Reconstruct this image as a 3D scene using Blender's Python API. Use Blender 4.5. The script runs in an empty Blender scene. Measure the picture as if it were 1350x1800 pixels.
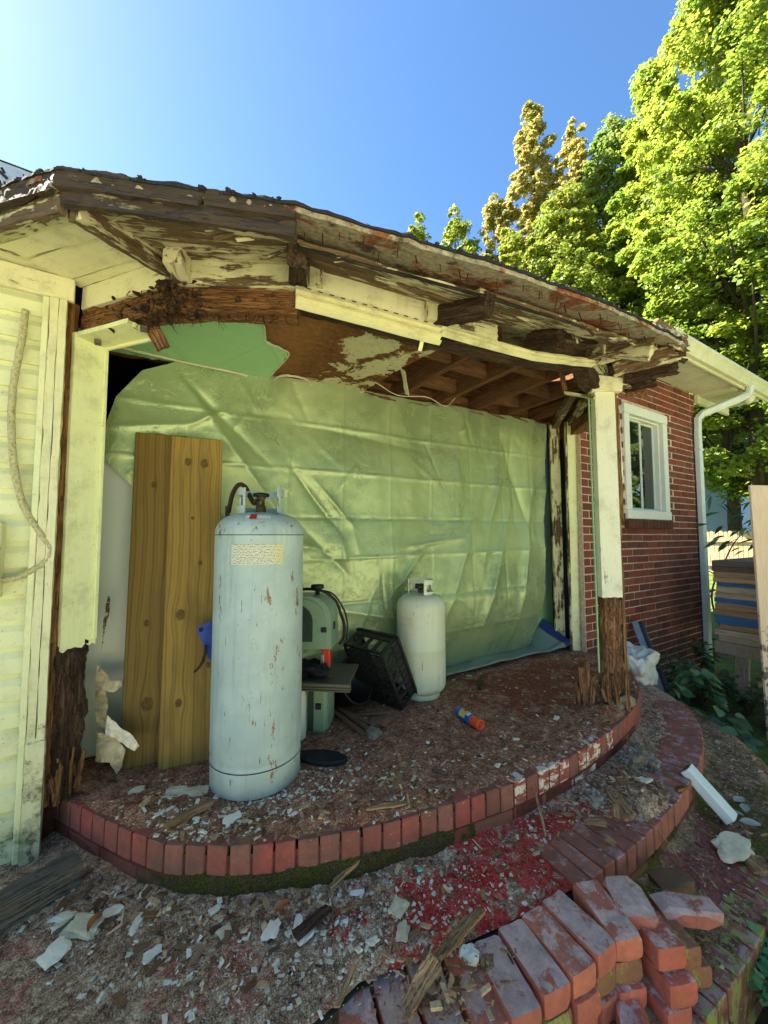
import bpy, bmesh, math, random
import numpy as np
from mathutils import Vector, Matrix, noise as mnoise

# ------------------------------------------------------------------ camera, world, sun, exposure
SC = bpy.context.scene
COL = SC.collection
V = Vector
EYE = 1.03                      # camera height above the porch floor (z = 0)
FPX = 690.0                     # focal length in pixels of the 1350 px wide photograph
YAW = math.radians(58.5)        # the facade direction (+X) lies this far right of the view
PITCH = math.radians(3.4)
FH = V((math.cos(YAW), math.sin(YAW), 0))
RH = V((math.sin(YAW), -math.cos(YAW), 0))
FW = FH * math.cos(PITCH) + V((0, 0, math.sin(PITCH)))
UP = RH.cross(FW)
CAM = V((0, 0, EYE))

cam = bpy.data.cameras.new('camera')
cam.sensor_fit = 'HORIZONTAL'
cam.sensor_width = 36
cam.lens = 36 * FPX / 1350
cam.clip_start = 0.02
cam.clip_end = 2000
camo = bpy.data.objects.new('camera', cam)
camo.matrix_world = Matrix(((RH.x, UP.x, -FW.x, 0), (RH.y, UP.y, -FW.y, 0), (RH.z, UP.z, -FW.z, EYE), (0, 0, 0, 1)))
COL.objects.link(camo)
SC.camera = camo

SUN_EL = math.radians(46)
SUN_CAM = math.radians(-77)     # the sun stands this far left of the view direction
sa = YAW - SUN_CAM              # world angle from +X
SUN_DIR = V((math.cos(sa) * math.cos(SUN_EL), math.sin(sa) * math.cos(SUN_EL), math.sin(SUN_EL)))
world = bpy.data.worlds.new('World')
SC.world = world
world.use_nodes = True
wt = world.node_tree
sky = wt.nodes.new('ShaderNodeTexSky')
sky.sky_type = 'NISHITA'
sky.sun_disc = False
sky.sun_elevation = SUN_EL
sky.sun_rotation = math.pi / 2 - sa
sky.air_density = 1.0
sky.dust_density = 0.45
sky.ozone_density = 1.6
hs_ = wt.nodes.new('ShaderNodeHueSaturation')
hs_.inputs['Saturation'].default_value = 1.2
wt.links.new(sky.outputs[0], hs_.inputs['Color'])
wt.links.new(hs_.outputs[0], wt.nodes['Background'].inputs[0])
wt.nodes['Background'].inputs[1].default_value = 0.053
sl = bpy.data.lights.new('sun', 'SUN')
sl.energy = 5.0
sl.angle = math.radians(0.5)
sl.color = (1.0, 0.93, 0.82)
so = bpy.data.objects.new('sun', sl)
so.rotation_euler = SUN_DIR.to_track_quat('Z', 'Y').to_euler()
so.location = (0, 0, 30)
COL.objects.link(so)
SC.view_settings.view_transform = 'Standard'
SC.view_settings.look = 'None'
SC.view_settings.exposure = 2.63
SC.view_settings.gamma = 1.0
SC.render.engine = 'CYCLES'
SC.cycles.max_bounces = 8
SC.cycles.diffuse_bounces = 5
SC.cycles.transparent_max_bounces = 12
SC.cycles.use_denoising = True

# ------------------------------------------------------------------ helpers: pixels, noise
R = random.Random(11)
def ray(px, py):
    return FW + RH * ((px - 675) / FPX) + UP * ((900 - py) / FPX)
def atz(px, py, z):
    d = ray(px, py)
    return CAM + d * ((z - EYE) / d.z)
def aty(px, py, y):
    d = ray(px, py)
    return CAM + d * (y / d.y)
def atx(px, py, x):
    d = ray(px, py)
    return CAM + d * (x / d.x)
def atd(px, py, dist):
    d = ray(px, py)
    return CAM + d * dist
def proj(p):
    q = V(p) - CAM
    f = q.dot(FW)
    return 675 + FPX * q.dot(RH) / f, 900 - FPX * q.dot(UP) / f
def interp(x, tab):
    if x <= tab[0][0]: return tab[0][1]
    for (a, b), (c, d) in zip(tab, tab[1:]):
        if x <= c: return b + (d - b) * (x - a) / (c - a)
    return tab[-1][1]
def z_for(x, y, tab):            # height at plan point (x, y) whose image row follows the table
    z = 1.9
    for _ in range(6):
        px, _py = proj((x, y, z))
        z = z + (_py - interp(px, tab)) / FPX * V((x, y, 0)).dot(FH)
    return z
def nz(x, y, z=0.0, s=1.0, o=0.0):
    return mnoise.noise(V((x * s + o, y * s - o, z * s + o * .7)))
def fbm(x, y, z=0.0, s=1.0, o=0.0, k=4):
    a, r = 1.0, 0.0
    for i in range(k):
        r += a * nz(x, y, z, s, o + i * 9.1)
        a *= .5
        s *= 2.1
    return r

# ------------------------------------------------------------------ helpers: objects
def wm(o):
    return wm(o.parent) @ o.matrix_parent_inverse @ o.matrix_basis if o.parent else o.matrix_basis.copy()
def attach(o, parent):
    if parent is not None:
        o.parent = parent
        o.matrix_parent_inverse = wm(parent).inverted()
def tag(o, label=None, cat=None, group=None, kind=None):
    if label: o['label'] = label
    if cat: o['category'] = cat
    if group: o['group'] = group
    if kind: o['kind'] = kind
    return o
def empty(name, loc, label, cat, group=None):
    o = bpy.data.objects.new(name, None)
    o.location = loc
    o.empty_display_size = .1
    COL.objects.link(o)
    return tag(o, label, cat, group)
def link(name, me, mat=None, parent=None, mtx=None):
    if mat is not None and not me.materials: me.materials.append(mat)
    o = bpy.data.objects.new(name, me)
    if mtx is not None: o.matrix_basis = mtx
    COL.objects.link(o)
    attach(o, parent)
    return o
def mesh(name, vs, fs, smooth=False):
    me = bpy.data.meshes.new(name)
    me.from_pydata([tuple(v) for v in vs], [], fs)
    me.update()
    if smooth: me.polygons.foreach_set('use_smooth', [True] * len(me.polygons))
    return me
def put(name, vs, fs, mat, parent=None, smooth=False, mtx=None):
    return link(name, mesh(name, vs, fs, smooth), mat, parent, mtx)
def bm_obj(name, bm, mat, parent=None, smooth=False, mtx=None):
    me = bpy.data.meshes.new(name)
    bm.normal_update()
    bm.to_mesh(me)
    bm.free()
    if smooth: me.polygons.foreach_set('use_smooth', [True] * len(me.polygons))
    return link(name, me, mat, parent, mtx)
def frame(p0, p1, nrm):          # matrix: x along p0->p1, z near nrm, origin in p0
    x = (V(p1) - V(p0)).normalized()
    y = V(nrm).cross(x).normalized()
    z = x.cross(y)
    m = Matrix((x, y, z)).transposed().to_4x4()
    m.translation = V(p0)
    return m
def lattice(nx, ny, nz_):        # surface of a unit box as a lattice -> verts in 0..1, quads
    idx, vs, fs = {}, [], []
    def g(i, j, k):
        if (i, j, k) not in idx:
            idx[i, j, k] = len(vs)
            vs.append((i / nx, j / ny, k / nz_))
        return idx[i, j, k]
    for i in range(nx):
        for j in range(ny):
            fs.append((g(i, j, 0), g(i, j + 1, 0), g(i + 1, j + 1, 0), g(i + 1, j, 0)))
            fs.append((g(i, j, nz_), g(i + 1, j, nz_), g(i + 1, j + 1, nz_), g(i, j + 1, nz_)))
    for i in range(nx):
        for k in range(nz_):
            fs.append((g(i, 0, k), g(i + 1, 0, k), g(i + 1, 0, k + 1), g(i, 0, k + 1)))
            fs.append((g(i, ny, k), g(i, ny, k + 1), g(i + 1, ny, k + 1), g(i + 1, ny, k)))
    for j in range(ny):
        for k in range(nz_):
            fs.append((g(0, j, k), g(0, j, k + 1), g(0, j + 1, k + 1), g(0, j + 1, k)))
            fs.append((g(nx, j, k), g(nx, j + 1, k), g(nx, j + 1, k + 1), g(nx, j, k + 1)))
    return vs, fs
SEED = [0]
def board(name, p0, p1, w, t, nrm, mat, parent=None, rough=0.0, jag=(0, 0), seg=None, bend=0.0, bev=.0025, smooth=False, twist=0.0):
    """A plank from p0 to p1 (centre line), width w across, thickness t along nrm; rough = rot relief, jag = torn ends."""
    SEED[0] += 1
    o_ = SEED[0] * 3.37
    p0, p1 = V(p0), V(p1)
    L = (p1 - p0).length
    m = frame(p0, p1, nrm)
    if rough <= 0 and jag == (0, 0) and bend == 0 and twist == 0:
        bm = bmesh.new()
        bmesh.ops.create_cube(bm, size=1)
        for v in bm.verts:
            v.co = V(((v.co.x + .5) * L, v.co.y * w, v.co.z * t))
        if bev: bmesh.ops.bevel(bm, geom=bm.edges[:], offset=min(bev, t * .3, w * .3), segments=1, affect='EDGES')
        return bm_obj(name, bm, mat, parent, False, m)
    nx = seg or max(6, int(L / .02))
    nx = min(nx, 90)
    ny = max(3, min(10, int(w / .012)))
    nk = max(1, min(4, int(t / .015)))
    vs, fs = lattice(nx, ny, nk)
    out = []
    for (a, b, c) in vs:
        x, y, z = a * L, (b - .5) * w, (c - .5) * t
        j0 = jag[0] * (0.5 + .5 * nz(y * 60, z * 20, o_) + .35 * nz(y * 190, z * 60, o_))
        j1 = jag[1] * (0.5 + .5 * nz(y * 60, z * 20, o_ + 5) + .35 * nz(y * 190, z * 60, o_ + 5))
        x = j0 + a * (L - j0 - j1)
        if rough:
            g = fbm(x * 3, y * 16, z * 16, 3.0, o_)
            h = fbm(x * 9, y * 30, z * 30, 3.0, o_ + 3)
            s = rough * (g + .5 * h)
            z += s * (1 if c > .5 else -1) * (1 if c in (0, 1) else .3)
            y += s * .8 * (1 if b > .5 else -1) * (1 if b in (0, 1) else .2)
        if bend: z += bend * math.sin(a * math.pi)
        if twist:
            ca, sa_ = math.cos(twist * a), math.sin(twist * a)
            y, z = y * ca - z * sa_, y * sa_ + z * ca
        out.append((x, y, z))
    return put(name, out, fs, mat, parent, smooth, m)
def quadboard(name, a, b, c, d, t, mat, parent=None, rough=0.0, jag=0.0, nx=24, ny=5, up=None, holes=0.0, warp=0.0):
    """A panel with corners a-b (one long edge) and d-c (the other), thickness t along up."""
    SEED[0] += 1
    o_ = SEED[0] * 2.71
    a, b, c, d = V(a), V(b), V(c), V(d)
    n = (b - a).cross(d - a).normalized()
    if up is not None and n.dot(V(up)) < 0: n = -n
    m = frame(a, b, n)
    mi = m.inverted()
    la, lb, lc, ld = mi @ a, mi @ b, mi @ c, mi @ d
    vs, fs = lattice(nx, ny, 1)
    out = []
    for (u, v, k) in vs:
        p = la.lerp(lb, u).lerp(ld.lerp(lc, u), v)
        if jag:
            e = jag * (nz(p.x * 12, v * 3, o_) + .6 * nz(p.x * 45, v * 9, o_))
            if v == 0: p.y += abs(e) * (1 if ld.y > la.y else -1)
            if v == 1: p.y -= abs(e) * (1 if ld.y > la.y else -1)
            e = jag * (nz(p.y * 30, u * 3, o_ + 2) + .6 * nz(p.y * 90, u * 9, o_))
            if u == 0: p.x += abs(e)
            if u == 1: p.x -= abs(e)
        z = k * t
        if rough: z += rough * fbm(p.x * 3, p.y * 14, k * .6, 3.2, o_)
        if warp: z += warp * nz(p.x * 2.5, p.y * 3, 0, 1, o_)
        out.append((p.x, p.y, z))
    o = put(name, out, fs, mat, parent, False, m)
    return o
def box(name, lo, hi, mat, parent=None, bev=.003, segs=1):
    bm = bmesh.new()
    bmesh.ops.create_cube(bm, size=1)
    lo, hi = V(lo), V(hi)
    c = (lo + hi) / 2
    for v in bm.verts:
        v.co = V((v.co.x * (hi.x - lo.x), v.co.y * (hi.y - lo.y), v.co.z * (hi.z - lo.z)))
    if bev: bmesh.ops.bevel(bm, geom=bm.edges[:], offset=bev, segments=segs, affect='EDGES')
    return bm_obj(name, bm, mat, parent, False, Matrix.Translation(c))
def tube_mesh(pts, rad, n=8, caps=True):
    pts = [V(p) for p in pts]
    rads = rad if isinstance(rad, (list, tuple)) else [rad] * len(pts)
    vs, fs = [], []
    t = (pts[1] - pts[0]).normalized()
    u = t.orthogonal().normalized()
    for i, p in enumerate(pts):
        t2 = (pts[min(i + 1, len(pts) - 1)] - pts[max(i - 1, 0)]).normalized()
        u = (u - t2 * u.dot(t2)).normalized()
        w = t2.cross(u)
        for k in range(n):
            a = 2 * math.pi * k / n
            vs.append(p + (u * math.cos(a) + w * math.sin(a)) * rads[i])
    for i in range(len(pts) - 1):
        for k in range(n):
            fs.append((i * n + k, i * n + (k + 1) % n, (i + 1) * n + (k + 1) % n, (i + 1) * n + k))
    if caps:
        fs.append(tuple(range(n - 1, -1, -1)))
        fs.append(tuple((len(pts) - 1) * n + k for k in range(n)))
    return vs, fs
def tube(name, pts, rad, mat, parent=None, n=8, smooth=True):
    vs, fs = tube_mesh(pts, rad, n)
    return put(name, vs, fs, mat, parent, smooth)
def catmull(pts, per=12):
    pts = [V(p) for p in pts]
    P = [pts[0] * 2 - pts[1]] + pts + [pts[-1] * 2 - pts[-2]]
    out = []
    for i in range(1, len(P) - 2):
        a, b, c, d = P[i - 1], P[i], P[i + 1], P[i + 2]
        for k in range(per):
            t = k / per
            out.append(.5 * ((2 * b) + (c - a) * t + (2 * a - 5 * b + 4 * c - d) * t * t + (3 * b - a - 3 * c + d) * t ** 3))
    out.append(pts[-1])
    return out
def lathe(name, prof, mat, parent=None, n=48, loc=(0, 0, 0), a0=0, a1=2 * math.pi, smooth=True, close=True):
    vs, fs = [], []
    full = abs(a1 - a0 - 2 * math.pi) < 1e-6
    m = n if full else n + 1
    for (r, z) in prof:
        for k in range(m):
            a = a0 + (a1 - a0) * k / n
            vs.append((r * math.cos(a), r * math.sin(a), z))
    for i in range(len(prof) - 1):
        for k in range(n):
            k2 = (k + 1) % m
            fs.append((i * m + k, i * m + k2, (i + 1) * m + k2, (i + 1) * m + k))
    o = put(name, vs, fs, mat, parent, smooth, Matrix.Translation(V(loc)))
    return o
def jag_line(pts, step=.01, amp=.006, seed=0):
    """Subdivide a closed outline and roughen it."""
    out = []
    n = len(pts)
    for i in range(n):
        a, b = V(pts[i]), V(pts[(i + 1) % n])
        k = max(1, int((b - a).length / step))
        for j in range(k):
            p = a.lerp(b, j / k)
            out.append(p + V((nz(p.x * 40, p.y * 40, p.z * 40 + seed), nz(p.x * 40 + 7, p.y * 40, p.z * 40 + seed), nz(p.x * 40, p.y * 40 + 7, p.z * 40 + seed))) * amp)
    return out
def slab_poly(name, pts, nrm, t, mat, parent=None, crumple=0.0):
    """A flat sheet: outline pts (3D, near planar), extruded by t along nrm."""
    nrm = V(nrm).normalized()
    bm = bmesh.new()
    bot = [bm.verts.new(V(p)) for p in pts]
    es = [bm.edges.new((bot[i], bot[(i + 1) % len(bot)])) for i in range(len(bot))]
    r = bmesh.ops.triangle_fill(bm, use_beauty=True, edges=es, normal=nrm)
    if crumple:
        bmesh.ops.subdivide_edges(bm, edges=[e for e in bm.edges if e.calc_length() > .012], cuts=2, use_grid_fill=True)
        bmesh.ops.triangulate(bm, faces=bm.faces[:])
        for v in bm.verts: v.co += nrm * crumple * (fbm(v.co.x, v.co.y, v.co.z, 14, 3) + .5 * nz(v.co.x, v.co.y, v.co.z, 60, 1))
    fs = [f for f in bm.faces]
    ex = bmesh.ops.extrude_face_region(bm, geom=fs)
    for g in ex['geom']:
        if isinstance(g, bmesh.types.BMVert): g.co += nrm * t
    bmesh.ops.recalc_face_normals(bm, faces=bm.faces[:])
    return bm_obj(name, bm, mat, parent)
def chunk_mesh(name, sx, sy, sz, seed, sub=2, rough=.25):
    """An irregular broken lump."""
    bm = bmesh.new()
    bmesh.ops.create_icosphere(bm, subdivisions=sub, radius=.5)
    for v in bm.verts:
        c = v.co.copy()
        q = V((max(-.36, min(.36, c.x)), max(-.36, min(.36, c.y)), max(-.33, min(.33, c.z))))
        d = 1 + rough * (nz(c.x * 2.2, c.y * 2.2, c.z * 2.2 + seed) + .5 * nz(c.x * 6, c.y * 6, c.z * 6 + seed))
        v.co = V((q.x * sx * 1.4 * d, q.y * sy * 1.4 * d, q.z * sz * 1.5 * d))
    me = bpy.data.meshes.new(name)
    bm.to_mesh(me)
    bm.free()
    return me

# ------------------------------------------------------------------ helpers: materials
def S(r, g, b, k=1.0):           # sRGB 0..255 -> linear
    f = lambda c: ((c / 255 + .055) / 1.055) ** 2.4 if c > 10 else c / 255 / 12.92
    return (f(r) * k, f(g) * k, f(b) * k, 1)
class M:
    def __init__(s, name, rough=.85, spec=.3):
        s.m = bpy.data.materials.new(name)
        s.m.use_nodes = True
        s.t = s.m.node_tree
        s.b = s.t.nodes['Principled BSDF']
        s.b.inputs['Roughness'].default_value = rough
        s.b.inputs['Specular IOR Level'].default_value = spec
        s.oc = None
    def inp(s, sock, v):
        if isinstance(v, bpy.types.NodeSocket): s.t.links.new(v, sock)
        elif v is not None:
            if isinstance(v, (tuple, list)) and len(v) == 4 and sock.type == 'VECTOR': v = v[:3]
            sock.default_value = v
    def n(s, typ, ins=None, **kw):
        nd = s.t.nodes.new(typ)
        for k, v in kw.items(): setattr(nd, k, v)
        for k, v in (ins or {}).items(): s.inp(nd.inputs[k], v)
        return nd
    def co(s, rand=True):
        if s.oc is None:
            c = s.n('ShaderNodeTexCoord').outputs['Object']
            if rand:
                r = s.n('ShaderNodeObjectInfo').outputs['Random']
                r = s.math('MULTIPLY', r, 37.0)
                c = s.n('ShaderNodeVectorMath', {0: c, 1: r}, operation='ADD').outputs[0]
            s.oc = c
        return s.oc
    def wp(s):
        return s.n('ShaderNodeNewGeometry').outputs['Position']
    def orand(s):
        return s.n('ShaderNodeObjectInfo').outputs['Random']
    def map(s, v, sc=(1, 1, 1), loc=(0, 0, 0), rot=(0, 0, 0)):
        return s.n('ShaderNodeMapping', {0: v, 'Location': loc, 'Rotation': rot, 'Scale': sc}).outputs[0]
    def noise(s, v, sc, det=4, ro=.55, dist=0, out=0):
        return s.n('ShaderNodeTexNoise', {'Vector': v, 'Scale': sc, 'Detail': det, 'Roughness': ro, 'Distortion': dist}).outputs[out]
    def voro(s, v, sc, feature='F1', out='Distance', rnd=1):
        return s.n('ShaderNodeTexVoronoi', {'Vector': v, 'Scale': sc, 'Randomness': rnd}, feature=feature).outputs[out]
    def math(s, op, a, b=None, c=None, clamp=False):
        nd = s.n('ShaderNodeMath', operation=op, use_clamp=clamp)
        s.inp(nd.inputs[0], a)
        if b is not None: s.inp(nd.inputs[1], b)
        if c is not None: s.inp(nd.inputs[2], c)
        return nd.outputs[0]
    def step(s, f, lo, hi, a=0.0, b=1.0):
        nd = s.n('ShaderNodeMapRange', {0: f, 1: lo, 2: hi, 3: a, 4: b}, interpolation_type='SMOOTHSTEP')
        return nd.outputs[0]
    def ramp(s, f, stops):
        nd = s.n('ShaderNodeValToRGB', {0: f})
        e = nd.color_ramp.elements
        while len(e) < len(stops): e.new(.5)
        for el, (p, c) in zip(e, stops):
            el.position = p
            el.color = c
        return nd.outputs[0]
    def mix(s, f, a, b, blend='MIX'):
        nd = s.n('ShaderNodeMix', data_type='RGBA', blend_type=blend)
        s.inp(nd.inputs[0], f); s.inp(nd.inputs[6], a); s.inp(nd.inputs[7], b)
        return nd.outputs[2]
    def bump(s, h, st=.5, d=.01, nrm=None):
        nd = s.n('ShaderNodeBump', {'Height': h, 'Strength': st, 'Distance': d})
        if nrm is not None: s.inp(nd.inputs['Normal'], nrm)
        return nd.outputs[0]
    def sep(s, v):
        return s.n('ShaderNodeSeparateXYZ', {0: v}).outputs
    def fin(s, color=None, normal=None, rough=None, **kw):
        if color is not None: s.inp(s.b.inputs['Base Color'], color)
        if normal is not None: s.inp(s.b.inputs['Normal'], normal)
        if rough is not None: s.inp(s.b.inputs['Roughness'], rough)
        for k, v in kw.items(): s.inp(s.b.inputs[k.replace('_', ' ')], v)
        return s.m

def peel(name, paint, wa, wb, amount, dirt=.3, fine=1.0, dirtc=None, grime=None, gl=.6, big=3.0):
    """Painted wood (grain along local X) with the paint flaked off where noise falls under amount."""
    a = M(name, .8, .25)
    v = a.co()
    vs = a.map(v, (2.2, 14, 14))
    n1 = a.noise(vs, 2.6 * fine, 9, .7, .3)
    n2 = a.noise(v, big, 5, .62)
    f = a.math('ADD', a.math('MULTIPLY', n1, .5), a.math('MULTIPLY', n2, .5))
    mask = a.step(f, amount - .012, amount + .012)
    g = a.noise(a.map(v, (1.5, 40, 40)), 3.0, 8, .65, .4)
    wood = a.ramp(g, [(.3, wa), (.52, wb), (.75, tuple(c * .45 for c in wa[:3]) + (1,))])
    dn = a.noise(v, 7, 8, .7)
    sp = a.step(a.noise(a.map(v, (30, 60, 60)), 2.5, 3, .6), .66, .72)
    pc = a.mix(a.math('MULTIPLY', a.step(dn, .45, .75), dirt, clamp=True), paint, dirtc or S(120, 110, 70))
    pc = a.mix(a.math('MULTIPLY', sp, .55), pc, S(70, 60, 40))
    edge = a.math('SUBTRACT', 1.0, a.step(f, amount, amount + .05))
    pc = a.mix(a.math('MULTIPLY', edge, .25), pc, S(110, 95, 60))
    if grime:                     # mildew climbing from below: (z0, z1)
        z = a.sep(a.wp())[2]
        mw = a.noise(a.wp(), 9, 9, .75)
        k = a.math('MULTIPLY', a.step(z, grime[1], grime[0]), .55)
        mm = a.step(a.math('ADD', mw, a.math('MULTIPLY', k, .42)), .66, .74)
        pc = a.mix(a.math('MULTIPLY', k, .45), pc, S(150, 156, 96))
        sp2 = a.step(a.noise(a.wp(), 34, 6, .7), .5, .6)
        pc = a.mix(a.math('MULTIPLY', a.math('MULTIPLY', mm, a.math('ADD', .45, a.math('MULTIPLY', sp2, .55))), .8), pc, S(62, 62, 44))
    col = a.mix(mask, wood, pc)
    h = a.math('ADD', a.math('MULTIPLY', mask, 1.0), a.math('MULTIPLY', g, .45))
    h = a.math('ADD', h, a.math('MULTIPLY', dn, .25))
    return a.fin(col, a.bump(h, .75, .004), a.step(mask, 0, 1, .9, gl))
def wood_mat(name, stops, relief=.6, cracks=True, sc=1.0, rough=.9, dist=.004):
    a = M(name, rough, .2)
    v = a.co()
    g = a.noise(a.map(v, (1.6, 26, 26)), 3.2 * sc, 9, .68, .6)
    b = a.noise(v, 4 * sc, 6, .6)
    f = a.math('ADD', a.math('MULTIPLY', g, .65), a.math('MULTIPLY', b, .35))
    c = a.ramp(f, stops)
    h = g
    if cracks:
        w = a.noise(a.map(v, (2.5, 60, 60)), 2.2, 4, .6, .4)
        cr = a.step(a.math('ABSOLUTE', a.math('SUBTRACT', w, .5)), 0, .035)
        c = a.mix(a.math('MULTIPLY', a.math('SUBTRACT', 1.0, cr), .7), c, (.008, .005, .003, 1))
        h = a.math('ADD', g, a.math('MULTIPLY', cr, .7))
    return a.fin(c, a.bump(h, relief, dist))
def flat_mat(name, c, rough=.6, spec=.4, var=.15, metal=0.0, bump=.1, sc=20.0):
    a = M(name, rough, spec)
    v = a.co()
    n = a.noise(v, sc, 6, .65)
    n2 = a.noise(v, sc * .2, 5, .6)
    k = a.math('ADD', a.math('MULTIPLY', n, .5), a.math('MULTIPLY', n2, .5))
    d = tuple(x * (1 - var * 2) for x in c[:3]) + (1,)
    u = tuple(min(1, x * (1 + var)) for x in c[:3]) + (1,)
    return a.fin(a.ramp(k, [(.3, d), (.7, u)]), a.bump(n, bump, .003), a.step(n2, .3, .7, rough * .85, min(1, rough * 1.15)), Metallic=metal)
# ------------------------------------------------------------------ materials
def brick_mat(name, cols, grime=.4, moss=0.0, white=0.0, lime=0.0, bloom=0.0, rough=.9, bloomc=(190, 150, 150)):
    a = M(name, rough, .25)
    v = a.co()
    w = a.wp()
    r = a.orand()
    c = a.ramp(r, [(i / max(1, len(cols) - 1), k) for i, k in enumerate(cols)])
    n = a.noise(v, 22, 8, .7)
    n2 = a.noise(v, 90, 4, .6)
    c = a.mix(a.step(n, .35, .7, 0, .55), c, a.mix(.5, c, (.02, .014, .012, 1)))
    c = a.mix(a.step(n2, .62, .75, 0, .35), c, S(200, 150, 130))
    h = a.math('ADD', a.math('MULTIPLY', n2, .6), n)
    if bloom:
        b = a.noise(v, 14, 8, .72, .3)
        up = a.sep(a.n('ShaderNodeNewGeometry').outputs['Normal'])[2]
        k = a.math('MULTIPLY', a.step(b, .62 - bloom * .3, .7 - bloom * .3), a.step(up, .2, .9))
        c = a.mix(a.math('MULTIPLY', k, .75), c, a.mix(a.step(n, .35, .65), S(*bloomc), S(186, 164, 150)))
    if grime:
        g = a.noise(w, 6, 8, .7)
        c = a.mix(a.math('MULTIPLY', a.step(g, .42, .68), grime), c, S(104, 86, 68))
    if white:
        q = a.noise(a.map(w, (10, 10, 26)), 1.6, 9, .75)
        c = a.mix(a.math('MULTIPLY', a.step(q, .66 - white * .3, .71 - white * .3), a.step(n2, .3, .6, .55, 1)), c, S(220, 214, 192))
    if lime:
        q = a.noise(a.map(w, (14, 14, 6)), 1.5, 8, .7)
        c = a.mix(a.step(q, .62 - lime * .25, .68 - lime * .25, 0, .85), c, S(150, 158, 78))
    if moss:
        q = a.noise(w, 5, 9, .72)
        k = a.step(q, .66 - moss * .4, .76 - moss * .4)
        f = a.noise(w, 160, 3, .6)
        c = a.mix(a.math('MULTIPLY', k, .93), c, a.ramp(f, [(.3, S(30, 34, 14)), (.55, S(52, 62, 22)), (.75, S(84, 92, 36))]))
        h = a.math('ADD', h, a.math('MULTIPLY', k, a.math('MULTIPLY', f, 2.0)))
    return a.fin(c, a.bump(h, .7, .004))
RED1, RED2, RED3 = S(112, 46, 38), S(98, 38, 34), S(126, 58, 48)
MT = {}
MT['rim'] = brick_mat('rim_brick', [S(160, 88, 76), S(170, 86, 76), S(146, 88, 74), S(158, 100, 86), S(136, 82, 70)], grime=.8, white=.05, moss=.04)
MT['rimwhite'] = brick_mat('rim_brick_white', [S(170, 86, 72), S(156, 80, 68)], grime=.4, white=.53)
MT['rimmoss'] = brick_mat('rim_brick_moss', [S(96, 66, 50), S(88, 62, 48)], grime=.7, moss=.55)
MT['rimhalf'] = brick_mat('rim_brick_half_moss', [S(128, 70, 58), S(118, 66, 54)], grime=.5, moss=.3)
MT['step'] = brick_mat('step_brick', [S(176, 106, 84), S(162, 98, 78), S(182, 114, 92)], grime=.5, bloom=.35, moss=.08)
MT['stepface'] = brick_mat('step_brick_grimy', [S(120, 86, 58), S(112, 80, 56)], grime=.6, moss=.4)
MT['low'] = brick_mat('bottom_step_brick', [S(168, 102, 80), S(152, 96, 76)], grime=.5, lime=.5, moss=.3, bloom=.35)
MT['loose'] = brick_mat('loose_brick', [S(206, 112, 86), S(192, 104, 80), S(212, 128, 98), S(182, 104, 84)], grime=.25, bloom=.5, bloomc=(244, 208, 190))
MT['loosegrey'] = brick_mat('loose_brick_grey', [S(192, 108, 84), S(176, 106, 86)], grime=.22, bloom=.75, bloomc=(226, 198, 182))
MT['looseyel'] = brick_mat('loose_brick_lichen', [S(158, 106, 76), S(146, 108, 70)], grime=.35, lime=.35)
MT['wallbrick'] = brick_mat('wall_brick', [S(134, 70, 54), S(116, 62, 50), S(146, 80, 62), S(100, 58, 48), S(126, 76, 62), S(138, 66, 52)], grime=.25, white=.02)
MT['sillbrick'] = brick_mat('sill_brick', [S(96, 58, 44), S(84, 54, 42)], grime=.45)

def mortar_mat(name, c, c2):
    a = M(name, .95, .2)
    v = a.wp()
    n = a.noise(v, 40, 8, .7)
    return a.fin(a.ramp(n, [(.3, c2), (.65, c)]), a.bump(n, .6, .004))
MT['mortar'] = mortar_mat('mortar', S(214, 194, 172), S(170, 146, 126))
MT['rimmortar'] = mortar_mat('rim_mortar', S(112, 62, 52), S(62, 42, 34))
MT['greymortar'] = mortar_mat('grey_mortar', S(104, 92, 70), S(58, 52, 36))

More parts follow.
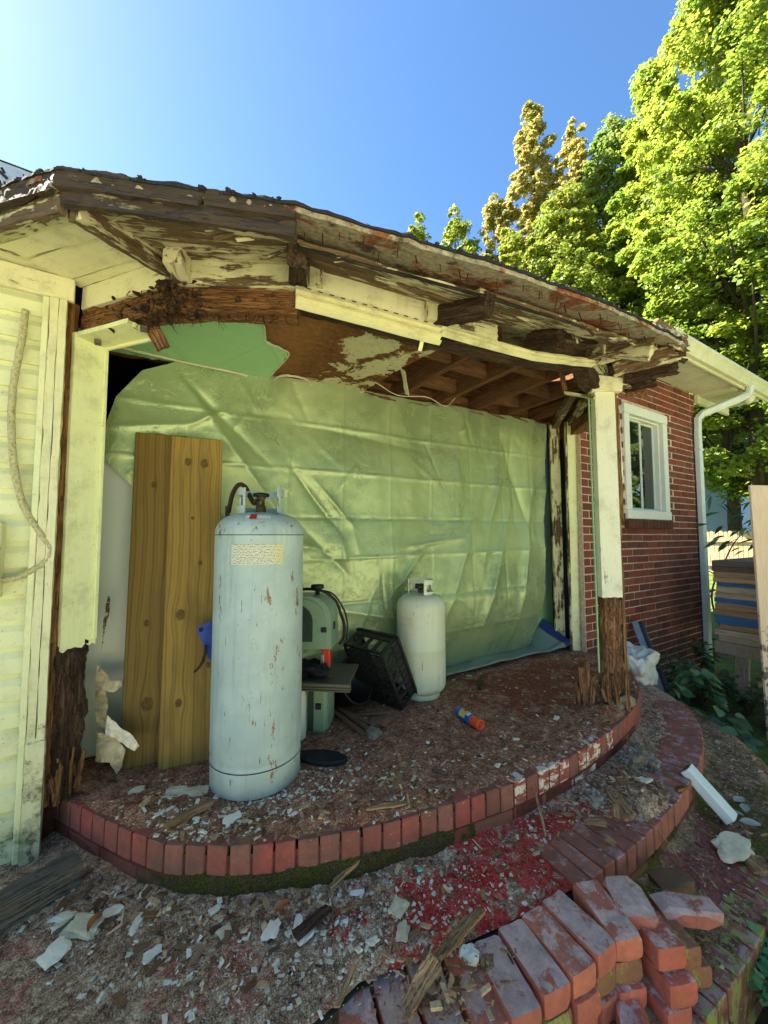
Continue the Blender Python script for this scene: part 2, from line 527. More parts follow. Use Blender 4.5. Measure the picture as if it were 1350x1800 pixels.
def dirt_mat(name, base, reds, flecks=.5, mossz=0.0, center=None, rad=.5, redc=S(150, 34, 40)):
    """Rot crumbs and dust trodden over old red paint; reds = how much paint shows, near center strongest."""
    a = M(name, .95, .2)
    w = a.wp()
    n = a.noise(w, 14, 10, .72, .4)
    n2 = a.noise(w, 60, 8, .7)
    n3 = a.noise(w, 3.2, 6, .6)
    n4 = a.noise(w, 240, 4, .6)
    f = a.math('ADD', a.math('ADD', a.math('MULTIPLY', n, .3), a.math('MULTIPLY', n2, .4)), a.math('MULTIPLY', n4, .3))
    c = a.ramp(f, base)
    p = a.noise(w, 5.5, 9, .72, .3)
    k = a.step(p, .62 - reds * .25, .66 - reds * .25, 0, .75)
    if center is not None:
        d = a.n('ShaderNodeVectorMath', {0: a.map(w, (.62, 1, 1)), 1: (center[0] * .62, center[1], center[2])}, operation='DISTANCE').outputs['Value']
        kf = k
        q = a.math('ADD', p, a.step(d, rad, rad * .2, -.16, .10))
        k = a.math('MAXIMUM', a.math('MULTIPLY', a.step(q, .51, .58), a.step(n4, .38, .56, .55, .95)), a.math('MULTIPLY', kf, .35))
    pr = a.ramp(n2, [(.3, tuple(x * .45 for x in redc[:3]) + (1,)), (.6, redc)])
    c = a.mix(k, c, pr)
    vo = a.voro(w, 150)
    fl = a.math('MULTIPLY', a.step(vo, .20, .12), a.step(n3, .42, .58))
    c = a.mix(a.math('MULTIPLY', fl, flecks), c, S(205, 195, 175))
    h = a.math('ADD', n, a.math('MULTIPLY', n2, .6))
    if mossz:
        q = a.noise(w, 4.2, 9, .7)
        mk = a.step(q, .66 - mossz * .35, .74 - mossz * .35)
        fm = a.noise(w, 170, 3, .6)
        c = a.mix(a.math('MULTIPLY', mk, .9), c, a.ramp(fm, [(.3, S(60, 58, 22)), (.55, S(100, 102, 34)), (.78, S(146, 142, 58))]))
        h = a.math('ADD', h, a.math('MULTIPLY', mk, fm))
    return a.fin(c, a.bump(a.math('ADD', h, a.math('MULTIPLY', n4, .5)), 1.0, .010))
MT['floor'] = dirt_mat('porch_floor_dirt', [(.39, S(50, 31, 23)), (.465, S(140, 90, 66)), (.525, S(180, 124, 94)), (.62, S(240, 200, 164))], .22, .6, 0, (2.5, 1.75, 0), .9, S(158, 84, 56))
MT['tread'] = dirt_mat('step_dirt', [(.40, S(60, 44, 34)), (.465, S(150, 116, 88)), (.52, S(194, 156, 122)), (.60, S(250, 228, 196))], .3, .8, .10, (1.15, 1.0, -.17), .72, S(226, 46, 48))
MT['tread3'] = dirt_mat('bottom_step_dirt', [(.38, S(52, 40, 28)), (.46, S(122, 96, 70)), (.53, S(164, 132, 98)), (.63, S(230, 198, 156))], .2, .6, .5, (2.2, .72, -.36), .4, S(156, 84, 80))

PAINT, CREAM = S(228, 226, 186), S(214, 212, 170)
WA, WB = S(60, 42, 28), S(104, 74, 48)
DA, DB = S(58, 46, 36), S(112, 92, 70)
MT['cream'] = peel('cream_paint_sound', PAINT, S(72, 58, 44), S(120, 98, 74), .385, .5)
MT['cream2'] = peel('cream_paint_flaking', CREAM, DA, DB, .475, .55)
MT['peel'] = peel('cream_paint_half_gone', S(212, 206, 168), DA, DB, .49, .55)
MT['peel2'] = peel('cream_paint_mostly_gone', S(200, 192, 156), DA, S(118, 96, 72), .525, .6)
MT['siding'] = peel('siding_paint', S(230, 232, 184), WA, WB, .22, .3, grime=(-.5, .5))
MT['trim'] = peel('corner_trim_paint', S(224, 222, 180), WA, WB, .36, .45, grime=(-.4, .9))
MT['jamb'] = peel('jamb_paint', S(232, 236, 184), WA, WB, .33, .4, gl=.5)
MT['post'] = peel('post_paint', S(222, 222, 196), WA, WB, .37, .4, gl=.5)
MT['vinyl'] = peel('vinyl_trim', S(226, 224, 178), WA, WB, .3, .6, gl=.4)
MT['white'] = flat_mat('white_gloss_paint', S(226, 230, 216), .45, .5, .06, 0, .05)
MT['gutter'] = flat_mat('gutter_paint', S(214, 216, 180), .5, .4, .12, 0, .08, 9)
MT['spout'] = flat_mat('downspout_paint', S(214, 224, 214), .45, .4, .08, 0, .05, 9)
MT['rot'] = wood_mat('rotten_wood', [(.25, S(38, 27, 20)), (.42, S(94, 64, 42)), (.58, S(146, 104, 66)), (.8, S(72, 50, 34))], 1.0)
MT['rotdark'] = wood_mat('black_rotten_wood', [(.25, S(26, 20, 17)), (.48, S(66, 50, 40)), (.64, S(104, 82, 62)), (.8, S(48, 36, 30))], 1.0)
MT['wet'] = wood_mat('wet_black_board', [(.25, S(24, 22, 24)), (.5, S(48, 44, 44)), (.68, S(84, 74, 66)), (.85, S(34, 30, 30))], .9, True)
MT['rotred'] = wood_mat('red_rotten_wood', [(.28, S(46, 30, 22)), (.45, S(110, 76, 54)), (.6, S(162, 120, 86)), (.8, S(84, 58, 42))], 1.0)
MT['splinter'] = wood_mat('splintered_wood', [(.25, S(66, 44, 28)), (.5, S(132, 98, 62)), (.7, S(164, 130, 88)), (.85, S(90, 64, 42))], 1.0)
MT['grain'] = wood_mat('raw_joist_wood', [(.25, S(66, 44, 30)), (.5, S(108, 76, 50)), (.7, S(132, 98, 66)), (.85, S(80, 56, 38))], .5, True)
MT['greywood'] = wood_mat('weathered_grey_timber', [(.25, S(70, 64, 56)), (.5, S(112, 104, 92)), (.7, S(134, 126, 110)), (.85, S(90, 84, 74))], .8)
MT['horse'] = wood_mat('weathered_sawhorse_wood', [(.25, S(124, 110, 88)), (.5, S(184, 168, 140)), (.7, S(208, 192, 164)), (.85, S(144, 130, 106))], .6)
MT['lath'] = wood_mat('brown_lath', [(.25, S(82, 58, 42)), (.5, S(128, 96, 72)), (.75, S(148, 116, 88))], .5, False)
MT['chip'] = wood_mat('wood_chip', [(.25, S(104, 76, 50)), (.5, S(164, 128, 88)), (.7, S(202, 168, 122)), (.85, S(132, 100, 68))], .8, True)

MT['wetpeel'] = peel('black_board_paint_traces', S(150, 142, 120), S(30, 27, 26), S(74, 64, 54), .575, .6)
def roof_under():
    a = M('roof_deck_underside', .95, .2)
    w = a.wp()
    n = a.noise(w, 5, 9, .7, .4)
    n2 = a.noise(w, 50, 6, .7)
    c = a.ramp(n2, [(.3, S(118, 110, 92)), (.55, S(170, 160, 136)), (.75, S(200, 192, 166))])
    c = a.mix(a.step(n, .5, .57, 0, .9), c, a.ramp(n2, [(.3, S(92, 48, 30)), (.7, S(164, 96, 60))]))
    c = a.mix(a.step(a.noise(w, 9, 8, .7), .56, .64, 0, .8), c, S(40, 40, 38))
    return a.fin(c, a.bump(a.math('ADD', n2, n), .8, .006))
MT['deck'] = roof_under()
def shingle():
    a = M('asphalt_shingle', .95, .2)
    w = a.wp()
    n = a.noise(w, 220, 3, .7)
    n2 = a.noise(w, 9, 7, .7)
    c = a.ramp(n, [(.3, S(30, 31, 33)), (.6, S(58, 58, 60)), (.8, S(84, 82, 80))])
    c = a.mix(a.step(n2, .55, .68, 0, .7), c, S(56, 62, 40))
    return a.fin(c, a.bump(n, .8, .004))
MT['shingle'] = shingle()
MT['nail'] = flat_mat('rusty_nail', S(64, 44, 36), .8, .3, .3, .3)
MT['rust'] = flat_mat('rusty_pipe', S(74, 52, 42), .8, .3, .35, .2, .4, 40)
MT['greenwall'] = flat_mat('green_wall_paint', S(152, 200, 148), .55, .35, .05, 0, .06, 30)
def ceil_brown():
    a = M('torn_ceiling_board', .9, .2)
    w = a.wp()
    n = a.noise(w, 5, 9, .66, .5)
    n2 = a.noise(w, 34, 8, .72)
    x = a.sep(w)[0]
    q = a.math('ADD', n, a.step(x, .55, .95, -.3, .03))
    c = a.ramp(n2, [(.3, S(118, 82, 48)), (.7, S(146, 106, 64))])
    c2 = a.ramp(n2, [(.25, S(46, 30, 18)), (.5, S(104, 70, 40)), (.75, S(138, 98, 60))])
    c = a.mix(a.step(x, .6, .8), c, c2)
    k = a.step(q, .515, .535)
    c = a.mix(a.math('MULTIPLY', k, .9), c, a.mix(a.step(n2, .5, .7, 0, .5), S(196, 196, 156), S(120, 100, 66)))
    return a.fin(c, a.bump(a.math('ADD', n2, a.math('MULTIPLY', k, .5)), .8, .006))
MT['ceiling'] = ceil_brown()
MT['gap'] = flat_mat('drywall_core', S(206, 200, 172), .95, .1, .12)
MT['dark'] = flat_mat('dim_interior_shade', S(44, 52, 66), .9, .2, .1)  # the dimness of the unlit rooms is put into this colour

def tarp_mat():
    a = M('silver_green_tarp', .42, .5)
    v = a.co(False)
    n = a.noise(v, 2.3, 6, .6, .6)
    n2 = a.noise(a.map(v, (160, 160, 160)), 1.0, 2, .5)
    xs = a.sep(v)
    wx = a.math('SINE', a.math('MULTIPLY', xs[0], 900.0))
    wz = a.math('SINE', a.math('MULTIPLY', xs[2], 900.0))
    weave = a.math('MULTIPLY', a.math('ADD', wx, wz), .5)
    c = a.ramp(n, [(.3, S(144, 162, 122)), (.5, S(160, 178, 132)), (.7, S(178, 194, 146))])
    s1 = a.noise(a.map(v, (7, 1, 1.2)), 2.0, 5, .6)
    c = a.mix(a.step(s1, .5, .75, 0, .3), c, S(176, 188, 150))
    sm = a.noise(v, 9, 7, .7, 1.2)
    ck = a.math('ABSOLUTE', a.math('SUBTRACT', a.noise(v, 5.5, 5, .6, 1.5), .5))
    h = a.math('ADD', a.math('MULTIPLY', sm, .28), a.math('MULTIPLY', weave, .010))
    h = a.math('ADD', h, a.step(ck, 0, .02, 0, .22))
    rz = a.step(n, .3, .7, .24, .38)
    return a.fin(c, a.bump(h, .25, .018), rz, Metallic=.35)
MT['tarp'] = tarp_mat()
MT['hem'] = flat_mat('blue_tarp_hem', S(42, 58, 116), .5, .4, .12, 0, .2, 60)
MT['bluecloth'] = flat_mat('blue_tarp_flap', S(62, 86, 170), .5, .4, .1, 0, .15, 60)

def lumber(name, knots, base):
    """Pressure treated softwood: bands along local X bending round knots (x, y, radius)."""
    a = M(name, .75, .3)
    c0 = a.n('ShaderNodeTexCoord').outputs['Object']
    x, y, z = a.sep(c0)[0:3]
    bend = a.math('MULTIPLY', a.math('SUBTRACT', a.noise(a.map(c0, (.8, 2, 2)), 2.0, 3, .5), .5), .05)
    dark = None
    for (kx, ky, kr) in knots:
        dx = a.math('MULTIPLY', a.math('SUBTRACT', x, kx), .34 / kr)
        dy = a.math('MULTIPLY', a.math('SUBTRACT', y, ky), 1.0 / kr)
        d2 = a.math('ADD', a.math('MULTIPLY', dx, dx), a.math('MULTIPLY', a.math('MULTIPLY', dy, dy), .35))
        e = a.math('POWER', 2.718, a.math('MULTIPLY', d2, -.7))
        bend = a.math('ADD', bend, a.math('MULTIPLY', a.math('MULTIPLY', e, a.math('SUBTRACT', y, ky)), -.75))
        ex = a.math('MULTIPLY', a.math('SUBTRACT', x, kx), .75 / kr)
        r2 = a.math('ADD', a.math('MULTIPLY', ex, ex), a.math('MULTIPLY', dy, dy))
        r2 = a.math('ADD', r2, a.math('MULTIPLY', a.math('SUBTRACT', a.noise(c0, 60, 3, .5), .5), .7))
        k = a.step(r2, 1.15, .45)
        dark = k if dark is None else a.math('MAXIMUM', dark, k)
    yy = a.math('ADD', y, bend)
    sn = a.math('SINE', a.math('MULTIPLY', yy, 430.0))
    sn2 = a.math('SINE', a.math('ADD', a.math('MULTIPLY', yy, 155.0), 1.3))
    f = a.math('ADD', a.math('MULTIPLY', sn, .20), a.math('MULTIPLY', sn2, .20))
    f = a.math('ADD', f, .5)
    gn = a.noise(a.map(c0, (2, 160, 160)), 2.0, 5, .6)
    f = a.math('ADD', a.math('MULTIPLY', f, .62), a.math('MULTIPLY', gn, .40))
    col = a.ramp(f, [(.15, tuple(q * .42 for q in base[:3]) + (1,)), (.45, base), (.85, tuple(min(1, q * 1.22) for q in base[:3]) + (1,))])
    col = a.mix(a.step(a.noise(a.map(c0, (1, 5, 5)), 2.4, 5, .6), .45, .68, 0, .55), col, S(112, 88, 46))
    col = a.mix(a.math('MULTIPLY', dark, .8), col, a.ramp(a.noise(c0, 90, 3, .6), [(.35, S(52, 34, 20)), (.7, S(112, 78, 44))]))
    return a.fin(col, a.bump(f, .25, .002))
def tank_mat(name, base, base2, rust, streak=1.0):
    a = M(name, .42, .45)
    v = a.co(False)
    n = a.noise(v, 5, 7, .65)
    c = a.mix(a.step(n, .35, .7), base, base2)
    st = a.noise(a.map(v, (26, 26, 1.6)), 1.0, 6, .7)
    c = a.mix(a.math('MULTIPLY', a.step(st, .5, .72, 0, .45), streak), c, tuple(q * .55 for q in base[:3]) + (1,))
    sc = a.noise(a.map(v, (60, 60, 7), rot=(.12, .1, 0)), 1.3, 4, .7)
    sk = a.step(sc, .655, .675)
    c = a.mix(a.math('MULTIPLY', sk, .8), c, S(48, 52, 50))
    sc2 = a.noise(a.map(v, (30, 30, 60)), 1.3, 5, .75)
    c = a.mix(a.step(sc2, .66, .69, 0, .75), c, S(62, 60, 48))
    ru = a.noise(a.map(v, (14, 14, 5)), 1.2, 8, .75, .3)
    rk = a.step(ru, .715 - rust * .12, .74 - rust * .12)
    c = a.mix(a.math('MULTIPLY', rk, .9), c, a.ramp(a.noise(v, 70, 4, .6), [(.3, S(84, 50, 24)), (.7, S(160, 116, 52))]))
    h = a.math('SUBTRACT', a.math('MULTIPLY', n, .4), a.math('MULTIPLY', sk, .3))
    return a.fin(c, a.bump(h, .2, .004), a.step(n, .3, .7, .34, .55))
MT['tankblue'] = tank_mat('grey_blue_tank_paint', S(160, 178, 176), S(178, 196, 192), 1.0)
MT['tankcream'] = tank_mat('cream_tank_paint', S(198, 204, 178), S(210, 214, 188), .5, .6)
def print_mat(name, paper, ink):
    a = M(name, .6, .3)
    v = a.n('ShaderNodeTexCoord').outputs['UV']
    rows = a.math('FRACT', a.math('MULTIPLY', a.sep(v)[1], 13.0))
    txt = a.noise(a.map(v, (70, 13, 1)), 1.0, 3, .7)
    k = a.math('MULTIPLY', a.step(rows, .30, .36), a.step(txt, .47, .52))
    wear = a.noise(v, 14, 8, .75)
    c = a.mix(a.math('MULTIPLY', k, .75), paper, ink)
    c = a.mix(a.step(a.noise(a.map(v, (6, 6, 1)), 2.0, 9, .8, 1.0), .60, .64, 0, .8), c, S(84, 78, 48))
    c = a.mix(a.step(wear, .62, .66, 0, .8), c, S(168, 180, 172))
    c = a.mix(a.step(a.sep(v)[0], .7, 1.0, 0, .45), c, S(214, 204, 110))
    return a.fin(c)
MT['label'] = print_mat('worn_paper_label', S(222, 220, 196), S(60, 60, 56))
MT['hazard'] = flat_mat('red_hazard_print', S(176, 44, 44), .6, .3, .1)
MT['labelwhite'] = flat_mat('white_sticker', S(214, 216, 214), .6, .3, .2, 0, .05, 90)
MT['brass'] = flat_mat('tarnished_brass', S(112, 98, 62), .55, .5, .3, .6, .2, 60)
MT['black'] = flat_mat('black_plastic', S(26, 27, 28), .5, .45, .2, 0, .1, 30)
MT['blackmatte'] = flat_mat('black_rubber', S(38, 38, 42), .75, .3, .25, 0, .3, 60)
MT['saw'] = flat_mat('sage_green_enamel', S(132, 158, 134), .4, .5, .07, 0, .04, 30)
MT['sawdark'] = flat_mat('dark_green_enamel', S(52, 66, 58), .5, .4, .1)
MT['castiron'] = flat_mat('dusty_cast_table', S(98, 96, 78), .6, .4, .2, .2, .15, 40)
MT['redguard'] = flat_mat('red_guard', S(196, 52, 36), .45, .5, .08)
MT['steel'] = flat_mat('dull_steel', S(150, 152, 148), .4, .5, .15, .7)
MT['galv'] = flat_mat('galvanised_steel', S(124, 134, 144), .5, .5, .22, .45, .1, 24)
MT['canblue'] = flat_mat('blue_can_print', S(32, 92, 178), .35, .5, .08)
MT['canorange'] = flat_mat('orange_plastic', S(238, 84, 36), .4, .5, .06)
MT['canyel'] = flat_mat('yellow_can_print', S(226, 208, 96), .4, .5, .2, 0, .02, 60)
MT['canred'] = flat_mat('red_can_print', S(196, 44, 40), .4, .5, .1)
MT['appliance'] = flat_mat('white_appliance_enamel', S(206, 214, 206), .35, .5, .03, 0, .03, 6)
MT['plastic'] = flat_mat('white_plastic_bag', S(206, 204, 192), .5, .4, .12, 0, .3, 18)
MT['flake'] = flat_mat('white_paint_flake', S(240, 230, 206), .85, .2, .14, 0, .3, 40)
MT['creamflake'] = flat_mat('cream_plaster', S(214, 200, 164), .9, .2, .2, 0, .5, 40)
MT['fluff'] = flat_mat('grey_insulation', S(150, 140, 120), 1.0, .05, .35, 0, 1.0, 50)
MT['leafdry'] = flat_mat('dry_orange_leaf', S(176, 106, 58), .8, .2, .2)
MT['leafgrey'] = flat_mat('pale_dry_leaf', S(168, 168, 150), .85, .2, .15)
MT['mint'] = flat_mat('mint_paint_chip', S(140, 206, 184), .7, .3, .08)
MT['ply'] = wood_mat('plywood_face', [(.25, S(176, 150, 120)), (.5, S(208, 182, 152)), (.75, S(220, 198, 170))], .2, False)
MT['frame'] = MT['white']
def ply_mold():
    a = M('mouldy_plywood', .85, .25)
    v = a.co(False)
    w = a.wp()
    g = a.noise(a.map(v, (3, 60, 60)), 2.0, 6, .6)
    c = a.ramp(g, [(.3, S(196, 168, 138)), (.6, S(220, 196, 168)), (.8, S(204, 178, 148))])
    z = a.sep(w)[2]
    m = a.noise(w, 10, 9, .75)
    k = a.step(a.math('ADD', m, a.step(z, .75, .1, -.22, .05)), .52, .58)
    c = a.mix(a.math('MULTIPLY', k, .85), c, S(40, 40, 44))
    return a.fin(c, a.bump(g, .2, .002))
MT['mold'] = ply_mold()
def edge_mat(name, base):
    a = M(name, .9, .2)
    w = a.wp()
    g = a.noise(a.map(w, (6, 6, 260)), 1.0, 5, .65)
    return a.fin(a.ramp(g, [(.3, tuple(q * .4 for q in base[:3]) + (1,)), (.55, base), (.8, tuple(min(1, q * 1.35) for q in base[:3]) + (1,))]), a.bump(g, .6, .003))
MT['e_dark'] = edge_mat('weathered_dark_sheet', S(120, 112, 102))
MT['e_tan'] = edge_mat('tan_sheet', S(206, 172, 124))
MT['e_blue'] = edge_mat('blue_painted_edge', S(78, 128, 178))
MT['e_brown'] = edge_mat('brown_sheet', S(188, 156, 122))
MT['e_grey'] = edge_mat('greyed_sheet', S(206, 188, 160))

def glass_mat():
    a = M('window_glass', .02, .5)
    a.b.inputs['IOR'].default_value = 1.7
    return a.fin((.012, .016, .014, 1), None, .02)
MT['glass'] = glass_mat()
MT['sash'] = flat_mat('white_vinyl_sash', S(204, 212, 204), .45, .4, .05)

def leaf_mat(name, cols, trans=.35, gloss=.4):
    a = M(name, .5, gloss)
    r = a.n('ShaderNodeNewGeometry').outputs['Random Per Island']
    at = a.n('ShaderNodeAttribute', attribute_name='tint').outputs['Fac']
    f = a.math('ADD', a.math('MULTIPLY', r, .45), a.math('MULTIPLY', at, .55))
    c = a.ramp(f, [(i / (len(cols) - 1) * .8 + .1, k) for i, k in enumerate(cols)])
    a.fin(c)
    tr = a.n('ShaderNodeBsdfTranslucent', {'Color': a.mix(.5, c, (.5, .55, .05, 1), 'MULTIPLY')})
    tr2 = a.mix(0.0, c, c)
    a.inp(tr.inputs['Color'], tr2)
    mx = a.n('ShaderNodeMixShader', {0: trans})
    a.t.links.new(a.b.outputs[0], mx.inputs[1])
    a.t.links.new(tr.outputs[0], mx.inputs[2])
    a.t.links.new(mx.outputs[0], a.t.nodes['Material Output'].inputs[0])
    return a.m
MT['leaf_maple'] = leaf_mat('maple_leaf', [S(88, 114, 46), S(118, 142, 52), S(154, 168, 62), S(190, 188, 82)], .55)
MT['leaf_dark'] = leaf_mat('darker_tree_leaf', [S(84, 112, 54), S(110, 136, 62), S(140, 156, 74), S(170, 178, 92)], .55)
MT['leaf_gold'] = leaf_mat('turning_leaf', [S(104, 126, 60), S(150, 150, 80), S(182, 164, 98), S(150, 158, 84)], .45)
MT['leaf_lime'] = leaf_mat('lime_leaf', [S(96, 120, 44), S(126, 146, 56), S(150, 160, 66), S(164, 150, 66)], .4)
MT['leaf_vine'] = leaf_mat('vine_leaf', [S(36, 62, 34), S(54, 88, 46), S(78, 114, 64), S(110, 142, 92)], .2, .6)
MT['leaf_clover'] = leaf_mat('clover_leaf', [S(70, 116, 62), S(92, 144, 82), S(112, 162, 98)], .25)
MT['bark'] = wood_mat('tree_bark', [(.25, S(44, 38, 30)), (.5, S(84, 74, 60)), (.75, S(116, 106, 90))], 1.0, True, 1, .95, .02)
MT['stem'] = flat_mat('brown_stem', S(104, 84, 58), .8, .2, .2)
def ground_mat():
    a = M('lawn_ground', .95, .2)
    w = a.wp()
    n = a.noise(w, 1.2, 8, .7)
    n2 = a.noise(w, 26, 8, .7)
    c = a.ramp(n2, [(.3, S(58, 74, 28)), (.55, S(92, 112, 44)), (.75, S(124, 138, 62))])
    d = a.ramp(n2, [(.3, S(46, 38, 28)), (.6, S(84, 70, 52)), (.8, S(112, 96, 74))])
    c = a.mix(a.step(n, .5, .62), c, d)
    return a.fin(c, a.bump(n2, .8, .03))
MT['ground'] = ground_mat()
def bounce_mat():
    a = M('pale_bounce_ground', .95, .2)
    w = a.wp()
    n = a.noise(w, 1.1, 8, .7)
    n2 = a.noise(w, 40, 8, .7)
    c = a.ramp(n2, [(.3, S(158, 150, 124)), (.55, S(188, 182, 152)), (.75, S(206, 200, 172))])
    c = a.mix(a.step(n, .5, .65, 0, .8), c, S(140, 150, 84))
    return a.fin(c, a.bump(n2, .8, .02))
MT['bounce'] = bounce_mat()
MT['fence'] = wood_mat('fence_board', [(.25, S(150, 118, 88)), (.5, S(196, 166, 130)), (.75, S(214, 188, 156))], .3, False)
MT['bluesiding'] = flat_mat('grey_blue_siding', S(152, 172, 192), .6, .3, .05)
# ------------------------------------------------------------------ plan of the bow: wall line and slab edge
BOW = [V((-.25, 2.03, 0)), V((.05, 1.60, 0)), V((.47, 1.38, 0)), V((1.03, 1.248, 0)), V((1.56, 1.21, 0)), V((2.13, 1.25, 0)), V((2.55, 1.37, 0)), V((2.98, 1.62, 0)), V((3.36, 2.06, 0))]
HT = [1.975, 1.95, 1.952, 1.90, 1.92, 2.02, 2.03, 2.04, 2.04]      # top of the header: it sags in the middle
def bow_off(o):
    out = []
    for i, p in enumerate(BOW):
        ns = []
        for a, b in ((i - 1, i), (i, i + 1)):
            if 0 <= a and b < len(BOW):
                d = (BOW[b] - BOW[a]).normalized()
                ns.append(V((d.y, -d.x, 0)))
        n = sum(ns, V((0, 0, 0))).normalized()
        out.append(p + n * (o / max(.5, n.dot(ns[0]))))
    return out
half = [(-.27, 2.08), (-.094, 1.806), (.062, 1.591), (.19, 1.486), (.336, 1.398), (.617, 1.29), (.956, 1.214), (1.32, 1.168)]
slab = [V((x, y, 0)) for x, y in half] + [V((1.6, 1.158, 0))] + [V((3.2 - x, y, 0)) for x, y in reversed(half)]
SLAB = catmull(slab, 30)
SNRM = []
for i in range(len(SLAB)):
    d = (SLAB[min(i + 1, len(SLAB) - 1)] - SLAB[max(0, i - 1)]).normalized()
    SNRM.append(V((d.y, -d.x, 0)))
def bulge(x): return .34 * max(0., min(1., (.62 - x) / .5))      # the middle step runs wider on the left
def off_line(o):
    return [p + n * (o + (bulge(p.x) if .2 < o < .5 else 0)) for p, n in zip(SLAB, SNRM)]
def resample(line, pitch):
    out, acc = [], 0.0
    nxt = 0.0
    for a, b in zip(line, line[1:]):
        L = (b - a).length
        while nxt <= acc + L:
            t = (nxt - acc) / L
            out.append((a.lerp(b, t), (b - a).normalized()))
            nxt += pitch
        acc += L
    return out
SX = np.array([(p.x, p.y) for p in SLAB])
def off_of(x, y):
    d = (SX[:, 0] - x) ** 2 + (SX[:, 1] - y) ** 2
    i = int(d.argmin())
    s = (x - SX[i, 0]) * SNRM[i].x + (y - SX[i, 1]) * SNRM[i].y
    return s if abs(s) > .6 * math.sqrt(d[i]) else math.copysign(math.sqrt(d[i]), s)
T2, T3, GR = -.165, -.345, -.55
def d1(x, y, o):
    k = max(0., min(1., -o / .07))
    p = .022 * math.exp(-((x - .75) ** 2 + (y - 1.45) ** 2) / .05) + .03 * math.exp(-((x - 2.33) ** 2 + (y - 1.33) ** 2) / .012) + .012 * math.exp(-((x + .05) ** 2 + (y - 1.75) ** 2) / .04)
    return -.007 + .013 * k + .008 * k * fbm(x, y, 0, 6, 3) + .004 * k * fbm(x, y, 0, 30, 5) + p * k
def d2(x, y, o):
    e = max(0., min(1., (.31 + bulge(x + .1) - o) / .05))
    z = T2 + .006 + .010 * fbm(x, y, 0, 5, 8) + .004 * fbm(x, y, 0, 28, 1) + .014 * math.exp(-max(0, o) / .05)
    z += .05 * math.exp(-((x - 1.95) ** 2 + (y - 1.0) ** 2) / .02)
    if x > 1.25: z -= .012 * max(0., min(1., (o - .1) / .06))
    return z * e + (T2 - .012) * (1 - e)
def d3(x, y, o):
    e = max(0., min(1., (.62 - o) / .05))
    z = T3 + .010 + .012 * fbm(x, y, 0, 6, 4) + .005 * fbm(x, y, 0, 30, 2) + .05 * math.exp(-max(0, o - .3) / .06)
    z -= .012 * max(0., min(1., (o - .45) / .06)) * (1 if x < 2.3 else 0)
    return z * e + (T3 - .012) * (1 - e)
def hz(x, y):
    o = off_of(x, y)
    if o < .002: return d1(x, y, o)
    if o < .315 + bulge(x + .1) * .9: return d2(x, y, o)
    if o < .625: return d3(x, y, o)
    return GR

# ------------------------------------------------------------------ ground and steps
g = put('ground', [(-300, -300, GR), (500, -300, GR), (500, 500, GR), (-300, 500, GR)], [(0, 1, 2, 3)], MT['ground'])
tag(g, 'lawn and bare earth around the house', 'ground', kind='structure')

dv = put('bounce_ground', [(-14, -16, GR + .006), (9, -16, GR + .006), (7.5, -1.2, GR + .006), (3.5, -.3, GR + .006), (-14, .2, GR + .006)], [(0, 1, 2, 3, 4)], MT['bounce'])  # added out of view: throws sunlight up under the porch roof
tag(dv, 'pale unseen ground added before the porch to bounce sunlight', 'bounce_ground', kind='structure')

def strip(name, outer, inner_fn, nv, hfn, mat, parent):
    vs, fs = [], []
    for p, n in zip(outer, SNRM):
        q = inner_fn(p, n)
        for j in range(nv + 1):
            r = p.lerp(q, j / nv)
            vs.append((r.x, r.y, hfn(r.x, r.y)))
    m = nv + 1
    for i in range(len(outer) - 1):
        for j in range(nv):
            a = i * m + j
            fs.append((a, a + 1, a + m + 1, a + m))
    return put(name, vs, fs, mat, parent, True)
def core(name, off, z0, z1, mat, parent):
    ln = off_line(off)
    pts = ln + [V((3.9, ln[-1].y, 0)), V((3.9, 2.9, 0)), V((-1.4, 2.9, 0)), V((-1.4, ln[0].y, 0))]
    n = len(pts)
    vs = [(p.x, p.y, z0) for p in pts] + [(p.x, p.y, z1) for p in pts]
    fs = [tuple(range(n, 2 * n)), tuple(range(n - 1, -1, -1))] + [(i, (i + 1) % n, n + (i + 1) % n, n + i) for i in range(n)]
    return put(name, vs, fs, mat, parent)
floor = empty('porch_floor', (1.5, 1.8, 0), 'bowed brick-edged porch floor littered with rot crumbs', 'porch floor')
floor['kind'] = 'structure'
core('slab_core', -.0035, T2 - .3, -.03, MT['rimmortar'], floor)
strip('dirt_layer', off_line(-.012), lambda p, n: V((min(3.5, max(-.5, p.x + (1.5 - p.x) * .02)), 2.9, 0)), 70, lambda x, y: d1(x, y, off_of(x, y)), MT['floor'], floor)
step2 = empty('middle_step', (1.5, .8, T2), 'middle curved brick step with bright red paint patches and debris', 'step')
core('step_core', .298, T3 - .3, T2 - .03, MT['greymortar'], step2)
strip('dirt_layer', off_line(.30), lambda p, n: p - n * (.33 + bulge(p.x + n.x * -.3)), 34, lambda x, y: d2(x, y, off_of(x, y)), MT['tread'], step2)
step3 = empty('bottom_step', (1.5, .5, T3), 'lowest curved brick step with moss and lichen on its edge', 'step')
core('step_core', .595, GR - .2, T3 - .03, MT['greymortar'], step3)
strip('dirt_layer', off_line(.61), lambda p, n: p - n * .34, 26, lambda x, y: d3(x, y, off_of(x, y)), MT['tread3'], step3)

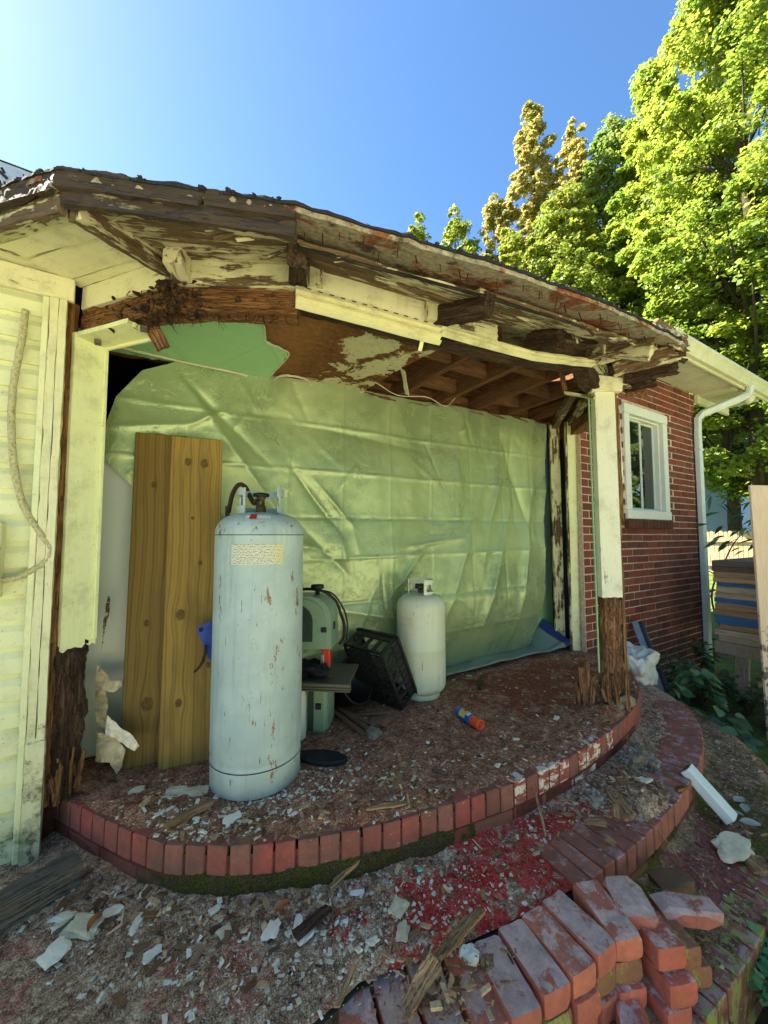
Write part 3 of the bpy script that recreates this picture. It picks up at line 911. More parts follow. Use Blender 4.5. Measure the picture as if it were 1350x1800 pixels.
BRK = []
for k in range(5):               # shared brick meshes: 0.195 x 0.090 x 0.062, worn edges
    bm = bmesh.new()
    bmesh.ops.create_cube(bm, size=1)
    for v in bm.verts: v.co = V((v.co.x * .195, v.co.y * .09, v.co.z * .062))
    bmesh.ops.bevel(bm, geom=bm.edges[:], offset=.004, segments=1, affect='EDGES')
    for v in bm.verts: v.co += V((nz(v.co.x * 30, v.co.y * 30, k * 5.), nz(v.co.y * 30, v.co.z * 30, k * 5. + 2), nz(v.co.z * 30, v.co.x * 30, k * 5. + 4))) * .0035
    me = bpy.data.meshes.new('brick')
    bm.to_mesh(me)
    bm.free()
    BRK.append(me)
def brick(c, x, z, mat, parent, scale=(1, 1, 1), jit=.006):
    """x = direction of the long side, z = direction of the bed normal."""
    me = BRK[R.randrange(5)]
    x = (V(x) + V((R.uniform(-1, 1), R.uniform(-1, 1), R.uniform(-1, 1))) * jit).normalized()
    y = V(z).cross(x).normalized()
    z = x.cross(y)
    m = Matrix((x * scale[0], y * scale[1], z * scale[2])).transposed().to_4x4()
    m.translation = V(c) + V((R.uniform(-1, 1), R.uniform(-1, 1), R.uniform(-1, 1))) * jit * .25
    o = link('brick', me, None, parent, m)
    if not me.materials: me.materials.append(mat)
    o.material_slots[0].link = 'OBJECT'
    o.material_slots[0].material = mat
    return o
ZUP = V((0, 0, 1))
def visible_x(p): return p.x > -.4
for p, t in resample(off_line(0), .0745):          # top course on edge, short ends outwards
    n = V((t.y, -t.x, 0))
    if p.x > 3.15: continue
    whit = 1.25 < p.x < 2.15 and p.y < 1.3
    brick(p - n * .097 + V((0, 0, -.048)), -n, t, MT['rimwhite'] if whit and R.random() < .8 else MT['rim'], floor, (1, 1.04, 1.07))
for i, (p, t) in enumerate(resample(off_line(-.004), .207)):
    n = V((t.y, -t.x, 0))
    if p.x > 3.1: continue
    mat = MT['rimmoss'] if .0 < p.x < 1.0 else MT['rimhalf'] if p.x < 1.2 else MT['rimwhite'] if 1.5 < p.x < 2.0 else MT['rim']
    brick(p - n * .045 + V((0, 0, -.134)), t, ZUP, mat, floor, (1.02, 1, 1.05))
for i, (p, t) in enumerate(resample(off_line(.31), .0745)):
    n = V((t.y, -t.x, 0))
    if p.x < 1.28 or p.x > 3.35 or (p.x > 2.8 and p.y > 1.75): continue
    brick(p - n * .097 + V((0, 0, T2 - .048 + .002)), -n, t, MT['step'], step2, (1, 1.04, 1.07))
for i, (p, t) in enumerate(resample(off_line(.306), .207)):
    n = V((t.y, -t.x, 0))
    if p.x < 1.3 or p.x > 3.2: continue
    brick(p - n * .045 + V((0, 0, T2 - .136)), t, ZUP, MT['stepface'], step2, (1.02, 1, 1.05))
for i, (p, t) in enumerate(resample(off_line(.62), .0745)):
    n = V((t.y, -t.x, 0))
    if p.x < .7 or p.x > 3.4 or p.y > 1.6: continue
    brick(p - n * .097 + V((0, 0, T3 - .048 + .002)), -n, t, MT['low'], step3, (1, 1.04, 1.07))
for i, (p, t) in enumerate(resample(off_line(.616), .207)):
    n = V((t.y, -t.x, 0))
    if p.x < .7 or p.x > 3.4 or p.y > 1.6: continue
    for k in (0, 1): brick(p - n * .045 + t * .1 * k + V((0, 0, T3 - .136 - .068 * k)), t, ZUP, MT['low'], step3, (1.02, 1, 1.05))

# moss creeping over the lower course of the porch edge
vs, fs = [], []
nzv = 16
rowsm = [i for i in range(len(SLAB)) if -.05 < SLAB[i].x < 1.35 and SLAB[i].y < 1.75]
for i in rowsm:
    p, n = SLAB[i], SNRM[i]
    fade = min(1, (p.x + .05) / .2, (1.35 - p.x) / .35)
    for j in range(nzv + 1):
        v = j / nzv
        z = -.082 - v * (T2 * -1 - .082 + .01)
        m_ = fbm(p.x, p.y, z, 9, 2) * .010 + nz(p.x, p.y, z, 60, 1) * .004 + nz(p.x, p.y, z, 130, 1) * .002
        o_ = -.004 + fade * (.008 * math.sin(math.pi * min(1, v * 1.15)) ** .6 + m_) - (1 - fade) * .01
        vs.append(p + n * (o_ + .006 * v) + V((0, 0, z)))
for i in range(len(rowsm) - 1):
    for j in range(nzv):
        a = i * (nzv + 1) + j
        fs.append((a, a + 1, a + nzv + 2, a + nzv + 1))
def moss_mat():
    a = M('moss', 1.0, .05)
    w = a.wp()
    f = a.noise(w, 190, 4, .65)
    g_ = a.noise(w, 12, 6, .7)
    c = a.ramp(f, [(.3, S(44, 42, 22)), (.52, S(74, 74, 36)), (.72, S(108, 106, 56))])
    c = a.mix(a.step(g_, .42, .62, 0, .85), c, a.ramp(f, [(.3, S(40, 34, 26)), (.7, S(98, 84, 64))]))
    return a.fin(c, a.bump(f, 1.0, .008))
MT['moss'] = moss_mat()
tag(put('moss', vs, fs, MT['moss'], floor, True), kind='stuff')

# ------------------------------------------------------------------ the house: brick front, clapboard corner, roof
house = empty('house', (3.4, 2.05, GR), 'red brick house with cream clapboard corner and white slider window', 'house')
YB = 2.05                          # brick face
WX0, WX1, WZ0, WZ1 = 4.06, 4.935, 1.20, 2.345
def boxes(name, lst, mat, parent):
    vs, fs = [], []
    for (lo, hi) in lst:
        b = len(vs)
        for k in (lo[2], hi[2]):
            for (x, y) in ((lo[0], lo[1]), (hi[0], lo[1]), (hi[0], hi[1]), (lo[0], hi[1])): vs.append((x, y, k))
        fs += [tuple(b + q for q in f) for f in ((3, 2, 1, 0), (4, 5, 6, 7), (0, 1, 5, 4), (1, 2, 6, 5), (2, 3, 7, 6), (3, 0, 4, 7))]
    return put(name, vs, fs, mat, parent)
XE = 5.74
bw = boxes('brick_wall', [((3.335, YB + .008, GR - .1), (3.6, YB + .05, 2.76)), ((3.6, YB + .008, GR - .1), (WX0, YB + .2, 2.76)), ((WX1, YB + .008, GR - .1), (XE, YB + .2, 2.76)), ((WX0, YB + .008, GR - .1), (WX1, YB + .2, WZ0)), ((WX0, YB + .008, WZ1), (WX1, YB + .2, 2.76))], MT['mortar'], house)
WBM = []
for w in (.191, .135, .085):
    bm = bmesh.new()
    bmesh.ops.create_cube(bm, size=1)
    for v in bm.verts: v.co = V((v.co.x * w, v.co.y * .06, v.co.z * .060))
    bmesh.ops.bevel(bm, geom=bm.edges[:], offset=.003, segments=1, affect='EDGES')
    me = bpy.data.meshes.new('brick')
    bm.to_mesh(me)
    bm.free()
    me.materials.append(MT['wallbrick'])
    WBM.append(me)
low_v, low_f = [], []
cz, row = 2.72, 0
while cz > GR:
    x = 3.34 + (.104 if row % 2 else 0)
    if row % 2: cells = [(3.34 + .045, 2)]
    else: cells = []
    while x < XE - .02:
        cells.append((x + .1, 0) if x + .2 < XE else (x + (XE - x) / 2, 2 if XE - x < .13 else 1))
        x += .208
    for (cx, k) in cells:
        hw = (.098, .07, .045)[k]
        if cx + hw > WX0 + .005 and cx - hw < WX1 - .005 and WZ0 - .07 < cz < WZ1 + .02:
            if cx < WX0: cx, k = (cx - hw + WX0) / 2, 2
            elif cx > WX1: cx, k = (cx + hw + WX1) / 2, 2
            else: continue
            if abs(cx - (WX0 if cx < 4.3 else WX1)) < .03: continue
        pos = V((cx, YB + .03 + R.uniform(-.002, .002), cz + R.uniform(-.0015, .0015)))
        if cz > -.02 and (cx > 4.03 or cx < 3.50):
            o = link('brick', WBM[k], None, bw, Matrix.Translation(pos))
        else:
            b = len(low_v)
            me = WBM[k]
            low_v += [v.co + pos for v in me.vertices]
            low_f += [tuple(b + q for q in f.vertices) for f in me.polygons]
    cz -= .0715
    row += 1
tag(put('brick_courses', low_v, low_f, MT['wallbrick'], house), kind='stuff')
# window
win = box('window', (WX0, YB + .02, WZ0), (WX1, YB + .03, WZ1), MT['dark'], house, 0)
win.location.y += .17
def casing(nm, x0, x1, z0, z1, y0=YB - .022, y1=YB + .03, mat='white', par=None):
    return box(nm, (x0, y0, z0), (x1, y1, z1), MT[mat], par or win, .004)
cw = .085
casing('frame', WX0 - .01, WX0 + cw, WZ0 + cw + .001, WZ1 - cw - .001)
casing('frame', WX1 - cw, WX1 + .01, WZ0 + cw + .001, WZ1 - cw - .001)
casing('frame', WX0 - .014, WX1 + .014, WZ1 - cw, WZ1 + .01, YB - .026)
casing('frame', WX0 - .014, WX1 + .014, WZ0 - .005, WZ0 + cw, YB - .03)
ix0, ix1, iz0, iz1 = WX0 + cw, WX1 - cw, WZ0 + cw, WZ1 - cw
mx = (ix0 + ix1) / 2
for (a, b, yy) in ((ix0, mx + .02, YB + .05), (mx - .02, ix1, YB + .075)):
    s = .032
    casing('sash', a + .001, a + s, iz0, iz1, yy, yy + .022, 'sash')
    casing('sash', b - s, b, iz0, iz1, yy, yy + .022, 'sash')
    casing('sash', a + s, b - s, iz0, iz0 + s, yy + .001, yy + .021, 'sash')
    casing('sash', a + s, b - s, iz1 - s, iz1, yy + .001, yy + .021, 'sash')
    casing('pane', a + s, b - s, iz0 + s, iz1 - s, yy + .008, yy + .013, 'glass')
for (x0_, x1_, z0_, z1_) in ((ix0 - .004, ix0 + .014, iz0, iz1), (ix1 - .014, ix1 + .004, iz0, iz1), (ix0, ix1, iz0 - .004, iz0 + .014), (ix0, ix1, iz1 - .014, iz1 + .004)):
    casing('inner_frame', x0_, x1_, z0_, z1_, YB + .025, YB + .185)
nb = 13
for k in range(nb):
    w = (WX1 - WX0 + .06) / nb
    box('sill_brick', (WX0 - .03 + k * w + .004, YB - .035, WZ0 - .1), (WX0 - .03 + (k + 1) * w - .004, YB + .05, WZ0 - .012 + R.uniform(-.002, .002)), MT['sillbrick'], win, .004)
# shell behind the fronts
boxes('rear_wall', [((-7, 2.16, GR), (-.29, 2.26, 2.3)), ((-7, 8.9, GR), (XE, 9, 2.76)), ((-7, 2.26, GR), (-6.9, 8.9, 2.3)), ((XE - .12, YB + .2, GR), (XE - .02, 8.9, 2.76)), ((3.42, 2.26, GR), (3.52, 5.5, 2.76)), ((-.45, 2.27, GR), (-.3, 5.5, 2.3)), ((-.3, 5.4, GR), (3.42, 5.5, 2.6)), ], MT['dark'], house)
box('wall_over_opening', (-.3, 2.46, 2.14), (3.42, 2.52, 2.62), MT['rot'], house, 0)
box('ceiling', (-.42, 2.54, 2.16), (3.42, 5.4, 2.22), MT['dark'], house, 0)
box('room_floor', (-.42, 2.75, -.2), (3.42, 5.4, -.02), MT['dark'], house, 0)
def roof_plane(name, x0, x1, y0, z0, y1, z1, t, mat):
    vs = [(x0, y0, z0), (x1, y0, z0), (x1, y1, z1), (x0, y1, z1), (x0, y0, z0 + t), (x1, y0, z0 + t), (x1, y1, z1 + t), (x0, y1, z1 + t)]
    return put(name, vs, [(3, 2, 1, 0), (4, 5, 6, 7), (0, 1, 5, 4), (1, 2, 6, 5), (2, 3, 7, 6), (3, 0, 4, 7)], mat, house)
roof_plane('roof', -7.4, -.64, 1.62, 2.14, 6.0, 4.55, .05, MT['shingle'])
roof_plane('roof', -.62, 3.86, 2.46, 2.62, 6.0, 4.55, .05, MT['shingle'])
roof_plane('roof', 3.9, 6.8, 1.62, 2.84, 6.0, 4.75, .05, MT['shingle'])
roof_plane('roof', -7.4, 6.8, 10.2, 2.3, 6.02, 4.7, .05, MT['shingle'])
put('gable', [(XE - .05, YB + .2, 2.76), (XE - .05, 9, 2.76), (XE - .05, 6, 4.7), (-6.95, 2.26, 2.3), (-6.95, 9, 2.3), (-6.95, 6, 4.5)], [(0, 1, 2), (3, 4, 5)], MT['dark'], house)
# eave over the brick: soffit, fascia, gutter, downspout, lights
def soffit_mat():
    a = M('ribbed_soffit', .6, .3)
    w = a.wp()
    s = a.math('SINE', a.math('MULTIPLY', a.sep(w)[0], 95.0))
    c = a.mix(a.step(a.noise(w, 3, 6, .6), .4, .7), S(196, 194, 168), S(176, 172, 140))
    return a.fin(c, a.bump(s, .6, .006))
MT['soffit'] = soffit_mat()
sf = box('soffit', (3.9, 1.65, 2.765), (6.7, YB - .001, 2.78), MT['soffit'], house, 0)
box('fascia', (3.9, 1.625, 2.73), (6.74, 1.648, 2.875), MT['gutter'], house, .003)
gp = [(1.572, 2.735), (1.572, 2.632), (1.535, 2.626), (1.515, 2.655), (1.515, 2.69), (1.485, 2.71), (1.485, 2.742), (1.478, 2.742), (1.478, 2.706), (1.508, 2.686), (1.508, 2.65), (1.53, 2.618), (1.58, 2.622)]
vs, fs = [], []
for x in (3.95, 6.76):
    vs += [(x, y + .05, z + .13) for y, z in gp]
m = len(gp)
fs = [(i, i + 1, m + i + 1, m + i) for i in range(m - 1)] + [tuple(range(m)), tuple(range(2 * m - 1, m - 1, -1))]
put('gutter', vs, fs, MT['gutter'], house)
for k in range(4): box('rake_panel', (5.76 + k * .22, 1.69, 2.73), (5.97 + k * .22, 2.03, 2.764), MT['soffit'], house, .002)
box('rake_board', (XE + .001, 2.01, 2.65), (6.7, 2.05, 2.76), MT['gutter'], house, .003)
def rect_pipe(name, pts, w, d, mat, parent, up=(0, 1, 0)):
    pts = [V(p) for p in pts]
    vs, fs = [], []
    for i, p in enumerate(pts):
        t = (pts[min(i + 1, len(pts) - 1)] - pts[max(0, i - 1)]).normalized()
        u = t.cross(V(up)).normalized()
        q = u.cross(t)
        prof = []
        for (a, b) in ((-1, -.7), (-.7, -1), (-.35, -1), (-.25, -.88), (.25, -.88), (.35, -1), (.7, -1), (1, -.7), (1, .7), (.7, 1), (-.7, 1), (-1, .7)):
            vs.append(p + u * a * w / 2 + q * b * d / 2)
    n = 12
    for i in range(len(pts) - 1):
        for k in range(n): fs.append((i * n + k, i * n + (k + 1) % n, (i + 1) * n + (k + 1) % n, (i + 1) * n + k))
    fs += [tuple(range(n - 1, -1, -1)), tuple((len(pts) - 1) * n + k for k in range(n))]
    return put(name, vs, fs, mat, parent)
DX = 5.69
rect_pipe('downspout', [(DX, 2.012, GR + .05), (DX, 2.012, 1.0), (DX, 2.012, 2.25)], .085, .062, MT['spout'], house)
rect_pipe('downspout_elbow', [(DX, 2.012, 2.25), (DX, 2.005, 2.44), (DX + .04, 1.97, 2.50), (5.94, 1.68, 2.64), (5.97, 1.60, 2.68), (5.97, 1.585, 2.76)], .082, .06, MT['spout'], house)
box('pipe_strap', (DX - .05, 1.976, 2.05), (DX + .05, 2.04, 2.075), MT['spout'], house, .002)
for (px_, py_) in ((1277, 697), (1318, 697)):
    p = atx(px_, py_, 6.3)
    lp = lathe('flood_lamp', [(.001, -.09), (.045, -.085), (.062, -.03), (.05, .02), (.02, .05), (.018, .1), (.001, .1)], MT['gutter'], house, 16, (p.x, max(1.66, p.y), p.z))
    lp.rotation_euler = (.5, .2, 0)
# clapboard corner on the left
sw = box('siding_wall', (-3.0, 2.02, GR), (-.31, 2.13, 2.0), MT['rot'], house, 0)
k = 0
zz = -.47
while zz < 1.96:
    pr_ = [(.0, .0), (.020, .0), (.0215, .004), (.0205, .056), (.014, .068), (.0075, .080), (.005, .104), (.0, .104)]
    m_ = len(pr_)
    vs_ = [(x_, -o_, z_) for x_ in (-1.834, 0.0) for o_, z_ in pr_]
    fs_ = [(i_, (i_ + 1) % m_, m_ + (i_ + 1) % m_, m_ + i_) for i_ in range(m_)] + [tuple(range(m_ - 1, -1, -1)), tuple(range(m_, 2 * m_))]
    put('clapboard', vs_, fs_, MT['siding'], sw, False, Matrix.Translation((-.366, 2.012, zz)))
    zz += .0985
def vtrim(x0, x1, y0, z0, z1, mat, name='corner_trim', rough=0., jag=(0, 0)):
    return board(name, ((x0 + x1) / 2, y0, z0), ((x0 + x1) / 2 + .004, y0, z1), x1 - x0, .024, (0, -1, 0), mat, house, rough, jag)
vtrim(-.367, -.347, 1.974, -.5, 1.97, MT['siding'])
vtrim(-.3445, -.319, 1.972, -.02, 1.97, MT['trim'], rough=.003)
vtrim(-.3165, -.292, 1.968, -.05, 1.97, MT['trim'], rough=.003)
board('corner_trim', (-.318, 1.962, -.46), (-.316, 1.962, .28), .054, .03, (0, -1, 0), MT['trim'], house, .004, (.03, .03))
# conduit and meter box
cpts = [aty(x_, y_, 1.965) for x_, y_ in ((45, 545), (38, 600), (22, 690), (22, 790), (38, 880), (70, 935), (88, 962), (82, 985), (55, 1003), (20, 1018), (-30, 1022))]
cp = []
for p in catmull(cpts, 9): cp.append(p + V((nz(p.x * 60, p.z * 60, 0), nz(p.z * 60, p.x * 40, 3), 0)) * .002)
def conduit_mat():
    a = M('painted_cable', .8, .3)
    w = a.wp()
    n = a.noise(w, 90, 7, .7)
    c = a.ramp(n, [(.3, S(120, 108, 72)), (.5, S(196, 190, 146)), (.7, S(216, 212, 170))])
    return a.fin(c, a.bump(n, 1.0, .006))
MT['conduit'] = conduit_mat()
tube('conduit', cp, .0115, MT['conduit'], house, 10)
mb = aty(-8, 985, 1.95)
box('meter_box', (mb.x - .14, 1.93, .80), (mb.x + .015, 1.995, 1.08), MT['trim'], house, .006)
lathe('meter_dial', [(.001, .02), (.04, .02), (.045, .012), (.045, 0), (.001, 0)], MT['steel'], house, 24, (mb.x - .03, 1.928, .93)).rotation_euler = (math.pi / 2, 0, 0)
roof_plane('roof', -.637, -.345, 2.04, 2.33, 6.0, 4.5, .05, MT['shingle'])
# sheet of underlayment hanging over the roof edge, far left
fl = [aty(-60, 262, 2.15), aty(62, 308, 2.15), aty(30, 332, 2.05), aty(-60, 318, 2.05)]
ul = slab_poly('roof_underlayment', jag_line(fl, .05, .004), (0, .4, 1), .004, MT['labelwhite'], house)
for (a, b, w) in (((0, 302), (15, 316), .012), ((4, 296), (10, 306), .010)):
    p, q = aty(a[0], a[1], 2.09), aty(b[0], b[1], 2.09)
    board('print_mark', p + V((0, -.012, -.006)), q + V((0, -.012, -.006)), w, .002, (0, -.9, -.4), MT['black'], ul, bev=0)
put('roof_edge', [aty(-80, 250, 2.2), aty(64, 304, 2.2), aty(66, 310, 2.2), aty(-80, 262, 2.19), aty(-80, 330, 2.3), aty(40, 332, 2.3), aty(66, 360, 2.3), aty(-80, 420, 2.3)], [(0, 1, 2, 3), (4, 5, 6, 7)], MT['shingle'], house)
# ------------------------------------------------------------------ the bow porch: header, frieze, soffit, roof edge, posts, ceiling
bay = empty('porch_bay', (1.5, 1.5, 0), 'rotting bow-shaped porch roof and posts with flaking cream paint', 'porch')
W0, WIN, WO = bow_off(0), bow_off(-.09), bow_off(.012)
def P3(p, z): return V((p.x, p.y, z))
def seg(i, off, u):
    L = bow_off(off)
    return L[i].lerp(L[i + 1], u)
SOF = .095                        # frieze height
EDGE = [(95, 292), (130, 296), (300, 328), (490, 352), (540, 357), (700, 401), (850, 450), (1000, 507), (1150, 560), (1185, 585), (1205, 607)]
def edge_z(i, off=.41):
    p = bow_off(off)[i]
    if i == 0: return 2.12
    return z_for(p.x, p.y, EDGE)
EZ = [edge_z(i) for i in range(9)]
EZ[8] = EZ[7] + .02
E = bow_off(.41)
# roof deck and shingles
def deck_pt(i, u, off, k=0.0):
    a, b = bow_off(off)[i], bow_off(off)[i + 1]
    p = a.lerp(b, u)
    z = EZ[i] + (EZ[i + 1] - EZ[i]) * u + (.41 - off) * .34
    return p, z
def deck_sheet(name, o0, t0, t1, mat, ragged, jz, parent, i0=0, i1=8, gap=None):
    vs, fs = [], []
    cols = []
    for i in range(i0, i1):
        for j in range(30 if i < i1 - 1 else 31):
            cols.append((i, j / 30))
    rows = [o0, .30, .18, .02, -.15, -.3]
    for (i, u) in cols:
        for r, o in enumerate(rows):
            if r == 0:
                q = seg(i, .4, u)
                o = o + ragged * (.6 * nz(q.x * 9, q.y * 9, 1) + .8 * nz(q.x * 34, q.y * 34, 2) + .7 * nz(q.x * 90, q.y * 90, 3))
            p, z = deck_pt(i, u, o)
            z += jz * (nz(p.x * 14, p.y * 14, 5) + .5 * nz(p.x * 50, p.y * 50, 6)) * (1 if r == 0 else .3)
            vs += [(p.x, p.y, z + t0), (p.x, p.y, z + t1)]
        q = seg(i, 0, u)
        vs += [(q.x, 2.55, 2.62 + t0), (q.x, 2.55, 2.62 + t1)]
    m = (len(rows) + 1) * 2
    for c in range(len(cols) - 1):
        for r in range(len(rows)):
            a = c * m + r * 2
            fs += [(a, a + 2, a + m + 2, a + m), (a + 1, a + m + 1, a + m + 3, a + 3)]
        a = c * m
        fs.append((a, a + m, a + m + 1, a + 1))
    fs.append(tuple(range(0, m, 2)) + tuple(range(m - 1, 0, -2)))
    b = (len(cols) - 1) * m
    fs.append(tuple(b + k for k in range(m - 1, 0, -2)) [::-1] + tuple(b + k for k in range(0, m, 2))[::-1])
    return put(name, vs, fs, mat, parent)
dk = deck_sheet('roof_deck', .405, -.026, -.010, MT['deck'], .008, .003, bay)
deck_sheet('shingles', .412, -.0095, -.003, MT['shingle'], .010, .003, bay)
deck_sheet('shingles', .405, -.002, .004, MT['shingle'], .018, .004, bay)
# crumbs of broken shingle and mortar along the very edge
vs_, fs_ = [], []
for k in range(420):
    i_ = R.randrange(0, 7)
    u_ = R.random()
    p_, z_ = deck_pt(i_, u_, R.uniform(.34, .425))
    L_ = R.uniform(.003, .013)
    a_ = R.uniform(0, 6.28)
    b_ = len(vs_)
    for q_ in range(5):
        rr_ = L_ * R.uniform(.4, 1.0)
        an_ = a_ + q_ * 1.257
        vs_.append((p_.x + math.cos(an_) * rr_, p_.y + math.sin(an_) * rr_, z_ - .004 + R.uniform(-.002, .004)))
    vs_.append((p_.x, p_.y, z_ + R.uniform(.000, .006)))
    vs_.append((p_.x, p_.y, z_ - .008))
    for q_ in range(5): fs_ += [(b_ + q_, b_ + (q_ + 1) % 5, b_ + 5), (b_ + (q_ + 1) % 5, b_ + q_, b_ + 6)]
tag(put('shingle_crumbs', vs_, fs_, MT['shingle'], bay), kind='stuff')
# nails through the deck
nv, nf = tube_mesh([(0, 0, 0), (0, 0, -.024), (0, 0, -.028)], [.0015, .0015, .0004], 5)
nail_me = mesh('nail', nv, nf)
nail_me.materials.append(MT['nail'])
for i in range(2, 7):
    for j in range(11):
        u = (j + R.uniform(.1, .9)) / 11
        p, z = deck_pt(i, u, R.uniform(.30, .385))
        o = link('nail', nail_me, None, dk, Matrix.Translation((p.x, p.y, z - .032)) @ Matrix.Rotation(R.uniform(-.35, .35), 4, 'X') @ Matrix.Scale(R.uniform(.6, 1.5), 4))
# fascia: cream on the first panel, black and wet on the second
def fascia(i, off, dz0, dz1, mat, u0=0., u1=1., rough=.004, jag=(0, 0), t=.018):
    a, b = seg(i, off, u0), seg(i, off, u1)
    za, zb = EZ[i] + (EZ[i + 1] - EZ[i]) * u0, EZ[i] + (EZ[i + 1] - EZ[i]) * u1
    zm = (dz0 + dz1) / 2
    d = (b - a).normalized()
    return board('fascia', P3(a, za + zm), P3(b, zb + zm), dz1 - dz0, t, V((d.y, -d.x, 0)), mat, bay, rough, jag, seg=40)
fascia(0, .375, -.10, -.036, MT['peel'], 0, .985)
fascia(0, .398, -.055, -.002, MT['wetpeel'], 0, 1.0, .007)
fascia(1, .385, -.085, -.030, MT['wetpeel'], .0, 1.0, .009)
fascia(1, .400, -.050, -.001, MT['wetpeel'], .0, .62, .007, (0, .03))
fascia(1, .398, -.042, -.003, MT['wetpeel'], .60, 1.0, .007, (.02, 0))
# soffit planks
def soffit(i, o0, o1, mat, u0=0., u1=1., rough=.003, jag=.004, drop=0., name='soffit_board', ew=.34):
    def z(u, o):
        zw = HT[i] + (HT[i + 1] - HT[i]) * u + SOF
        ze = EZ[i] + (EZ[i + 1] - EZ[i]) * u - .045
        return zw + (ze - zw) * o / ew + drop
    pts = []
    for (u, o) in ((u0, o0), (u1, o0), (u1, o1), (u0, o1)):
        pts.append(P3(seg(i, o, u), z(u, o)))
    return quadboard(name, *pts, .012, mat, bay, rough, jag, 36, 7, up=(0, 0, 1))
for i, spec in {0: ((.008, .05, 'cream'), (.058, .185, 'cream'), (.200, .27, 'cream'), (.276, .36, 'cream2')),
                1: ((.008, .14, 'peel'), (.146, .26, 'peel2'), (.265, .37, 'peel2')),
                2: ((.008, .13, 'peel2'), (.135, .285, 'peel')),
                3: ((.008, .12, 'peel2'), (.126, .285, 'peel2')),
                4: ((.008, .13, 'rotdark'), (.136, .27, 'peel2')),
                5: ((.008, .12, 'rotdark'), (.13, .27, 'rotdark')),
                6: ((.008, .2, 'peel2'), (.206, .34, 'peel2')),
                7: ((.008, .2, 'peel2'), (.206, .34, 'rotdark'))}.items():
    for (a, b, mm) in spec:
        soffit(i, a, b, MT[mm], rough=.001 if mm.startswith('cream') else .005, jag=.001 if mm.startswith('cream') else .007)
for i in (2, 3):                  # black tar strip where the soffit ends and the bare deck begins
    pts = [P3(seg(i, .288, u), EZ[i] + (EZ[i + 1] - EZ[i]) * u - .035) for u in [k / 8 for k in range(9)]]
    tube('tar_strip', [p + V((0, 0, .004 * nz(p.x * 30, p.y * 30))) for p in pts], .006, MT['wet'], bay, 6)
# soffit meets the clapboard wall on the far left
quadboard('soffit_board', (-.27, 1.985, 2.076), (-1.4, 1.985, 2.076), (-1.4, 1.6, 2.07), (-.53, 1.73, 2.085), .012, MT['cream'], bay, 0, 0, 8, 3, up=(0, 0, 1))
# header
def hseg(i, dz0, dz1, off, t, mat, name, rough=.0, jag=(0, 0), u0=0., u1=1., sg=40):
    a, b = seg(i, off, u0), seg(i, off, u1)
    za, zb = HT[i] + (HT[i + 1] - HT[i]) * u0, HT[i] + (HT[i + 1] - HT[i]) * u1
    zm = (dz0 + dz1) / 2
    d = (b - a).normalized()
    return board(name, P3(a, za + zm), P3(b, zb + zm), dz1 - dz0, t, V((d.y, -d.x, 0)), mat, bay, rough, jag, seg=sg)
for i, mm in enumerate(('rot', 'rot', 'rotdark', 'rotdark', 'rotdark', 'rotdark', 'rot', 'rot')):
    hseg(i, -.095 if i < 2 or i > 4 else -.038, -.004, -.045 if i < 2 or i > 4 else -.06, .085, MT[mm], 'header_beam', .007, (0, 0))
# frieze boards between header and soffit
for i, mm in ((0, 'cream'), (1, 'cream2'), (2, 'cream'), (5, 'cream2'), (6, 'peel'), (7, 'peel')):
    hseg(i, .0, SOF, -.004, .02, MT[mm], 'frieze_board', .0008, (0, 0), .02, .98)
hseg(3, -.005, .075, .006, .02, MT['cream2'], 'frieze_board', .001, (0, .02), .06, .62)
hseg(4, .0, .06, -.01, .02, MT['rotdark'], 'frieze_board', .006, (.02, .03), .0, .98)
board('frieze_board', (-1.6, 1.978, 2.022), (-.268, 1.978, 2.022), .094, .018, (0, -1, 0), MT['cream'], bay)
# vinyl trim: stepped profile along a path
def trim_run(name, pts, prof, mat, outs):
    pts = [V(p) for p in pts]
    vs, fs = [], []
    m = len(prof)
    for i, p in enumerate(pts):
        t = (pts[min(i + 1, len(pts) - 1)] - pts[max(0, i - 1)])
        n = V((t.y, -t.x, 0)).normalized() * outs
        for (a, b) in prof: vs.append(p + n * a + V((0, 0, b)))
    for i in range(len(pts) - 1):
        for k in range(m): fs.append((i * m + k, i * m + (k + 1) % m, (i + 1) * m + (k + 1) % m, (i + 1) * m + k))
    fs += [tuple(range(m - 1, -1, -1)), tuple((len(pts) - 1) * m + k for k in range(m))]
    return put(name, vs, fs, mat, bay)
big = [(0, 0), (.004, 0), (.005, -.014), (.028, -.026), (.029, -.031), (.008, -.038), (.008, -.042), (.034, -.055), (.035, -.060), (.012, -.067), (.012, -.070), (.026, -.078), (.026, -.082), (.006, -.090), (0, -.088)]
tp = []
for k in range(30):
    u = k / 29
    p = seg(2, .008, -.02 + 1.02 * u)
    tp.append(P3(p, HT[2] + (HT[3] - HT[2]) * u + .008 + .002 * nz(p.x * 12, p.y * 12)))
tv = trim_run('vinyl_trim', tp, big, MT['vinyl'], 1)
for k in range(13):
    u = .05 + k * .075
    p = seg(2, .0165, u)
    z = HT[2] + (HT[3] - HT[2]) * u
    d = (BOW[3] - BOW[2]).normalized()
    box_ = board('nail_slot', P3(p, z + .003), P3(p + d * .018, z + .003 + .018 * (HT[3] - HT[2]) / .52), .003, .002, V((d.y, -d.x, 0)), MT['blackmatte'], tv, bev=0)
small = [(0, 0), (.004, 0), (.005, -.008), (.024, -.018), (.024, -.021), (.008, -.027), (.008, -.030), (.028, -.040), (.028, -.043), (.004, -.052), (0, -.048)]
tp = []
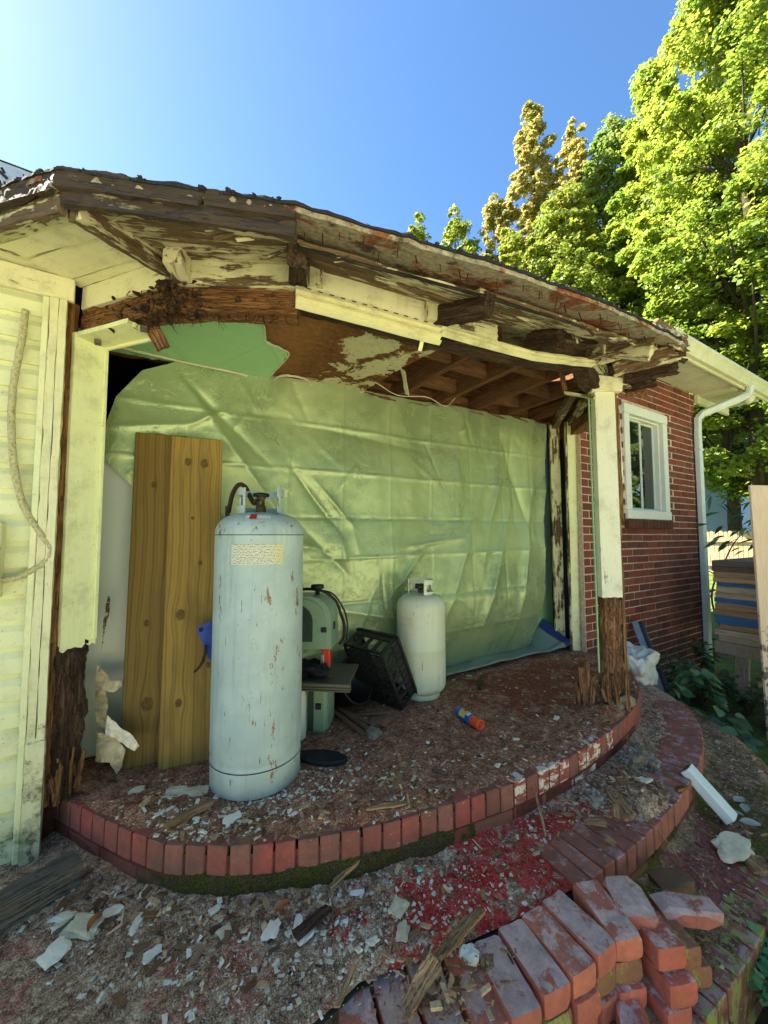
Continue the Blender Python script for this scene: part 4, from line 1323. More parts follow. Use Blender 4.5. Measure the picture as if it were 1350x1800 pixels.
for k in range(50):
    u = k / 49
    x = u * 2
    i = 3 if x < 1 else 4
    p = seg(i, .012, x - (i - 3))
    z = HT[i] + (HT[i + 1] - HT[i]) * (x - (i - 3))
    tp.append(P3(p, z + .010 + .012 * math.sin(u * math.pi) * 0 - .012 * math.sin(u * math.pi) + .003 * nz(p.x * 9, p.y * 9)))
trim_run('vinyl_trim', tp, small, MT['vinyl'], 1)
kink = tp[-1]
tp2 = [kink + V((.26, -.966, .0)) * s + V((0, 0, .012 * s)) for s in (0, .08, .16, .24, .31)]
trim_run('vinyl_trim', tp2, small, MT['peel'], -1)
# lookouts: hip at the left corner, stubs further on
def V3z(i, off, dz): 
    z = HT[i] + SOF + (EZ[i] - .045 - HT[i] - SOF) * off / .34
    return P3(bow_off(off)[i], z + dz)
board('lookout', V3z(1, .0, -.034), V3z(1, .36, -.020), .042, .055, ZUP, MT['peel'], bay, .004, (0, .012), seg=40)
board('lookout_block', P3(BOW[1].lerp(BOW[2], .12), HT[1] + .05) + V((-.01, -.01, 0)), P3(BOW[1].lerp(BOW[2], .12), HT[1] + .05) + V((-.045, -.10, .0)), .06, .085, ZUP, MT['peel'], bay, .002, (0, 0))
board('lookout', V3z(2, -.01, -.045), V3z(2, .27, -.022), .055, .075, ZUP, MT['rotdark'], bay, .009, (0, .03), seg=34)
board('lookout_block', P3(BOW[2].lerp(BOW[3], .10), HT[2] + .015) + V((0, -.02, 0)), P3(BOW[2].lerp(BOW[3], .10), HT[2] + .088) + V((0, -.02, 0)), .05, .03, (-.3, -1, 0), MT['cream2'], bay, .001, (0, 0))
board('lookout', V3z(3, .0, -.045), V3z(3, .30, -.03) + V((.05, 0, 0)), .05, .075, ZUP, MT['rotdark'], bay, .007, (0, .02), seg=34)
board('lookout_block', P3(BOW[2].lerp(BOW[3], .93), HT[3] + .012) + V((0, -.02, 0)), P3(BOW[2].lerp(BOW[3], .93), HT[3] + .088) + V((0, -.02, 0)), .055, .03, (-.25, -1, 0), MT['cream2'], bay, .001, (0, 0))
board('lookout', V3z(4, .0, -.05), V3z(4, .2, -.045), .05, .07, ZUP, MT['rotdark'], bay, .011, (0, .06), seg=30)
board('lookout', V3z(5, .0, -.03), V3z(5, .31, -.02), .045, .07, ZUP, MT['peel'], bay, .005, (0, .02), seg=30)
board('lookout', V3z(6, .0, -.03), V3z(6, .33, -.02), .045, .07, ZUP, MT['peel2'], bay, .006, (0, .02), seg=30)
# right-hand corner: collapsed layers of plank and sheathing
for (pa, pb, w, t, n_, mm, ro) in (
        ((1040, 590, 2.10), (1140, 566, 1.85), .05, .02, (-.4, -.6, -.3), 'cream2', .003),
        ((1030, 618, 2.12), (1160, 584, 1.80), .10, .02, (-.5, -.8, -.1), 'peel2', .008),
        ((1150, 575, 1.84), (1205, 606, 2.06), .085, .03, (-.3, -.9, 0), 'peel2', .012),
        ((1062, 600, 2.02), (1064, 628, 2.02), .022, .02, (-.5, -.8, 0), 'cream2', .002),
        ((1075, 652, 2.20), (1195, 618, 2.06), .085, .02, (-.4, -.8, -.2), 'peel2', .010),
        ((1095, 664, 2.28), (1200, 646, 2.12), .075, .018, (-.3, -.8, -.4), 'rotdark', .012),
        ((1095, 680, 2.36), (1160, 668, 2.26), .07, .016, (-.3, -.8, -.4), 'rotdark', .014),
        ((1098, 694, 2.40), (1140, 686, 2.36), .05, .016, (-.3, -.8, -.4), 'rot', .014)):
    board('rotten_plank', atd(pa[0], pa[1], pa[2] * 1.05), atd(pb[0], pb[1], pb[2] * 1.05), w, t, n_, MT[mm], bay, ro, (.02, .04), seg=36)
for k in range(46):               # ragged layers sagging from the collapsed corner
    t_ = R.random()
    px_, py_ = 1092 + 108 * t_ + R.uniform(-12, 6), R.uniform(600 - 4 * t_, 690 - 46 * t_)
    dd_ = (2.46 - .30 * t_) * R.uniform(1.0, 1.05)
    a_ = atd(px_, py_, dd_)
    dv_ = V((R.uniform(.4, 1), R.uniform(-.9, -.2), R.uniform(-.35, .2))).normalized()
    board('rotten_plank', a_ - dv_ * R.uniform(.02, .06), a_ + dv_ * R.uniform(.02, .07), R.uniform(.012, .05), R.uniform(.004, .012), (R.uniform(-.6, 0), -.8, R.uniform(-.6, .4)), MT[R.choice(('rotdark', 'rotdark', 'peel2', 'rot', 'peel'))], bay, R.uniform(.003, .008), (.02, .03), seg=14, twist=R.uniform(-.5, .5))
for k in range(60):               # slivers and curled paint hanging along the soffit edge
    i_, u_ = R.randrange(1, 6), R.random()
    o_ = R.choice((.27, .285, .14, .135)) + R.uniform(-.02, .02)
    zw_ = HT[i_] + (HT[i_ + 1] - HT[i_]) * u_ + SOF
    ze_ = EZ[i_] + (EZ[i_ + 1] - EZ[i_]) * u_ - .045
    a_ = P3(seg(i_, o_, u_), zw_ + (ze_ - zw_) * o_ / .34 + .002)
    d_ = (BOW[i_ + 1] - BOW[i_]).normalized() * R.choice((-1, 1)) + V((R.uniform(-.3, .3), R.uniform(-.3, .3), R.uniform(-.4, -.05)))
    board('sliver', a_, a_ + d_.normalized() * R.uniform(.02, .08), R.uniform(.004, .016), R.uniform(.0015, .004), (0, 0, 1), MT[R.choice(('rotdark', 'peel', 'peel2', 'cream2'))], bay, .0015, (0, .02), seg=10, twist=R.uniform(-.9, .9))
# left jamb (white) with stud, rotten foot and head jamb
jd = (BOW[1] - BOW[0]).normalized()
jw = V((-jd.y, jd.x, 0))
if jw.x < 0: jw = -jw
jA = V((-.272, 1.99, 0))
board('jamb', jA + jw * .07 + V((0, 0, .56)), jA + jw * .07 + V((0, 0, 1.86)), .128, .02, jd, MT['jamb'], bay, .0006, (.035, 0), seg=60)
board('jamb_stop', jA + jw * .125 + jd * .016 + V((0, 0, .60)), jA + jw * .125 + jd * .016 + V((0, 0, 1.845)), .016, .012, jd, MT['jamb'], bay)
board('stud', jA - jd * .035 + jw * .0 + V((0, 0, .0)), jA - jd * .035 + V((0, 0, 1.985)), .05, .05, jd, MT['rot'], bay, .003, (0, 0), seg=60)
board('post_foot', jA + jw * .055 - jd * .03 + V((0, 0, .0)), jA + jw * .055 - jd * .03 + V((0, 0, .64)), .105, .07, jd, MT['rotdark'], bay, .014, (.01, .08), seg=60)
hj0, hj1 = aty(172, 603, 1.93), None
h0 = jA + jw * .07 + V((0, 0, 1.852))
h1 = h0 + jd * .34 + V((0, 0, -.015))
board('head_jamb', h0, h1, .12, .018, (0, 0, 1), MT['jamb'], bay, .0006, (0, .03), seg=30)
board('head_stop', h0 + jw * .055 + V((0, 0, -.014)), h1 + jw * .055 + V((0, 0, -.014)) - jd * .03, .014, .012, (0, 0, 1), MT['jamb'], bay)
board('torn_trim', atd(266, 572, 1.53), atd(288, 615, 1.52), .052, .012, (-.4, -.8, 0), MT['rotred'], bay, .003, (.01, .01), seg=16)
for (px_, py_, dd) in ((172, 601, 1.62), (253, 577, 1.50)):
    p = atd(px_, py_, dd)
    box('latch', p - V((.012, .012, .012)), p + V((.012, .012, .008)), MT['greywood'], bay, .003)
# dark fibrous mass where header and hip meet
def hp_(): 
    if R.random() < .45:
        u = 1 - abs(R.gauss(0, .28))
        p = seg(0, R.uniform(-.03, .02), max(.3, u)); z = HT[0] + (HT[1] - HT[0]) * u
    else:
        u = abs(R.gauss(0, .14))
        p = seg(1, R.uniform(-.03, .02), min(.9, u)); z = HT[1]
    return P3(p, z - R.uniform(-.015, .125) ** 1 if True else 0)
for k in range(90):
    s_ = R.uniform(.010, .026)
    link('rot_clump', chunk_mesh('rot_clump', s_ * R.uniform(.8, 1.8), s_ * .8, s_ * R.uniform(.7, 1.6), k * 3.1, 1, 1.0), MT['rotdark'], bay, Matrix.Translation(hp_()) @ Matrix.Rotation(R.uniform(0, 6), 4, 'Z') @ Matrix.Rotation(R.uniform(-1, 1), 4, 'X'))
for k in range(110):
    a = hp_() if k < 70 else P3(seg(1, -.02, R.random()), HT[1] - .085)
    L = R.uniform(.02, .06)
    tube('wood_fibre', [a, a + V((R.uniform(-.012, .012), R.uniform(-.012, .012), -L * .5)), a + V((R.uniform(-.03, .03), R.uniform(-.03, .03), -L))], [.0022, .0016, .0004], MT['rotdark'], bay, 4)
# torn white casing hanging by the left foot
for (pts, dd, mm, tt) in (([(170, 1168), (184, 1180), (193, 1196), (212, 1196), (214, 1204), (200, 1218), (186, 1214), (190, 1240), (186, 1262), (196, 1285), (172, 1292), (166, 1240)], 1.74, 'creamflake', .006),
                      ([(188, 1258), (240, 1300), (244, 1310), (236, 1320), (205, 1300), (186, 1290)], 1.67, 'flake', .016),
                      ([(170, 1288), (202, 1292), (220, 1318), (214, 1348), (204, 1362), (192, 1340), (168, 1338)], 1.70, 'creamflake', .010),
                      ([(184, 1080), (190, 1046), (194, 1050), (193, 1075), (183, 1112), (176, 1150)], 1.76, 'cream2', .006)):
    o = slab_poly('torn_casing', jag_line([atd(x, y, dd) for x, y in pts], .008, .004, dd * 9), -ray(190, 1250), tt, MT[mm], bay, .022)
# right post, its rotten foot, green edge, splintered corner, hanging strip
pl, pr = V((2.385, 1.377, 0)), V((2.50, 1.312, 0))
pd = (pr - pl).normalized()
pn = V((pd.y, -pd.x, 0))
pm = (pl + pr) / 2
board('post', P3(pm, .652), P3(pm - pd * .005, 1.945), .126, .05, pn, MT['post'], bay, .0006, (.006, 0), seg=60)
board('post_foot', P3(pm + pd * .006 - pn * .02, .0), P3(pm + pd * .006 - pn * .02, .70), .108, .075, pn, MT['rotred'], bay, .016, (.02, .10), seg=60)
board('wall_edge', P3(pl - pd * .010 - pn * .012, .20), P3(pl - pd * .022 - pn * .012, 1.95), .008, .012, pn, MT['greenwall'], bay)
board('post_side', P3(pr + pd * .012 - pn * .02, .10), P3(pr + pd * .004 - pn * .02, 1.95), .018, .06, pn, MT['splinter'], bay, .004, (.05, .02), seg=70)
board('post_side', P3(pr + pd * .042 - pn * .03, 1.02), P3(pr + pd * .014 - pn * .0, 1.90), .026, .014, pn, MT['splinter'], bay, .004, (.12, .02), seg=50)
board('hanging_strip', P3(pr + pd * .066 - pn * .05, 1.36), P3(pr + pd * .036 - pn * .03, 1.92), .022, .006, pn, MT['post'], bay, .001, (.03, 0), seg=30)
board('post_head', P3(pl - pd * .03 + pn * .02, 1.965), P3(pr + pd * .03 + pn * .02, 1.965), .05, .09, ZUP, MT['cream'], bay)
board('post_head', P3(pl - pd * .02 + pn * .055, 1.975), P3(pr + pd * .02 + pn * .055, 1.955), .085, .018, pn, MT['cream'], bay)
a, b = atd(990, 690, 2.55), atd(1045, 700, 2.42)
board('torn_trim', a, b, .05, .012, (0, 0, 1), MT['cream2'], bay, .003, (.03, 0), seg=20)
board('torn_trim', atd(984, 640, 2.4), atd(994, 690, 2.44), .03, .008, (-.5, -.8, 0), MT['rot'], bay, .005, (.01, .02), seg=20)
# right end: leaning frame and head of the last window bay
JB = (((3.31, 2.285), (3.285, 2.275), .07, 'cream2'), ((3.335, 2.15), (3.315, 2.135), .075, 'jamb'))
for k, ((x0, y0), (x1, y1), w, mm) in enumerate(JB):
    nn = V((-.55, -.83, 0))
    board('window_jamb', (x0, y0, .0), (x1, y1, 2.07), w, .035, nn, MT[mm], bay, .001, (0, 0), seg=40)
    board('window_jamb', (x0 - .03, y0 + .02, .0), (x1 - .03, y1 + .02, 2.07), .03, .03, nn, MT['cream2'], bay, .002, (0, 0), seg=40)
    board('window_head', (x1, y1, 2.06), (x1 - .62, y1 - .60, 2.09), .05, .06, ZUP, MT['peel' if k else 'peel2'], bay, .003, (0, .04), seg=30)
for k in range(26):               # torn fibres round the rotten post feet
    base_ = pm + pd * R.uniform(-.07, .07) + pn * R.uniform(-.02, .06) if k < 16 else jA + jw * R.uniform(0, .13) + jd * R.uniform(0, .03)
    h_ = R.uniform(.04, .22)
    board('splinter', P3(base_, R.uniform(.0, .05)), P3(base_ + V((R.uniform(-.03, .03), R.uniform(-.03, .03), 0)), h_ + .03), R.uniform(.008, .022), R.uniform(.004, .009), pn, MT['splinter' if k % 3 else 'rotred'], bay, .003, (0, .05), seg=12, twist=R.uniform(-.6, .6))
# ceiling
def ZC(x): return 1.95 + .044 * max(0, x - .4)
def atc(px, py, dz=0):
    z = 1.9
    for _ in range(5):
        p = atz(px, py, z + dz)
        z = ZC(p.x)
    return atz(px, py, z + dz)
brown = [(-.24, 2.36), (-.22, 2.08)] + [(q.x, q.y) for q in bow_off(-.06)[1:4]]
pts = [V((x, y, ZC(x) + .012)) for x, y in brown] + [atc(x, y, .012) for x, y in ((800, 598), (745, 628), (690, 655), (640, 688))] + [V((1.28, 2.36, ZC(1.28) + .012))]
slab_poly('ceiling_board', jag_line(pts, .015, .010, 3), ZUP, .012, MT['ceiling'], bay)
gr = [V((x, y, ZC(x))) for x, y in ((-.21, 2.34), (-.21, 2.09), (.09, 1.70))] + [atc(x, y) for x, y in ((330, 530), (400, 540), (452, 552), (466, 575), (468, 602), (492, 612), (508, 624), (486, 650), (470, 669))]
gpts = jag_line(gr, .012, .007, 5)
slab_poly('ceiling_paint', gpts, ZUP, .009, MT['greenwall'], bay)
# torn paper lip along the tear
lip = [atc(x, y, -.003) for x, y in ((320, 541), (400, 546), (452, 556), (465, 576), (468, 602), (492, 612), (508, 624), (486, 650), (470, 668))]
lip = [p + V((nz(p.x * 50, p.y * 50) * .004, nz(p.y * 50, p.x * 50) * .004, 0)) for p in catmull(lip, 6)]
tube('torn_edge', lip, [.003 + .0015 * nz(p.x * 70, p.y * 70) for p in lip], MT['gap'], bay, 5, False)
bl = [atc(x, y, -.004) for x, y in ((182, 604), (260, 622), (340, 640), (400, 652), (470, 668), (500, 660), (540, 668), (560, 690), (620, 692), (640, 688))]
bl = [p + V((nz(p.x * 50, p.y * 50) * .006, nz(p.y * 50, p.x * 50) * .006, 0)) for p in catmull(bl, 10)]
tube('torn_edge', bl, [.006 + .002 * nz(p.x * 70, p.y * 70) for p in bl], MT['gap'], bay, 5, False)
# joists and blocking over the open part
for x in (.3, .72, 1.14, 1.52, 1.90, 2.28, 2.66, 3.04):
    y0 = 1.28 + .33 * ((x - 1.6) / 1.5) ** 2 + .07
    board('ceiling_joist', (x, y0, ZC(x) + .08), (x + .02, 2.38, ZC(x) + .075), .04, .10, ZUP, MT['grain'], bay, .002, (0, 0), seg=30)
for (x0, x1, y) in ((1.17, 1.50, 1.70), (1.55, 1.87, 1.78), (1.94, 2.25, 1.62), (2.3, 2.63, 1.86), (2.7, 3.0, 1.74), (1.55, 1.88, 2.08), (2.32, 2.62, 2.14)):
    board('blocking', (x0, y, ZC(x0) + .085), (x1, y + .015, ZC(x1) + .085), .035, .085, ZUP, MT['grain'], bay, .002, (0, 0), seg=20)
board('back_beam', (-.3, 2.40, 2.02), (3.4, 2.40, 2.15), .04, .13, ZUP, MT['rot'], bay, .006, (0, 0), seg=80)
for k in range(7):                # strips of lath and torn board hanging along the back of the opening
    x = 1.2 + k * .3
    board('hanging_strip', (x, 2.31 + R.uniform(-.04, .02), ZC(x) + .01), (x + R.uniform(.2, .4), 2.32 + R.uniform(-.06, .02), ZC(x + .3) - R.uniform(0, .02)), .05, .008, (0, -.3, 1), MT['rot'], bay, .006, (.03, .05), seg=24)
board('torn_trim', atc(708, 650), atc(716, 686) + V((0, 0, -.03)), .03, .006, (-.4, -.8, .3), MT['gap'], bay, .002, (.004, .01), seg=12)
board('torn_trim', atd(742, 600, 1.62), atd(738, 618, 1.62), .016, .005, (-.4, -.8, .1), MT['vinyl'], bay, .002, (.002, .006), seg=10)
wr = [atc(660, 672, -.01), atc(700, 695, -.02), atc(750, 698, -.02), atc(783, 714, -.02), atc(800, 700, -.01)]
tube('loose_wire', catmull(wr, 10), .003, MT['gap'], bay, 6)
box('end_sheathing', (3.385, 2.07, 1.95), (3.415, 2.56, 2.80), MT['rot'], bay, 0)
# green wall stub behind the tarp's right edge
board('wall_stub', (3.20, 2.455, 0), (3.20, 2.455, 2.12), .50, .03, (0, -1, 0), MT['greenwall'], bay)
board('wall_stub', (-.26, 2.20, 0), (-.26, 2.20, 1.94), .15, .03, (1, 0, 0), MT['jamb'], bay)
# ------------------------------------------------------------------ tarp across the opening
XL = [(0.0, .22), (.5, .2), (1.0, .12), (1.24, -.03), (1.36, -.15), (1.42, -.174), (1.53, -.176), (1.70, -.132), (1.855, -.029), (1.93, .11), (2.1, .2)]
def xl(z): return interp(z, XL)
def zt(x): return ZC(x) + .015
TARPY = 2.29
crs = []                          # creases: (x0, z0, x1, z1, amplitude, width)
for z in (.28, .56, .84, 1.12, 1.40, 1.68): crs.append((-.3, z + R.uniform(-.01, .01) + .02, 3.3, z + .05 + R.uniform(-.02, .02), R.choice((.008, -.008, .007)), .006))
for x in (.35, .72, 1.09, 1.46, 1.83, 2.2, 2.57, 2.94): crs.append((x, -.1, x + R.uniform(-.02, .02), 2.1, R.choice((.005, -.005, .004)), .006))
crs += [(.12, 1.90, .75, 1.05, .035, .04), (.10, 1.92, .55, 1.50, -.03, .03), (-.15, 1.55, .20, 1.62, .02, .02), (.2, 1.62, .36, 1.72, .03, .018), (.0, 1.36, .22, 1.15, .02, .03),
        (.78, 1.40, 1.05, 1.08, -.03, .022), (.92, 1.34, 1.15, 1.10, .025, .02), (1.05, 1.08, 1.12, .80, .03, .035), (.85, 1.05, 1.10, .80, -.025, .03), (1.15, 1.1, 1.2, .9, .02, .03),
        (.75, .98, .95, .94, .03, .03), (2.62, 1.78, 2.35, .9, .03, .04), (2.7, 1.80, 2.72, 1.2, -.02, .03), (2.62, 1.78, 2.9, 1.1, -.025, .035), (2.3, 1.3, 1.95, .5, .03, .05),
        (2.6, 1.1, 2.25, .2, .035, .06), (2.95, 1.4, 2.7, .2, .03, .05), (1.6, .95, 2.05, 1.0, .02, .016), (1.45, .62, 1.7, .9, .02, .03), (1.1, .55, 1.7, .42, .03, .04), (1.9, .7, 1.7, .15, .03, .05), (.6, 1.72, 1.6, 1.66, -.012, .03)]
rc = random.Random(5)
for k in range(34):
    x, z, a, L = rc.uniform(-.1, 3.1), rc.uniform(.1, 1.85), rc.uniform(0, 3.14), rc.uniform(.06, .3)
    crs.append((x, z, x + math.cos(a) * L, z + math.sin(a) * L, rc.uniform(-.012, .012), rc.uniform(.004, .014)))
def tarp_y(x, z):
    d = 0.
    for (x0, z0, x1, z1, A, w) in crs:
        dx, dz = x1 - x0, z1 - z0
        L2 = dx * dx + dz * dz
        t = ((x - x0) * dx + (z - z0) * dz) / L2
        if t < -.25 or t > 1.25: continue
        L = math.sqrt(L2)
        s = abs((x - x0) * dz - (z - z0) * dx) / L
        if s > 5 * w: continue
        tp_ = 1.0 if L > 1.5 else max(0., 1 - abs(t - .5) / .75) ** .7
        d += A * math.exp(-s / w) * tp_
    tri = lambda q: abs((q % 2.0) - 1.0) - .5
    d += .014 * tri(x / .365 + .3) + .014 * tri(z / .28 + .8) + .006 * tri((x + z * .6) / .5)
    d += .030 * nz(x, z * .5, 0, 1.7, 4) + .010 * nz(x * 1.6, z * .5, 0, 4, 2) + .002 * nz(x, z, 0, 17, 9)
    sag = .09 * math.exp(-((x - 2.3) / .7) ** 2 - ((z - .35) / .35) ** 2) + .05 * math.exp(-((x - 1.2) / .4) ** 2 - ((z - .75) / .3) ** 2)
    # the bottom is gathered towards the house
    return TARPY - d - sag * .5 + .13 * max(0, .55 - z) / .55 * max(0., min(1., (x - 1.2) / .6))
tarp = empty('tarp', (1.5, 2.25, 0), 'green-silver plastic tarp with fold creases hung across the opening', 'tarp')
nu, nvv = 300, 190
vs, fs = [], []
for j in range(nvv + 1):
    for i in range(nu + 1):
        v, u = j / nvv, i / nu
        z = v * 1.0
        xr = 3.06 + .14 * v + .012 * math.sin(v * 9) - .04 * max(0, .3 - v) / .3
        zt_ = v * 1.96
        x0 = xl(zt_)
        x = x0 + (xr - x0) * u
        z = .02 + v * (zt(x) - .02)
        vs.append((x, tarp_y(x, z), z))
for j in range(nvv):
    for i in range(nu):
        a = j * (nu + 1) + i
        fs.append((a, a + 1, a + nu + 2, a + nu + 1))
sh = put('sheet', vs, fs, MT['tarp'], tarp, True)
# flap lying on the floor with a blue hem raised at its right end
def flap_pt(u, v):                # u along the wall 0..1, v towards the camera
    x = 1.66 + 1.60 * u
    y = 2.42 - (.25 + .05 * nz(u * 4, 0, 2)) * v + .02
    zz = .022 + .014 * nz(x * 6, y * 12, 3) + .028 * math.exp(-((v - .93) / .10) ** 2)
    r = max(0., (u - .86) / .14)
    zz += .20 * r * (1 - v) ** .8 + .02 * r
    x += .05 * r * (v - .3)
    y -= .02 * r
    return V((x, y, max(zz, hz(min(x, 3.2), y) + .004)))
vs, fs = [], []
nu2, nv2 = 70, 18
for i in range(nu2 + 1):
    for j in range(nv2 + 1): vs.append(flap_pt(i / nu2, j / nv2))
for i in range(nu2):
    for j in range(nv2):
        a = i * (nv2 + 1) + j
        fs.append((a, a + nv2 + 1, a + nv2 + 2, a + 1))
MT['flap'] = flat_mat('tarp_grey_reverse', S(150, 164, 150), .35, .5, .1, .25, .25, 14)
o = put('floor_flap', vs, fs, MT['flap'], tarp, True)
vs, fs = [], []
for i in range(3):
    for j in range(nv2 + 1): vs.append(flap_pt(.955 + .0225 * i, j / nv2) + V((0, -.004, .004)))
for i in range(2):
    for j in range(nv2):
        a = i * (nv2 + 1) + j
        fs.append((a, a + nv2 + 1, a + nv2 + 2, a + 1))
put('hem', vs, fs, MT['hem'], tarp, True)
hl = [(3.06 + .14 * v + .012 * math.sin(v * 9) - .04 * max(0, .3 - v) / .3 + .004, tarp_y(3.06 + .14 * v, v * 1.95) + .006, 0.02 + v * 2.02) for v in [k / 40 for k in range(41)]]
tube('edge_cord', hl, .010, MT['hem'], tarp, 6)

# ------------------------------------------------------------------ gas cylinders
def arc_patch(name, r, a0, a1, z0, z1, mat, parent, loc, n=20, slope=0.):
    vs, fs, uv = [], [], []
    for k in range(n + 1):
        a = a0 + (a1 - a0) * k / n
        for (z, w) in ((z0, 0), (z1, 1)):
            rr = r - slope * w
            vs.append((rr * math.cos(a), rr * math.sin(a), z)); uv.append((k / n, w))
    for k in range(n): fs.append((2 * k, 2 * k + 2, 2 * k + 3, 2 * k + 1))
    o = put(name, vs, fs, mat, parent, True, Matrix.Translation(V(loc)))
    ul_ = o.data.uv_layers.new(name='UVMap')
    for lp_ in o.data.loops: ul_.data[lp_.index].uv = uv[lp_.vertex_index]
    return o
def ring_band(name, r, t, a0, a1, z0, z1, mat, parent, loc, n=28):
    vs, fs = [], []
    for k in range(n + 1):
        a = a0 + (a1 - a0) * k / n
        c_, s_ = math.cos(a), math.sin(a)
        for (rr, z) in ((r, z0), (r + t, z0), (r + t, z1), (r, z1)): vs.append((rr * c_, rr * s_, z))
    for k in range(n):
        for q in range(4): fs.append((4 * k + q, 4 * k + (q + 1) % 4, 4 * k + 4 + (q + 1) % 4, 4 * k + 4 + q))
    fs += [(3, 2, 1, 0), tuple(4 * n + q for q in range(4))]
    return put(name, vs, fs, mat, parent, False, Matrix.Translation(V(loc)))
t1 = V((.447, 1.785, 0))
t1.z = hz(t1.x, t1.y) - .004
ca = math.atan2(-t1.y, -t1.x)     # direction towards the camera
tk = empty('propane_tank', t1, 'tall grey-blue propane cylinder with worn paper label, near the left post', 'gas cylinder')
r = .188
prof = [(r * .97, 0), (r * .985, .003), (r * .985, .075), (r * 1.0, .088), (r * 1.0, .10), (r * .975, .112), (r * .985, .125), (r, .135)]
prof += [(r, .135 + .895 * k / 12) for k in range(1, 12)] + [(r, 1.018), (r * 1.003, 1.02), (r * 1.003, 1.026), (r, 1.028)]
for k in range(1, 13):
    a = k / 12 * math.pi / 2
    prof.append((max(.001, r * (.28 + .72 * math.cos(a) ** .8) if k < 12 else r * .28), 1.028 + .092 * math.sin(a)))
prof += [(r * .1, 1.124), (.001, 1.124)]
lathe('cylinder_body', prof, MT['tankblue'], tk, 72, t1)
for (z_, h_) in ((.098, .004), (1.0215, .003)): arc_patch('weld_seam', r * 1.003 + .0008, ca - 1.6, ca + 1.6, z_, z_ + h_, MT['rust'], tk, t1, 60)
arc_patch('paper_label', r + .0015, ca - .62, ca + .50, .905, .985, MT['label'], tk, t1)
def dome_r(z):
    a = math.asin(min(1, (z - 1.028) / .092))
    return .188 * (.28 + .72 * math.cos(a) ** .8)
for (nm_, a0_, a1_, z0_, z1_, mm_, ee) in (('warning_sticker', -.40, .26, 1.088, 1.102, 'labelwhite', .003), ('hazard_diamond', -.28, -.10, 1.086, 1.106, 'hazard', .005)):
    arc_patch(nm_, dome_r(z0_) + ee, ca + a0_, ca + a1_, z0_ + ee * .4, z1_ + ee * .6, MT[mm_], tk, t1, slope=dome_r(z0_) - dome_r(z1_))
cz0 = 1.10
ring_band('collar', .095, .005, ca + .9, ca + 2 * math.pi - .72, cz0, cz0 + .048, MT['tankblue'], tk, t1)
ring_band('collar', .095, .005, ca + .9, ca + 2 * math.pi - .72, cz0 + .095, cz0 + .125, MT['tankblue'], tk, t1)
for (q, w_) in ((.96, .10), (2.1, .2), (3.14, .2), (4.2, .2), (5.5, .10)):
    ring_band('collar', .0949, .0052, ca + q - w_ / 2, ca + q + w_ / 2, cz0 + .046, cz0 + .097, MT['tankblue'], tk, t1, 6)
ring_band('collar_hook', .0945, .0062, ca + .78, ca + 1.0, cz0 + .02, cz0 + .14, MT['tankblue'], tk, t1, 6)
vt = t1 + V((0, 0, 1.12))
lathe('valve_body', [(.022, 0), (.022, .03), (.016, .034), (.016, .062), (.02, .066), (.02, .075), (.001, .075)], MT['brass'], tk, 20, vt)
lathe('valve_wheel', [(.001, .074), (.034, .074), (.036, .078), (.034, .088), (.01, .092), (.001, .092)], MT['black'], tk, 28, vt)
vd = V((math.cos(ca - .35), math.sin(ca - .35), 0))
vo = tube('valve_outlet', [vt + V((0, 0, .046)) + vd * s for s in (.0, .03, .034, .045, .046, .043)], [.014, .014, .018, .018, .012, .0115], MT['brass'], tk, 18)
tube('valve_mouth', [vt + V((0, 0, .046)) + vd * .0462, vt + V((0, 0, .046)) + vd * .0468], .011, MT['black'], tk, 18)
hp = [atd(399, 925, 1.90), atd(402, 900, 1.90), atd(409, 868, 1.88), atd(420, 852, 1.87), atd(431, 856, 1.85), atd(437, 868, 1.83), atd(443, 880, 1.80), atd(447, 885, 1.78)]
pg = tube('bent_pipe', catmull([V((hp[0].x, hp[0].y, .02))] + hp, 8), .0105, MT['rust'], None, 12)
tag(pg, 'rusty pipe with crook end standing behind the tall cylinder', 'pipe')

t2 = V((1.563, 2.09, 0))
t2.z = hz(t2.x, t2.y)
cb = math.atan2(-t2.y, -t2.x)
tk2 = empty('propane_tank', t2, 'short cream propane cylinder standing against the tarp', 'gas cylinder')
r = .157
prof = [(.115, 0), (.118, .002), (.118, .03), (.112, .034)] + [(r * (.72 + .28 * math.sin(k / 8 * math.pi / 2)), .034 + .05 * (1 - math.cos(k / 8 * math.pi / 2))) for k in range(9)]
prof += [(r, .2), (r, .303), (r * 1.006, .305), (r * 1.006, .312), (r, .314), (r, .45), (r, .56)]
for k in range(1, 13):
    a = k / 12 * math.pi / 2
    prof.append((r * (.3 + .7 * math.cos(a) ** .75) if k < 12 else r * .3, .56 + .085 * math.sin(a)))
prof += [(r * .1, .648), (.001, .648)]
lathe('cylinder_body', prof, MT['tankcream'], tk2, 64, t2)
arc_patch('paper_label', r + .0015, cb - 1.05, cb - .32, .455, .515, MT['label'], tk2, t2, 14)
ring_band('collar', .078, .005, cb + .25, cb + 5.0, .635, .66, MT['tankcream'], tk2, t2)
ring_band('collar', .078, .005, cb + .25, cb + 5.0, .705, .735, MT['tankcream'], tk2, t2)
for (q, w_) in ((.36, .22), (2.2, .4), (3.6, .4), (4.9, .2)): ring_band('collar', .0779, .0053, cb + q - w_ / 2, cb + q + w_ / 2, .658, .707, MT['tankcream'], tk2, t2, 6)
lathe('valve_wheel', [(.001, .02), (.03, .02), (.032, .028), (.03, .05), (.001, .05)], MT['black'], tk2, 20, t2 + V((vd.x * .012, 0, .655)))
lathe('valve_body', [(.018, 0), (.018, .03), (.001, .03)], MT['brass'], tk2, 16, t2 + V((0, 0, .645)))

